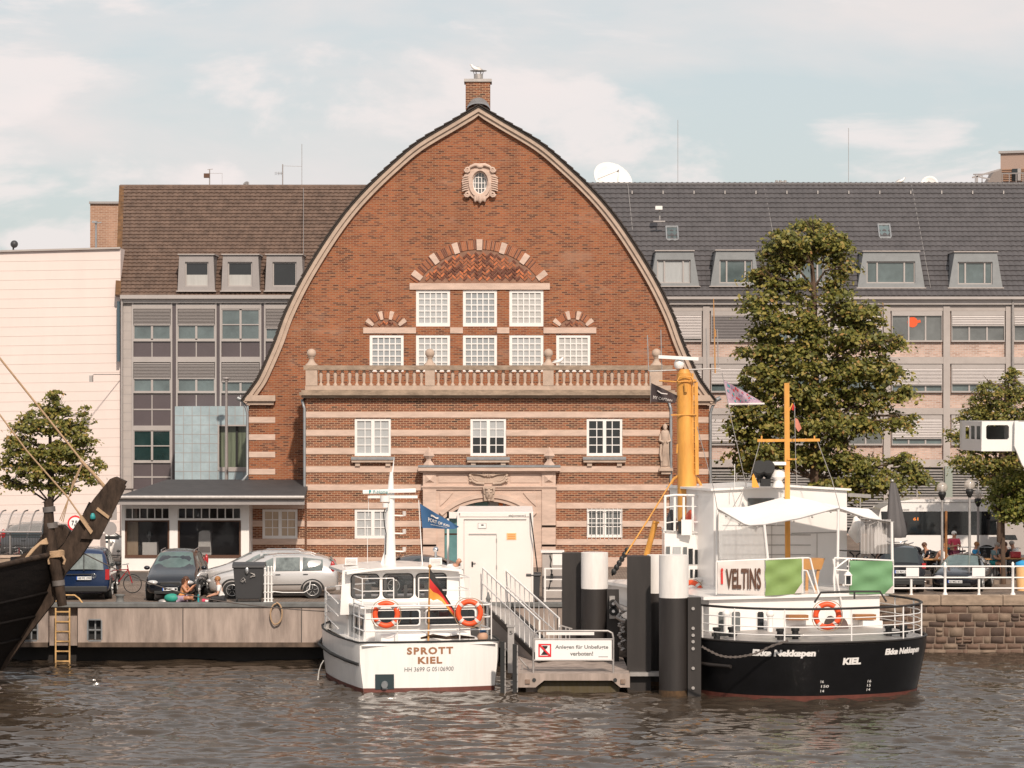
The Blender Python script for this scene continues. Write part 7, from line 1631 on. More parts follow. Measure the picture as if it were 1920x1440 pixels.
for cx, cy, h in ((457, 1087, 8), (473, 1079, 8)):
    pts = [P(cx+g.uniform(-6,6), cy+g.uniform(-h,h), D+.02) for k in range(9)]; b.tube(spl([tuple(p) [0:3:2] for p in pts], 3) and [Vector((a, D+.03, c)) for a, c in spl([(p.x, p.z) for p in pts], 3)], .009, 4)
b.build('scribble', M['galv'], T); b = MB(); c = P(463, 1070, D); b.ball(c, (.07,.03,.12), 10, 8); b.build('lock', M['steel'], T)
b = MB(); D = 100.45     # stack of white bollard stanchions
T = thing('folded_barrier', 'folded white post barrier stacked on the quay right of the rubbish container', 'barrier', (X(503, D), D, QZ))
for k in range(3):
    px = 497+6*k; b = MB(); y0 = 1065 if k else 1068; b.cyl(P(px, 1131, D+.08*k), P(px, y0, D+.08*k), .035, n=8); b.ball(P(px, y0-1.5, D+.08*k), .045, 8, 6); b.cyl(P(px, 1131, D+.08*k), P(px, 1127, D+.08*k), .07, .05, 8)
    for y in (1078, 1095, 1110): b.cyl(P(px, y-1, D+.08*k), P(px, y+1, D+.08*k), .05, n=8)
    b.build('post', M['white'], T)
b = MB()
for y in (1079, 1095, 1111, 1122): b.bar(P(494, y, D), P(512, y, D+.2), .03)
b.tube([P(511, 1109, D), P(530, 1111, D), P(570, 1111, D), P(580, 1105, D), P(582, 1090, D)], .02, 6); b.build('rails', M['white'], T)
# white harbour railing on the right quay
RL = thing('quay_railing', 'white tubular railing with ball-topped posts along the right quay', 'railing', (X(1780, 104.3), 104.3, QZ)); D = 104.3
for k, px in enumerate(range(1264, 2300, 127)):
    b = MB(); px += -.0; b.lathe((X(px, D), D, QZ), [(.10,0),(.09,.05),(.05,.12),(.05,.95),(.08,.99),(.08,1.04),(.04,1.07),(.055,1.12),(.03,1.17),(.005,1.19)], 12); b.build('post', M['white'], RL)
    b = MB(); px2 = px+63.5; b.cyl((X(px2, D), D, QZ), (X(px2, D), D, QZ+.57), .045, n=8); b.cyl((X(px2, D), D, QZ), (X(px2, D), D, QZ+.06), .08, .05, 10); b.build('short_post', M['white'], RL)
b = MB()
for y in (1062, 1083, 1103): b.cyl(P(1262, y, D), P(2250, y, D), .028, n=8)
b.build('rails', M['white'], RL)
for a, lab in ((1699, 'left blank white board tied to the harbour railing in front of the black cars'), (1823, 'right blank white board on the harbour railing, in front of the saloon car')):
    b = MB(); b.pb(a, a+24, 1064.5, 1081, D-.06, .02); b.build('white_board', M['sign_white'], label=lab, cat='board', group='blank boards on the railing')
# closed parasol
T = thing('closed_parasol', 'closed dark grey parasol standing behind the awning of the ship', 'parasol', (X(1678, 108), 108, QZ)); D = 108
b = MB(); n = 20; vs = []
for j, (py, r) in enumerate([(905, .09), (925, .17), (960, .26), (985, .33), (1000, .36), (1008, .30)]):
    for i in range(n): a = 6.2832*i/n; rr = r*(1+.18*math.cos(a*5)); vs.append((X(1674+(py-905)*.06, D)+rr*math.cos(a), D+rr*math.sin(a), Z(py, D)))
b.add(vs, [(j*n+i, (j+1)*n+i, (j+1)*n+(i+1) % n, j*n+(i+1) % n) for j in range(5) for i in range(n)], 0, True); b.build('canopy', M['grey_umbrella'], T, fix=True)
b = MB(); b.cyl((X(1678, D), D, QZ), P(1673, 904, D), .03, n=8); b.ball(P(1673, 902, D), .07, 8, 6); b.build('pole', M['galv'], T)
# globe street lamps
def lamp(px, py, D, label, pole='galv', r=.21):
    T = thing('street_lamp', label, 'street lamp', (X(px, D), D, QZ), 'globe street lamps'); c = P(px, py, D)
    b = MB(); b.cyl((c.x, D, QZ), (c.x, D, c.z-.45), .055, .045, 10); b.lathe((c.x, D, QZ), [(.12,0),(.12,.05),(.08,.5),(.06,.7)], 12); b.build('pole', M[pole], T)
    b = MB(); b.lathe((c.x, D, c.z-.47), [(.05,0),(.14,.18),(.15,.28),(.1,.32)], 12); b.build('lamp_base', M['black'], T)
    b = MB(); b.ball((c.x, D, c.z), r, 18, 12); b.build('globe', M['globe_glass'] if 'globe_glass' in M else mat('globe_glass', (.62,.55,.48), .1, alpha=.5, coat=1), T)
    b = MB(); b.cyl((c.x, D, c.z-.15), (c.x, D, c.z+.08), .05, n=8); b.build('bulb', M['white'], T)
lamp(1766.5, 914, 109, 'globe street lamp in front of the bus, leftmost of three'); lamp(1818, 909, 108, 'globe street lamp on a pale pole, tallest of three'); lamp(1834, 927, 113, 'globe street lamp on a dark pole, smallest and farthest of three', 'office_metal', .19)
b = MB(); D = 110; b.tube([(X(1774, D), D, QZ), P(1774, 958, D)], .05, 8); b.build('thin_post', M['wood'], label='thin brown post right beside the leftmost globe lamp', cat='post')
for px, lab in ((425, 'slim dark street lamp standing in front of the blue tiled oriel'),):
    T = thing('slim_lamp', lab, 'street lamp', (X(px, 129), 129, QZ)); D = 129; b = MB(); b.cyl((X(px, D), D, QZ), P(px-.5, 715, D), .11, .05, 10); b.build('pole', M['office_metal'], T)
    b = MB(); c = P(424.5, 712, D); b.lathe(c-Vector((0,0,.1)), [(.05,0),(.1,.08),(.06,.12),(.2,.16),(.02,.22)], 12); b.build('lamp_head', M['office_metal'], T)
# ================================================================ vehicles, bicycles, people
def paint(name, c, rough=.25, metal=.3): return mat(name, c, rough, metal=metal, coat=.8, spec=.6)
paint('car_blue', (.010,.028,.085)); paint('car_black', (.010,.012,.018)); paint('car_silver', (.62,.59,.57), .22, .45); paint('car_red', (.45,.02,.03)); paint('car_white', (.84,.80,.77), .3, 0); paint('car_grey', (.09,.09,.095)); paint('car_navy', (.008,.010,.018))
mat('car_glass', (.02,.028,.03), .05, spec=.9); mat('car_glass_light', (.28,.32,.31), .1, spec=.8, var=.5, vs=1.5, col2=(.05,.06,.06)); mat('trim', (.02,.02,.02), .6); mat('alloy', (.55,.54,.53), .3, metal=.7)
mat('car_screen', (.10,.15,.14), .08, spec=.8, var=.5, vs=2.2)
mat('headlamp', (.62,.60,.58), .1, metal=.3, coat=1)
# station: (y, z low, z belt, z top, half width belt, half width top)
KIND = {
 'mpv':   dict(W=.91, st=[(-2.32,.38,.62,.66,.62,.50),(-2.22,.24,.72,.80,.80,.66),(-1.9,.20,.86,.95,.88,.74),(-1.25,.20,.98,1.08,.905,.80),(-.62,.20,1.02,1.50,.91,.66),(-.25,.20,1.03,1.66,.91,.64),(.5,.20,1.04,1.70,.91,.65),(1.4,.20,1.05,1.68,.91,.64),(1.95,.22,1.06,1.56,.90,.61),(2.18,.26,1.04,1.30,.86,.62),(2.28,.32,.96,1.02,.80,.60)], wh=(-1.42,1.38), ws=(-1.22,-.28,1.06,1.62), rw=(2.24,1.93,1.06,1.55), win=[(-.75,.02),(.08,.95),(1.02,1.75)]),
 'van':   dict(W=.90, st=[(-2.2,.38,.62,.68,.64,.52),(-2.1,.24,.76,.84,.80,.68),(-1.75,.20,.92,1.02,.88,.76),(-1.2,.20,1.02,1.16,.895,.80),(-.6,.20,1.05,1.66,.90,.72),(-.2,.20,1.06,1.78,.90,.71),(.8,.20,1.06,1.82,.90,.71),(1.8,.20,1.06,1.80,.90,.70),(2.1,.22,1.06,1.75,.89,.69),(2.2,.28,1.05,1.60,.87,.68),(2.24,.34,.98,1.1,.85,.74)], wh=(-1.35,1.3), ws=(-1.17,-.24,1.1,1.72), rw=(2.235,2.16,1.06,1.62), win=[(-.7,.1),(.2,1.0),(1.1,1.9)]),
 'saloon':dict(W=.89, st=[(-2.3,.36,.56,.60,.60,.46),(-2.2,.22,.66,.74,.80,.66),(-1.8,.19,.78,.87,.87,.72),(-1.0,.18,.88,.97,.885,.76),(-.45,.18,.90,1.18,.89,.66),(.05,.18,.91,1.40,.89,.58),(.75,.18,.92,1.43,.89,.57),(1.25,.18,.93,1.30,.885,.58),(1.7,.20,.92,1.02,.87,.66),(2.2,.22,.86,.94,.82,.66),(2.32,.32,.74,.80,.74,.58)], wh=(-1.4,1.35), ws=(-.98,.0,.96,1.38), rw=(1.68,1.12,1.0,1.35), win=[(-.45,.35),(.42,1.15)]),
 'suv':   dict(W=.90, st=[(-2.2,.42,.66,.72,.64,.52),(-2.1,.30,.84,.92,.80,.70),(-1.7,.26,.98,1.06,.88,.78),(-1.0,.26,1.04,1.12,.895,.80),(-.4,.26,1.06,1.56,.90,.68),(0,.26,1.07,1.70,.90,.66),(1.2,.26,1.08,1.72,.90,.66),(1.8,.28,1.08,1.66,.89,.65),(2.05,.30,1.06,1.45,.88,.64),(2.16,.36,.98,1.06,.84,.66)], wh=(-1.35,1.3), ws=(-.98,-.06,1.1,1.64), rw=(2.14,1.88,1.08,1.62), win=[(-.5,.35),(.42,1.2),(1.27,1.8)])}
def car(label, loc, rz, kind, pm, glass='car_glass', plate=None, group=None, seen='all', name='parked_car', lights=True, screen=None):
    k = KIND[kind]; T = local(thing(name, label, 'van' if kind == 'van' else 'car', (loc[0], loc[1], QZ), group, rz=rz)); b = MB(); vs = []; W = k['W']
    def ringpts(s):
        y, zl, zb_, zt, wb, wt = s; h = zt-zb_
        return [(-wb*.80,y,zl),(-wb*.97,y,zl+.10),(-wb*1.0,y,(zl+zb_)/2+.06),(-wb*.985,y,zb_-.03),(-(wb*.6+wt*.4)*.99,y,zb_+h*.35),(-wt*1.03,y,zt-min(.1,h*.3)),(-wt*.8,y,zt-min(.02,h*.1)),(0,y,zt+.015)]
    for s in k['st']: r_ = ringpts(s); vs += r_+[(-x, y, z) for x, y, z in reversed(r_[:-1])]
    n = 15; m_ = len(k['st']); fs = [(i*n+j, (i+1)*n+j, (i+1)*n+j+1, i*n+j+1) for i in range(m_-1) for j in range(n-1)]+[(i*n+n-1, (i+1)*n+n-1, (i+1)*n, i*n) for i in range(m_-1)]
    b.add(vs, fs+[tuple(range(n)), tuple(range((m_-1)*n+n-1, (m_-1)*n-1, -1))], 0, True); b.build('body', M[pm], T, sub=1, fix=True)
    def itp(y, c): 
        st = k['st']
        for a, d in zip(st, st[1:]):
            if a[0] <= y <= d[0]: t = (y-a[0])/(d[0]-a[0]); return a[c]*(1-t)+d[c]*t
        return st[-1][c]
    b = MB()
    for s_ in (-1, 1):
        b = MB()
        for y0, y1 in k['win']:
            q = []
            for y, up in ((y0, 0), (y1, 0), (y1, 1), (y0, 1)):
                zb_, zt, wb, wt = itp(y, 2), itp(y, 3), itp(y, 4), itp(y, 5); zt = max(zt-.13, zb_+.06)
                if up: q.append((s_*(wt*1.035+.012), min(max(y, y0+.02+(.18 if y0 < -.3 and y == y0 else 0)), y1-.02), zt))
                else: q.append((s_*(wb*.985-.0), y, zb_+.02))
            b.add(q, [(0,1,2,3)] if s_ > 0 else [(3,2,1,0)])
            b.build('side_window', M[glass], T); b = MB()
    def screen_(y0, y1, z0, z1, name, gl, s_):
        b = MB(); w0, w1 = itp(y0, 5)*.92, itp(y1, 5)*.90; w0 = max(w0, w1*1.02); o = .05
        pts = []
        for v in range(5):
            for u in range(9):
                t = v/4; a = -1+u/4; ww = w0*(1-t)+w1*t; pts.append((a*ww, y0*(1-t)+y1*t+s_*(o*(1-a*a))+s_*.035, z0*(1-t)+z1*t+.03*(1-a*a)))
        b.add(pts, [(v*9+u, v*9+u+1, v*9+u+10, v*9+u+9) for v in range(4) for u in range(8)], 0, True); return b.build(name, M[gl], T)
    a = k['ws']; screen_(a[0], a[1], a[2]+.02, a[3]-.03, 'windscreen', screen or glass, -1); a = k['rw']; screen_(a[0], a[1], a[2], a[3]-.02, 'rear_window', screen or glass, 1)
    for y in k['wh']:
        for s_ in (-1, 1):
            R_ = .325; b = MB(); xo = s_*(W-.005); xi = s_*(W-.24); b.cyl((xi, y, R_), (xo, y, R_), R_, n=28); o = b.build('wheel', M['rubber'], T)
            b = MB(); b.cyl((xo, y, R_), (xo+s_*.006, y, R_), R_*.66, n=24, m=0)
            for q in range(5):
                a0 = 6.2832*q/5+.3; b.bar((xo+s_*.014, y+.05*math.cos(a0), R_+.05*math.sin(a0)), (xo+s_*.014, y+R_*.62*math.cos(a0), R_+R_*.62*math.sin(a0)), .015, .065, 1, up=(1,0,0))
            b.tube([(xo+s_*.012, y+R_*.64*math.cos(6.2832*q/24), R_+R_*.64*math.sin(6.2832*q/24)) for q in range(24)], .018, 5, 1, closed=True); b.build('rim', [M['trim'], M['alloy']], o)
            b = MB(); b.tube([(s_*(W-.03), y+.385*math.cos(math.pi*q/12), R_+.02+.385*math.sin(math.pi*q/12)) for q in range(13)], .035, 6); b.build('wheel_arch', M['trim'], T)
    f0, r0 = k['st'][0], k['st'][-1]
    for s_ in (-1, 1):
        b = MB(); y = k['st'][1][0]; z = k['st'][1][2]-.06; b.ball((s_*.60, y-.01, z), (.21,.12,.085), 12, 8); b.build('headlight', M['headlamp'], T)
        b = MB(); 
        if kind == 'saloon': b.ball((s_*.64, k['st'][-2][0]+.02, .74), (.19,.08,.08), 10, 8)
        elif kind == 'mpv': b.ball((s_*.80, 2.08, 1.2), (.07,.09,.22), 10, 8)
        else: zq = .72 if kind == 'van' else .9; b.bar((s_*.80, k['st'][-1][0]-.06, zq), (s_*.80, k['st'][-1][0]-.06, 1.08), .14, .15)
        b.build('tail_light', M['red_light'], T)
        b = MB(); b.ball((s_*(W+.09), k['ws'][1]-.35, k['ws'][2]+.02), (.11,.07,.075), 10, 7); b.build('wing_mirror', M[pm] if kind != 'van' else M['trim'], T)
        b = MB(); b.bar((s_*(W+.002), -1.0, .52), (s_*(W+.002), 1.0, .54), .012, .035); 
        for yy in (.04, 1.0): b.bar((s_*(W+.006), yy+.05, itp(yy,2)-.12), (s_*(W+.006), yy+.22, itp(yy,2)-.12), .02, .03)
        b.build('door_trim', M['trim'], T)
    y = k['st'][1][0]; b = MB(); b.box(-.34, .34, y-.09, y+.02, .56, .68); b.box(-.55, .55, y-.075, y+.02, .27, .38); b.build('grille', M['trim'], T, bev=.015)
    b = MB(); yy = k['st'][-1][0]; b.box(-.80, .80, yy-.10, yy+.06, .30, .50); b.build('rear_bumper', M['trim'] if kind in ('van', 'suv') else M[pm], T, bev=.03)
    if kind in ('mpv', 'van', 'suv') and seen != 'norails':
        b = MB()
        for s_ in (-1, 1): b = MB(); b.tube([(s_*.58, .0, k['st'][5][3]-.05), (s_*.58, .12, k['st'][5][3]+.01), (s_*.58, 1.3, k['st'][5][3]+.02), (s_*.58, 1.45, k['st'][5][3]-.04)], .016, 6); b.build('roof_rail', M['steel'], T)
    for yy_, sg, zz in ((y-.10, -1, .44), (yy+.075, 1, .78 if kind in ('van', 'mpv', 'suv') else .62)):
        b = MB(); b.box(-.26, .26, min(yy_, yy_+sg*.01), max(yy_, yy_+sg*.01), zz-.055, zz+.055, 0); b.box(-.26, -.225, min(yy_, yy_+sg*.013), max(yy_, yy_+sg*.013), zz-.055, zz+.055, 1) if sg < 0 else b.box(.225, .26, yy_, yy_+.013, zz-.055, zz+.055, 1)
        if plate: b.text(plate, lambda u, v: ((-.2+.44*u)*(1 if sg < 0 else -1), yy_+sg*.016, zz-.035+.07*v), 2, bold=.02)
        b.build('number_plate', [M['plate_white'], M['plate_blue'], M['black']], T)
    return T
def at(px, D): return (X(px, D), D)
x, y = at(165, 103.6); _v = car('dark blue estate van seen from behind, parked at the quay edge behind the ship bow', (x, y+.2), R(184), 'van', 'car_blue', glass='car_glass_light', plate='HEI PG 1993', seen='norails')
b = MB(); b.bar((0, 2.30, 1.04), (0, 2.26, 1.64), .10, .03, up=(1,0,0)); b.box(-.4, .62, 2.285, 2.31, .90, .93); b.build('door_pillar', M['trim'], _v)
b = MB(); b.tube([(-.34+.075*math.cos(6.2832*k/20), 2.32, .86+.075*math.sin(6.2832*k/20)) for k in range(20)], .009, 5, closed=True); b.text('V', lambda u, v: (-.34+.03-.06*u, 2.325, .865+.05*v), bold=.02); b.text('W', lambda u, v: (-.34+.04-.08*u, 2.325, .815+.05*v), bold=.02); b.build('emblem', M['chrome'], _v)
x, y = at(333, 103.2); car('black people carrier facing the water beside the blue van', (x, y), R(0), 'mpv', 'car_black', glass='car_glass_light', plate='KI', screen='car_screen')
x, y = at(514, 103.4); _c = car('silver people carrier parked side-on behind the rubbish container', (x, y), R(-88), 'mpv', 'car_silver', glass='car_glass_light')
_c.scale = (1, 1, .92)
x, y = at(492, 106.0); _c = car('second silver car mostly hidden behind the silver people carrier', (x, y), R(-92), 'mpv', 'car_silver', glass='car_glass_light'); _c.scale = (1, 1, .92)
b = MB(); b.box(X(1700, 110.5), X(2300, 110.5), 110.5, 114.4, QZ-.1, QZ+.15); b.build('terrace', M['cobbles'], kind='structure')
TZ = QZ+.15
x, y = at(812, 105.4); car('grey saloon car showing only its roof above the motor boat', (x, y), R(88), 'saloon', 'car_grey')
x, y = at(1676, 107.5); car('black off-road car behind the left end of the harbour railing', (x, y), R(180), 'suv', 'car_black', glass='car_glass', plate='KI RH 234', seen='norails')
x, y = at(1806, 107.9); _c = car('dark saloon car with round headlights behind the harbour railing', (x, y), R(-16), 'saloon', 'car_navy', glass='car_glass', plate='KI MG 812', screen='car_screen'); _c.scale = (1, 1, .9)
x, y = at(72, 129); car('red car roof showing above the bicycle shelter', (x, y), R(90), 'saloon', 'car_red')
x, y = at(105, 126); car('dark grey hatchback half hidden by the ship timbers on the far parking area', (x, y), R(80), 'mpv', 'car_grey')
x, y = at(182, 122); car('white car tail seen between the sailing ship timber and the annex', (x, y), R(95), 'mpv', 'car_white')
# bus
D = 121; BU = thing('bus', 'long white city bus parked behind the outdoor tables', 'bus', (X(1800, D), D, QZ))
def bz(py): return Z(py, D)
b = MB(); xa, xb_ = X(1640, D), X(2020, D); prof = [(xa, 2.45), (xa-.02, 3.4), (xa+.25, 4.45), (xa+.75, 4.72), (xa+1.6, 4.84), (xb_, 4.84), (xb_, 2.35), (xa+.1, 2.35)]
b.prism([(x_, z_) for x_, z_ in prof], D, D+2.5); b.build('body', M['car_white'], BU, bev=.08)
b = MB(); b.pprism([(1652,959),(1990,959),(1990,1003),(1664,1003),(1655,1000)], D-.012, .02); b.build('window_band', M['bus_glass'] if 'bus_glass' in M else mat('bus_glass', (.012,.012,.013), .05, spec=.8), BU)
for a, c in ((1706,1752),(1776,1810),(1816,1850),(1856,1885)):
    b = MB(); b.pb(a, c, 962, 1001, D-.018, .01); b.build('window_pane', M['glass_dark'], BU)
b = MB(); ptext(b, '61', 1712, 1722, 970, 976, D-.03, bold=.04); b.build('route_number', mat('route', (.8,.25,.05), .5), BU)
b = MB(); ptext(b, 'LA WOOD', 1683, 1705, 954.5, 957.5, D-.015, bold=.02); b.build('lettering', M['quay_edge'], BU)
for px in (1700, 1850): b = MB(); b.cyl((X(px, D), D-.02, QZ+.48), (X(px, D), D+.3, QZ+.48), .48, n=24); b.build('wheel', M['rubber'], BU)
b = MB(); b.pb(1640, 2020, 941, 942.5, D-.02, .05); b.tube([(xa+.1, D-.1, 3.9), (xa-.25, D-.3, 3.8), (xa-.28, D-.3, 3.4)], .05, 6); b.build('trim', M['galv'], BU)
T = thing('white_truck', 'pale delivery truck side behind the bus at the right edge', 'truck', (X(1910, 118.5), 118.5, QZ)); b = MB(); D = 118.6; b.pprism([(1880,982),(1960,982),(1960,1040),(1884,1040)], D, 1.6); b.build('body', M['concrete_pale'], T, bev=.05); b = MB(); b.pprism([(1884,1003),(1904,1003),(1908,1012),(1884,1012)], D-.02, .04); b.build('window', M['glass_dark'], T)
# bicycles
def bicycle(label, loc, rz, frame='car_red', group=None, tilt=0, z=2.0):
    T = local(thing('bicycle', label, 'bicycle', (loc[0], loc[1], z), group, rz=rz)); T.rotation_euler[1] = tilt
    for x_ in (-.52, .52):
        b = MB(); b.tube([(x_+.33*math.cos(6.2832*k/28), 0, .35+.33*math.sin(6.2832*k/28)) for k in range(28)], .018, 5, closed=True); o = b.build('wheel', M['rubber'], T)
        b = MB()
        for k in range(14): b.bar((x_, 0, .35), (x_+.32*math.cos(6.2832*k/14), 0, .35+.32*math.sin(6.2832*k/14)), .004)
        b.cyl((x_, -.04, .35), (x_, .04, .35), .025, n=8); b.build('spokes', M['steel'], o)
    b = MB(); A, Bb, S_, H_ = (-.52,0,.35), (-.08,0,.30), (-.22,0,.82), (.36,0,.86)
    for p, q in ((A,Bb),(A,S_),(Bb,S_),(Bb,H_),(S_,H_),(H_,(.52,0,.35))): b.bar(p, q, .035)
    b.bar(H_, (.33,0,1.02), .03); b.build('frame', M[frame], T)
    b = MB(); b.ball((-.25,0,.92), (.14,.07,.04), 10, 6); b.build('saddle', M['trim'], T)
    b = MB(); b.tube([(.22,-.28,1.04),(.34,-.15,1.05),(.34,.15,1.05),(.22,.28,1.04)], .014, 6); b.build('handlebar', M['steel'], T); return T
bicycle('bicycle leaning by the blue van, its wheel showing at the right', at(222, 105.4), R(-8), 'car_red')
bg_ = bicycle('red bicycle behind the standing woman in pink', at(1803, 114.0), R(75), 'car_red', 'bicycles by the bus', z=TZ)
bicycle('bicycle with raised handlebar behind the man in blue', at(1846, 114.0), R(80), 'car_grey', 'bicycles by the bus', z=TZ); bicycle('dark bicycle between the pale lamp pole and the woman in pink', at(1812, 114.2), R(60), 'car_grey', 'bicycles by the bus', z=TZ)
bicycle('bicycle with a red basket at the right edge of the bus', at(1898, 113.6), R(70), 'car_red', 'bicycles by the bus', z=TZ)
for i, (px, D_) in enumerate(((12,116.5),(30,116.8),(48,116.5),(64,116.9))): bicycle('bicycle %s in the glazed shelter' % ['nearest the left edge','second from the left edge','third from the left edge','nearest the ship timbers'][i], at(px, D_), R(70+8*i), ['car_grey','car_red','car_blue','car_grey'][i], 'bicycles in the shelter')
# motorcycle
T = local(thing('motorcycle', 'black motorcycle with chrome parts parked in front of the bus', 'motorcycle', (X(1722, 112.6), 112.6, TZ), rz=R(12))); T.scale = (1.2, 1.2, 1.2)
for x_, r in ((-.72, .34), (.70, .33)):
    b = MB(); b.tube([(x_+r*.82*math.cos(6.2832*k/24), 0, r+r*.82*math.sin(6.2832*k/24)) for k in range(24)], .065, 8, closed=True); o = b.build('wheel', M['rubber'], T); b = MB(); b.cyl((x_,-.03,r),(x_,.03,r),.07, n=12)
    for k in range(10): b.bar((x_,0,r),(x_+r*.75*math.cos(.628*k),0,r+r*.75*math.sin(.628*k)),.012)
    b.build('rim', M['chrome'], o)
b = MB(); b.ball((.0,0,.42), (.24,.17,.2), 12, 8); b.cyl((-.05,-.1,.5),(-.12,-.12,.74),.09,n=10); b.cyl((.08,-.1,.5),(.16,-.12,.74),.09,n=10); b.tube([(-.1,-.2,.4),(.2,-.24,.26),(.8,-.24,.28)],.045,8); b.build('engine', M['chrome'], T)
b = MB(); b.ball((-.18,0,.86), (.30,.16,.13), 12, 8); b.build('fuel_tank', M['car_black'], T); b = MB(); b.ball((.30,0,.78), (.32,.14,.07), 12, 8); b.ball((.72,0,.72), (.30,.12,.10), 10, 6); b.ball((.62,-.2,.62),(.2,.08,.16),10,8); b.build('seat', M['trim'], T)
b = MB()
for s_ in (-.1, .1): b.bar((-.72,s_,.34),(-.42,s_,1.0),.04)
b.tube([(-.30,-.38,1.12),(-.42,-.2,1.06),(-.42,.2,1.06),(-.30,.38,1.12)],.018,6); b.build('fork', M['chrome'], T); b = MB(); b.ball((-.56,0,.92), .11, 12, 8); b.build('headlight', M['headlamp'], T)
dup(T, (X(1690, 113.2), 113.2, TZ), R(-70), 'second motorcycle half hidden behind the closed parasol')
# ---------------------------------------------------------------- people (Skin modifier bodies)
def skin_obj(name, V, E, Rd, m, parent, root=0, sub=2):
    me = bpy.data.meshes.new(name); me.from_pydata([tuple(v) for v in V], E, []); me.materials.append(m); o = bpy.data.objects.new(name, me); C.objects.link(o); o.parent = parent
    s = o.modifiers.new('skin', 'SKIN'); s.use_smooth_shade = True
    for i, r in enumerate(Rd): me.skin_vertices[0].data[i].radius = (r, r) if not isinstance(r, tuple) else r; me.skin_vertices[0].data[i].use_root = (i == root)
    q = o.modifiers.new('sub', 'SUBSURF'); q.levels = q.render_levels = sub; return o
def person(label, loc, rz, J, shirt, legs, hair, hairlen=0, shorts=None, skin='skin', group=None, z=0, sleeves='short', shoes='trim', glasses=False, name='person'):
    T = local(thing(name, label, 'person', (loc[0], loc[1], z), group, rz=rz)); V, E, Rd = [], [], []; ix = {}
    def add(k, p, r, par=None): ix[k] = len(V); V.append(Vector(p)); Rd.append(r); (E.append((ix[par], ix[k])) if par else None)
    pv, ch, nk, hd = Vector(J['pelvis']), Vector(J['chest']), Vector(J['neck']), Vector(J['head'])
    add('p', pv, (.15,.11)); add('w', pv.lerp(ch, .5), (.13,.10), 'p'); add('c', ch, (.155,.11), 'w'); add('n', nk, .058, 'c'); add('h0', nk.lerp(hd, .5), .075, 'n'); add('h', hd, (.088,.098), 'h0'); add('h1', hd+(hd-nk).normalized()*.09, (.07,.08), 'h')
    fw = Vector(J.get('face', (0,-1,0))).normalized()
    for s in 'lr':
        sh, el, wr = (Vector(J[s+k]) for k in ('sh', 'el', 'wr')); add(s+'sh', sh, .062, 'c'); add(s+'el', el, .043, s+'sh'); add(s+'wr', wr, .030, s+'el')
        hdv = (wr-el).normalized(); add(s+'pm', wr+hdv*.07, (.042,.022), s+'wr'); sd = hdv.cross(Vector((0,0,1))).normalized() if abs(hdv.z) < .9 else Vector((1,0,0))
        for q in range(4):
            a = wr+hdv*.11+sd*(.03-.02*q); l = (.07,.08,.075,.055)[q]; add(s+'f%d' % q, a, .010, s+'pm'); add(s+'g%d' % q, a+hdv*l*.6-Vector((0,0,.02)), .008, s+'f%d' % q)
        add(s+'t', wr+hdv*.06+sd*.045, .011, s+'pm')
        hp, kn, an, to = (Vector(J[s+k]) for k in ('hp', 'kn', 'an', 'to')); add(s+'hp', hp, .095, 'p'); add(s+'kn', kn, .062, s+'hp'); add(s+'ca', kn.lerp(an, .35), .056, s+'kn'); add(s+'an', an, .038, s+'ca'); add(s+'to', to, (.045,.03), s+'an')
    skin_obj('body', V, E, Rd, M[skin], T, 0, 1)
    def sub_(name, chain, m, grow):
        vs, es, rs = [], [], []; seen = {}
        for ch_ in chain:
            last = None
            for key, t in ch_:
                kk = (key, t)
                if kk not in seen:
                    if isinstance(key, tuple): p = V[ix[key[0]]].lerp(V[ix[key[1]]], t); r0, r1 = Rd[ix[key[0]]], Rd[ix[key[1]]]; r = tuple((a*(1-t)+c*t) for a, c in zip(r0 if isinstance(r0, tuple) else (r0, r0), r1 if isinstance(r1, tuple) else (r1, r1)))
                    else: p = V[ix[key]]; r = Rd[ix[key]]; r = r if isinstance(r, tuple) else (r, r)
                    seen[kk] = len(vs); vs.append(p); rs.append(tuple(a+grow for a in r))
                if last is not None: es.append((last, seen[kk]))
                last = seen[kk]
        return skin_obj(name, vs, es, rs, M[m], T, 0, 1)
    sl = .75 if sleeves == 'short' else 1.0
    chains = [[('w', 0), ('c', 0), (('c', 'n'), .5)]]+[[('c', 0), (s+'sh', 0), ((s+'sh', s+'el'), sl)]+([((s+'el', s+'wr'), .9)] if sleeves == 'long' else []) for s in 'lr']+[[('w', 0), (('p', 'w'), .3)]]
    if sleeves == 'none': chains = [[('w', 0), ('c', 0), (('c', 'n'), .3)], [('w', 0), (('p', 'w'), .3)]]
    sub_('shirt', chains, shirt, .014)
    end = .55 if shorts else 1
    sub_('shorts' if shorts else 'trousers', [[('p', 0), (s+'hp', 0), ((s+'hp', s+'kn'), .6 if shorts else .99)]+([] if shorts else [(s+'kn', 0), (s+'ca', 0), ((s+'ca', s+'an'), .8)]) for s in 'lr'], shorts or legs, .016)
    for s in 'lr':
        b = MB(); a, t = V[ix[s+'an']], V[ix[s+'to']]; b.tube([a+Vector((0,0,-.02)), a.lerp(t, .5), t], [.052,.052,.042], 8); b.build('shoe', M[shoes], T)
    up = (hd-nk).normalized(); b = MB(); hc = hd+up*.045-fw*.022; b.ball(hc, (.105,.108,.10), 14, 9)
    if hairlen: b.tube([hc-fw*.06, hc-fw*.09-Vector((0,0,.12)), hc-fw*.09-Vector((0,0,hairlen))], [.09,.085,.04], 10)
    if hair: b.build('hair', M[hair], T)
    sd = fw.cross(Vector((0,0,1))).normalized(); b = MB(); fc = hd+fw*.085; b.tube([fc+up*.02, fc+fw*.028-up*.018], [.010,.016], 6); b.build('nose', M[skin], T)
    b = MB()
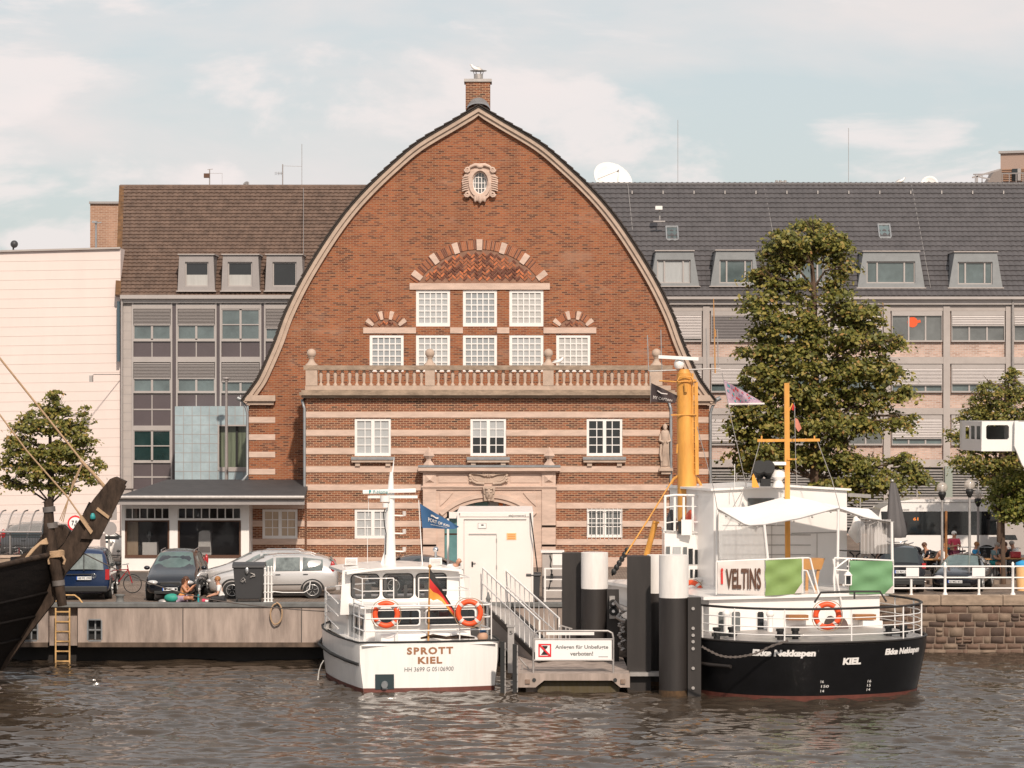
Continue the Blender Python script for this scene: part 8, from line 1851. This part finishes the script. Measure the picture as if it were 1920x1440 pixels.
    for s_ in (-1, 1): b.ball(fc+sd*.034*s_+up*.022+fw*.004, (.03,.03,.022) if glasses else (.013,.013,.009), 8, 6)
    b.build('sunglasses' if glasses else 'eyes', M['black'], T)
    b = MB(); b.tube([fc-up*.052-sd*.02+fw*.0, fc-up*.055+fw*.006, fc-up*.052+sd*.02], .007, 5); b.build('mouth', M['flag_red'] if False else M['lips'] if 'lips' in M else mat('lips', (.40,.13,.10), .5), T)
    for s_ in (-1, 1): b = MB(); b.ball(hd+sd*.092*s_, (.02,.02,.032), 8, 6); b.build('ear', M[skin], T)
    return T
def stand(): return dict(pelvis=(0,0,.93), chest=(0,-.01,1.32), neck=(0,0,1.47), head=(0,-.02,1.60), lsh=(-.19,0,1.40), rsh=(.19,0,1.40), lel=(-.24,.02,1.12), rel=(.24,.02,1.12), lwr=(-.22,-.12,.9), rwr=(.22,-.12,.9), lhp=(-.10,0,.90), rhp=(.10,0,.90), lkn=(-.11,-.02,.50), rkn=(.11,-.02,.50), lan=(-.11,.03,.09), ran=(.11,.03,.09), lto=(-.12,-.13,.04), rto=(.12,-.13,.04))
def sit(lean=.1, h=.47): 
    d = dict(pelvis=(0,.05,h+.08), chest=(0,.05-lean,h+.45), neck=(0,.03-lean*1.3,h+.60), head=(0,-.02-lean*1.4,h+.73), lsh=(-.19,.04-lean,h+.53), rsh=(.19,.04-lean,h+.53), lel=(-.25,-.06-lean,h+.28), rel=(.25,-.06-lean,h+.28), lwr=(-.14,-.27-lean,h+.22), rwr=(.14,-.27-lean,h+.22), lhp=(-.10,.03,h+.07), rhp=(.10,.03,h+.07), lkn=(-.13,-.38,h+.06), rkn=(.13,-.38,h+.06), lan=(-.13,-.40,.09), ran=(.13,-.42,.09), lto=(-.13,-.56,.04), rto=(.13,-.58,.04)); return d
mat('cloth_orange', (.62,.27,.08), .8); mat('cloth_white', (.72,.70,.68), .8); mat('cloth_dark', (.03,.028,.03), .8); mat('cloth_pink', (.65,.07,.13), .8); mat('cloth_blue', (.03,.28,.55), .8); mat('cloth_greyblue', (.16,.24,.26), .8); mat('cloth_teal', (.03,.30,.32), .8); mat('cloth_wine', (.16,.03,.06), .8); mat('cloth_skirt', (.30,.27,.35), .8, var=.7, vs=14, col2=(.50,.30,.38)); mat('cloth_beige', (.30,.25,.2), .8)
# two people sitting on the quay edge, cross-legged; local facing is -Y, turned to face each other
g1 = dict(pelvis=(0,.05,.12), chest=(0,-.06,.46), neck=(0,-.09,.61), head=(0,-.12,.745), face=(0,-1,.05), lsh=(-.18,-.07,.54), rsh=(.18,-.07,.54), lel=(-.24,-.22,.34), rel=(.24,-.2,.36), lwr=(-.08,-.34,.50), rwr=(.10,-.36,.52), lhp=(-.10,.03,.11), rhp=(.10,.03,.11), lkn=(-.30,-.30,.16), rkn=(.32,-.26,.20), lan=(.05,-.36,.07), ran=(-.05,-.28,.07), lto=(.16,-.40,.05), rto=(-.16,-.32,.05))
x, y = at(343, 100.55); person('woman with long curly brown hair in an orange top sitting on the quay', (x, y), R(78), g1, 'cloth_orange', None, 'hair_brown', hairlen=.26, shorts='cloth_skirt', skin='skin_tan', z=QZ+.03, sleeves='none', group='pair sitting on the quay edge')
g2 = dict(g1, lel=(-.23,-.12,.28), rel=(.23,-.12,.28), lwr=(-.12,-.34,.22), rwr=(.12,-.34,.22), lkn=(-.30,-.32,.13), rkn=(.30,-.32,.13))
x, y = at(414, 100.55); person('short-haired blond person in a white T-shirt sitting on the quay', (x, y), R(-80), g2, 'cloth_white', 'cloth_dark', 'hair_ginger', z=QZ+.03, group='pair sitting on the quay edge')
b = MB(); c = P(322, 1121, 100.5); b.ball(c, (.26,.16,.15), 14, 9); b.build('bag', mat('turquoise', (.03,.32,.24), .6, var=.3), label='turquoise bag lying behind the long-haired seated woman', cat='bag')
b = MB(); c = P(372, 1132, 100.4); b.cyl((c.x,c.y,QZ+.03),(c.x,c.y,QZ+.26),.035,n=12); b.cyl((c.x,c.y,QZ+.26),(c.x,c.y,QZ+.30),.02,n=10); b.build('bottle', M['cloth_teal'], label='teal bottle standing between the two seated people', cat='bottle')
b = MB(); c = P(386, 1128, 100.5); b.box(c.x-.14,c.x+.12,c.y,c.y+.2,QZ+.03,QZ+.13,0); b.box(c.x-.02,c.x+.1,c.y-.1,c.y+.05,QZ+.03,QZ+.1,1); b.build('picnic_box', [M['cloth_pink'], M['cloth_white']], label='pink and white snack box in front of the blond person', cat='box', bev=.02)
b = MB(); b.ball(P(307, 1128, 100.6), (.2,.14,.09), 10, 7); b.build('grey_pouch', M['galv'], label='grey pouch at the far left of the picnic things', cat='bag')
# boat crew: man with bald head behind the wheelhouse roof
J = stand(); J.update(pelvis=(0,.05,.93), chest=(.04,-.05,1.30), neck=(.10,-.10,1.44), head=(.16,-.16,1.54), face=(.75,-.6,-.3), lwr=(-.1,-.38,1.05), rwr=(.25,-.35,1.05))
hp_ = P(858, 1052, 94.6); person('bald man in a white shirt leaning over beside the motor boat wheelhouse', (hp_.x-.12, 94.8), R(0), J, 'cloth_white', 'cloth_dark', None, skin='skin', z=hp_.z-1.54)
# people at the tables on the right
J = stand(); J.update(lwr=(-.05,-.30,1.18), rwr=(.08,-.30,1.15), lel=(-.24,-.05,1.12), rel=(.24,-.05,1.12), face=(.4,-1,0))
x, y = at(1789, 113.2); person('white-haired woman in a pink top and sunglasses standing by the bicycles', (x, y), R(20), J, 'cloth_pink', 'cloth_wine', 'hair_white', glasses=True, z=TZ)
x, y = at(1754, 111.9); person('woman with fair hair seated at the table nearest the motorcycle', (x, y), R(70), sit(.25), 'cloth_orange', 'cloth_dark', 'hair_ginger', hairlen=.16, z=TZ, sleeves='none', group='people at the outdoor tables')
J = sit(.05); x, y = at(1768, 112.2); person('dark-haired woman holding up a menu sheet at the same table', (x, y), R(55), J, 'cloth_dark', 'cloth_dark', 'hair_brown', hairlen=.14, z=TZ, group='people at the outdoor tables')
x, y = at(1778, 114.0); person('person in a teal top bending over a bicycle, half behind the thin brown post', (x, y), R(-40), dict(stand(), chest=(0,-.12,1.25), neck=(0,-.22,1.38), head=(0,-.28,1.48)), 'cloth_teal', 'cloth_dark', 'hair_brown', z=TZ)
x, y = at(1903, 113.8); person('person in a pale shirt seated at the table at the right edge', (x, y), R(-60), sit(.1), 'cloth_white', 'cloth_dark', 'hair_grey', z=TZ, group='people at the outdoor tables')
x, y = at(1742, 112.6); person('person in navy seated on the far side of the table by the motorcycle', (x, y), R(-60), sit(.15), 'car_navy', 'cloth_dark', 'hair_brown', z=TZ, group='people at the outdoor tables')
bicycle('grey bicycle behind the person in teal', at(1785, 114.3), R(100), 'car_grey', 'bicycles by the bus', z=TZ); bicycle('bicycle between the two pale lamp poles, turned to the bus', at(1795, 114.3), R(65), 'car_blue', 'bicycles by the bus', z=TZ); bicycle('black bicycle behind the grey-haired man', at(1866, 114.3), R(50), 'car_black', 'bicycles by the bus', z=TZ)
b = MB(); c = P(1768, 1044, 111.7); b.bar(c-Vector((.10,0,.12)), c+Vector((.10,0,.16)), .22, .01, up=(.3,1,0)); b.build('menu_sheet', M['sign_white'], label='white menu sheet held by the dark-haired woman', cat='paper')
x, y = at(1832, 113.0); person('man in a bright blue T-shirt slouching in a dark chair', (x, y), R(60), sit(-.02), 'cloth_blue', 'cloth_beige', 'hair_ginger', z=TZ, group='people at the outdoor tables')
x, y = at(1861, 112.4); person('grey-haired man in a grey-blue shirt and teal shorts sitting sideways', (x, y), R(62), sit(.12), 'cloth_greyblue', None, 'hair_grey' if 'hair_grey' in M else (mat('hair_grey', (.30,.26,.23), .7) and 'hair_grey'), shorts='cloth_teal', z=TZ, group='people at the outdoor tables')
x, y = at(1874, 113.8); person('dark-haired man in navy behind the grey-haired man', (x, y), R(40), sit(.1), 'car_navy', 'cloth_dark', 'hair_brown', z=TZ, group='people at the outdoor tables')
x, y = at(1888, 113.2); person('person in black sitting right of the slim tree trunk', (x, y), R(-30), sit(.15), 'cloth_dark', 'cloth_dark', 'hair_brown', z=TZ, group='people at the outdoor tables')
def table(px, D, label, w_=.75):
    QZ = TZ; T = thing('cafe_table', label, 'table', (X(px, D), D, QZ), 'outdoor tables'); x_, y_ = at(px, D); b = MB(); b.box(x_-w_, x_+w_*.7, y_-.35, y_+.35, QZ+.71, QZ+.75); b.build('table_top', M['wood_chair'], T, bev=.01)
    for i in (-1, 1):
        for j in (-1, 1): b = MB(); b.bar((x_+i*w_*.55-.08, y_+j*.28, QZ), (x_+i*w_*.55-.08, y_+j*.28, QZ+.71), .05); b.build('leg', M['galv'], T)
table(1738, 111.6, 'wooden outdoor table in front of the motorcycle'); table(1908, 112.2, 'wooden outdoor table at the right edge'); table(1846, 111.8, 'wooden outdoor table between the two seated men', .35)
for i, (px, D_, rz) in enumerate(((1828,113.2,60),(1857,112.6,62),(1758,112.1,70),(1890,113.5,-30))):
    T = local(thing('cafe_chair', ['dark cafe chair under the man in bright blue','dark cafe chair under the grey-haired man','dark cafe chair under the fair-haired woman','dark cafe chair under the person in black'][i], 'chair', (*at(px, D_), TZ), 'dark cafe chairs', rz=R(rz)))
    b = MB(); b.box(-.22,.22,-.2,.22,.42,.46); b.build('seat', M['plastic_dark'], T); b = MB(); b.box(-.22,.22,.22,.26,.50,.88); b.build('backrest', M['plastic_dark'], T)
    for a in (-1, 1):
        for c in (-1, 1): b = MB(); b.bar((a*.19, c*.19, 0), (a*.19, c*.19, .42), .03); b.build('leg', M['plastic_dark'], T)
b = MB(); c = at(1917, 106.8); b.lathe((c[0], c[1], QZ), [(.2,0),(.23,.5),(.24,.9)], 14, 0); b.lathe((c[0], c[1], QZ+.9), [(.25,0),(.25,.12),(.05,.2)], 14, 1); b.build('orange_bin', [M['pale_orange'], M['cloth_blue']], label='orange bin with a blue lid at the right edge behind the railing', cat='bin')
b = MB(); c = P(1905, 1035, 112); b.box(c.x-.2, c.x+.2, c.y, c.y+.3, TZ+.76, TZ+1.0); b.build('red_bag', M['car_red'], label='red bag on the outdoor table at the right edge', cat='bag', bev=.03)
b = MB(); D = 107.2; b.box(X(1693,D), X(1703,D), D-1.5, D-1.2, QZ, QZ+.06); b.build('drain_cover', M['rust'], label='flat rusty cover on the quay below the black off-road car', cat='cover')
# ---------------------------------------------------------------- bicycle shelter and signs on the far left
D = 116; T = thing('bicycle_shelter', 'curved glass bicycle shelter with barred fence behind the ship bow', 'shelter', (X(20, D), D, QZ))
b = MB(); n = 12
vs = []
for k in range(n+1):
    t = k/n; yy = D-.2+2.4*t; zz = Z(997, D)+.75*math.sin(math.pi*.5*min(1, t*1.3)); vs += [(X(-80, D), yy, zz), (X(80-10*t, D), yy, zz)]
b.add(vs, [(2*i, 2*i+1, 2*i+3, 2*i+2) for i in range(n)], 0, True); b.build('curved_roof', mat('roof_glass', (.45,.42,.40), .1, alpha=.45, coat=1), T)
b = MB()
for k in range(8):
    px = -70+21*k; b.tube([(X(px, D), D-.2+2.4*t/8, Z(997, D)+.02+.75*math.sin(math.pi*.5*min(1, t/8*1.3))) for t in range(9)], .03, 5)
b.tube([(X(-80, D), D-.2, Z(997, D)), (X(80, D), D-.2, Z(997, D))], .04, 6)
for px in (-40, 20, 78): b.bar((X(px, D), D-.1, QZ), (X(px, D), D-.1, Z(997, D)), .06)
b.build('frame', M['office_metal'], T)
T = thing('bar_fence', 'dark vertical bar fence on a low stone base behind the ship bow', 'fence', (X(20, 114.8), 114.8, QZ)); b = MB(); D = 114.8
for k in range(62): px = -80+3.0*k; b.bar(P(px, 1002, D), P(px, 1041, D), .018)
b.bar(P(-80, 1003, D), P(104, 1003, D), .04); b.bar(P(-80, 1039, D), P(104, 1039, D), .04); b.build('bars', M['black'], T); b = MB(); b.pb(-80, 104, 1041, 1046, D-.1, .3, 0); b.pb(-80, 104, 1046, 1084, D-.05, .25, 1); b.build('stone_base', [M['stone'], M['stone_dark']], T)
T = thing('weight_limit_sign', 'round red-rimmed sign reading 7,5t beside the ship timber', 'sign', (X(141, 110), 110, QZ)); D = 110; c = P(141, 981, D)
b = MB(); b.cyl(c+Vector((0,.03,0)), c, .29, n=32); b.build('red_rim', M['sign_red'], T); b = MB(); b.cyl(c, c-Vector((0,.01,0)), .225, n=32); b.build('sign_face', M['sign_white'], T); b = MB(); ptext(b, '7,5t', 134, 149, 976, 987, D-.02, bold=.03); b.build('lettering', M['black'], T)
b = MB(); b.cyl((c.x, D+.05, QZ), (c.x, D+.05, c.z+.3), .035, n=8); b.build('pole', M['galv'], T)
T = thing('sign_post', 'post with dark backs of square and round signs left of the annex', 'sign', (X(204, 112), 112, QZ)); D = 112
b = MB(); b.cyl((X(204, D), D+.06, QZ), P(204, 945, D+.06), .035, n=8); b.build('pole', M['galv'], T); b = MB(); b.pb(191, 219, 950, 975, D, .03); b.build('square_plate', M['office_metal'], T, bev=.005); b = MB(); c = P(206, 991, D); b.cyl(c+Vector((0,.03,0)), c, .26, n=28); b.build('round_plate', M['office_metal'], T); b = MB(); b.pb(197, 223, 1005, 1011.5, D, .03); b.build('direction_plate', M['black'], T)
T = local(thing('motor_scooter', 'dark motor scooter standing between the blue van and the annex', 'scooter', (*at(213, 109.5), QZ), rz=R(82)))
for x_ in (-.6, .55): b = MB(); b.tube([(x_+.2*math.cos(6.2832*k/18), 0, .24+.2*math.sin(6.2832*k/18)) for k in range(18)], .05, 7, closed=True); b.build('wheel', M['rubber'], T)
b = MB(); b.ball((.4,0,.6), (.4,.17,.22), 12, 8); b.tube([(-.6,0,.3),(-.52,0,.75),(-.42,0,1.05)], [.05,.14,.06], 8); b.box(-.4,.2,-.14,.14,.25,.32); b.build('bodywork', M['car_black'], T); b = MB(); b.ball((.35,0,.84), (.36,.13,.06), 10, 6); b.build('seat', M['trim'], T); b = MB(); b.tube([(-.42,-.3,1.1),(-.4,0,1.07),(-.42,.3,1.1)], .018, 6); b.cyl((-.4,-.28,1.1),(-.4,-.28,1.28),.01,n=5); b.ball((-.4,-.3,1.32),(.02,.08,.05),8,5); b.build('handlebar', M['trim'], T)
T = thing('small_hut', 'small pale kiosk behind the blue van', 'kiosk', (X(175, 118), 118, QZ)); D = 118; b = MB(); b.pb(158, 188, 1003, 1070, D, 1.6, 0); b.pb(160, 186, 1024-.5, 1027, D-.05, .1, 1); b.build('body', [M['panel_wall'], M['office_metal']], T)
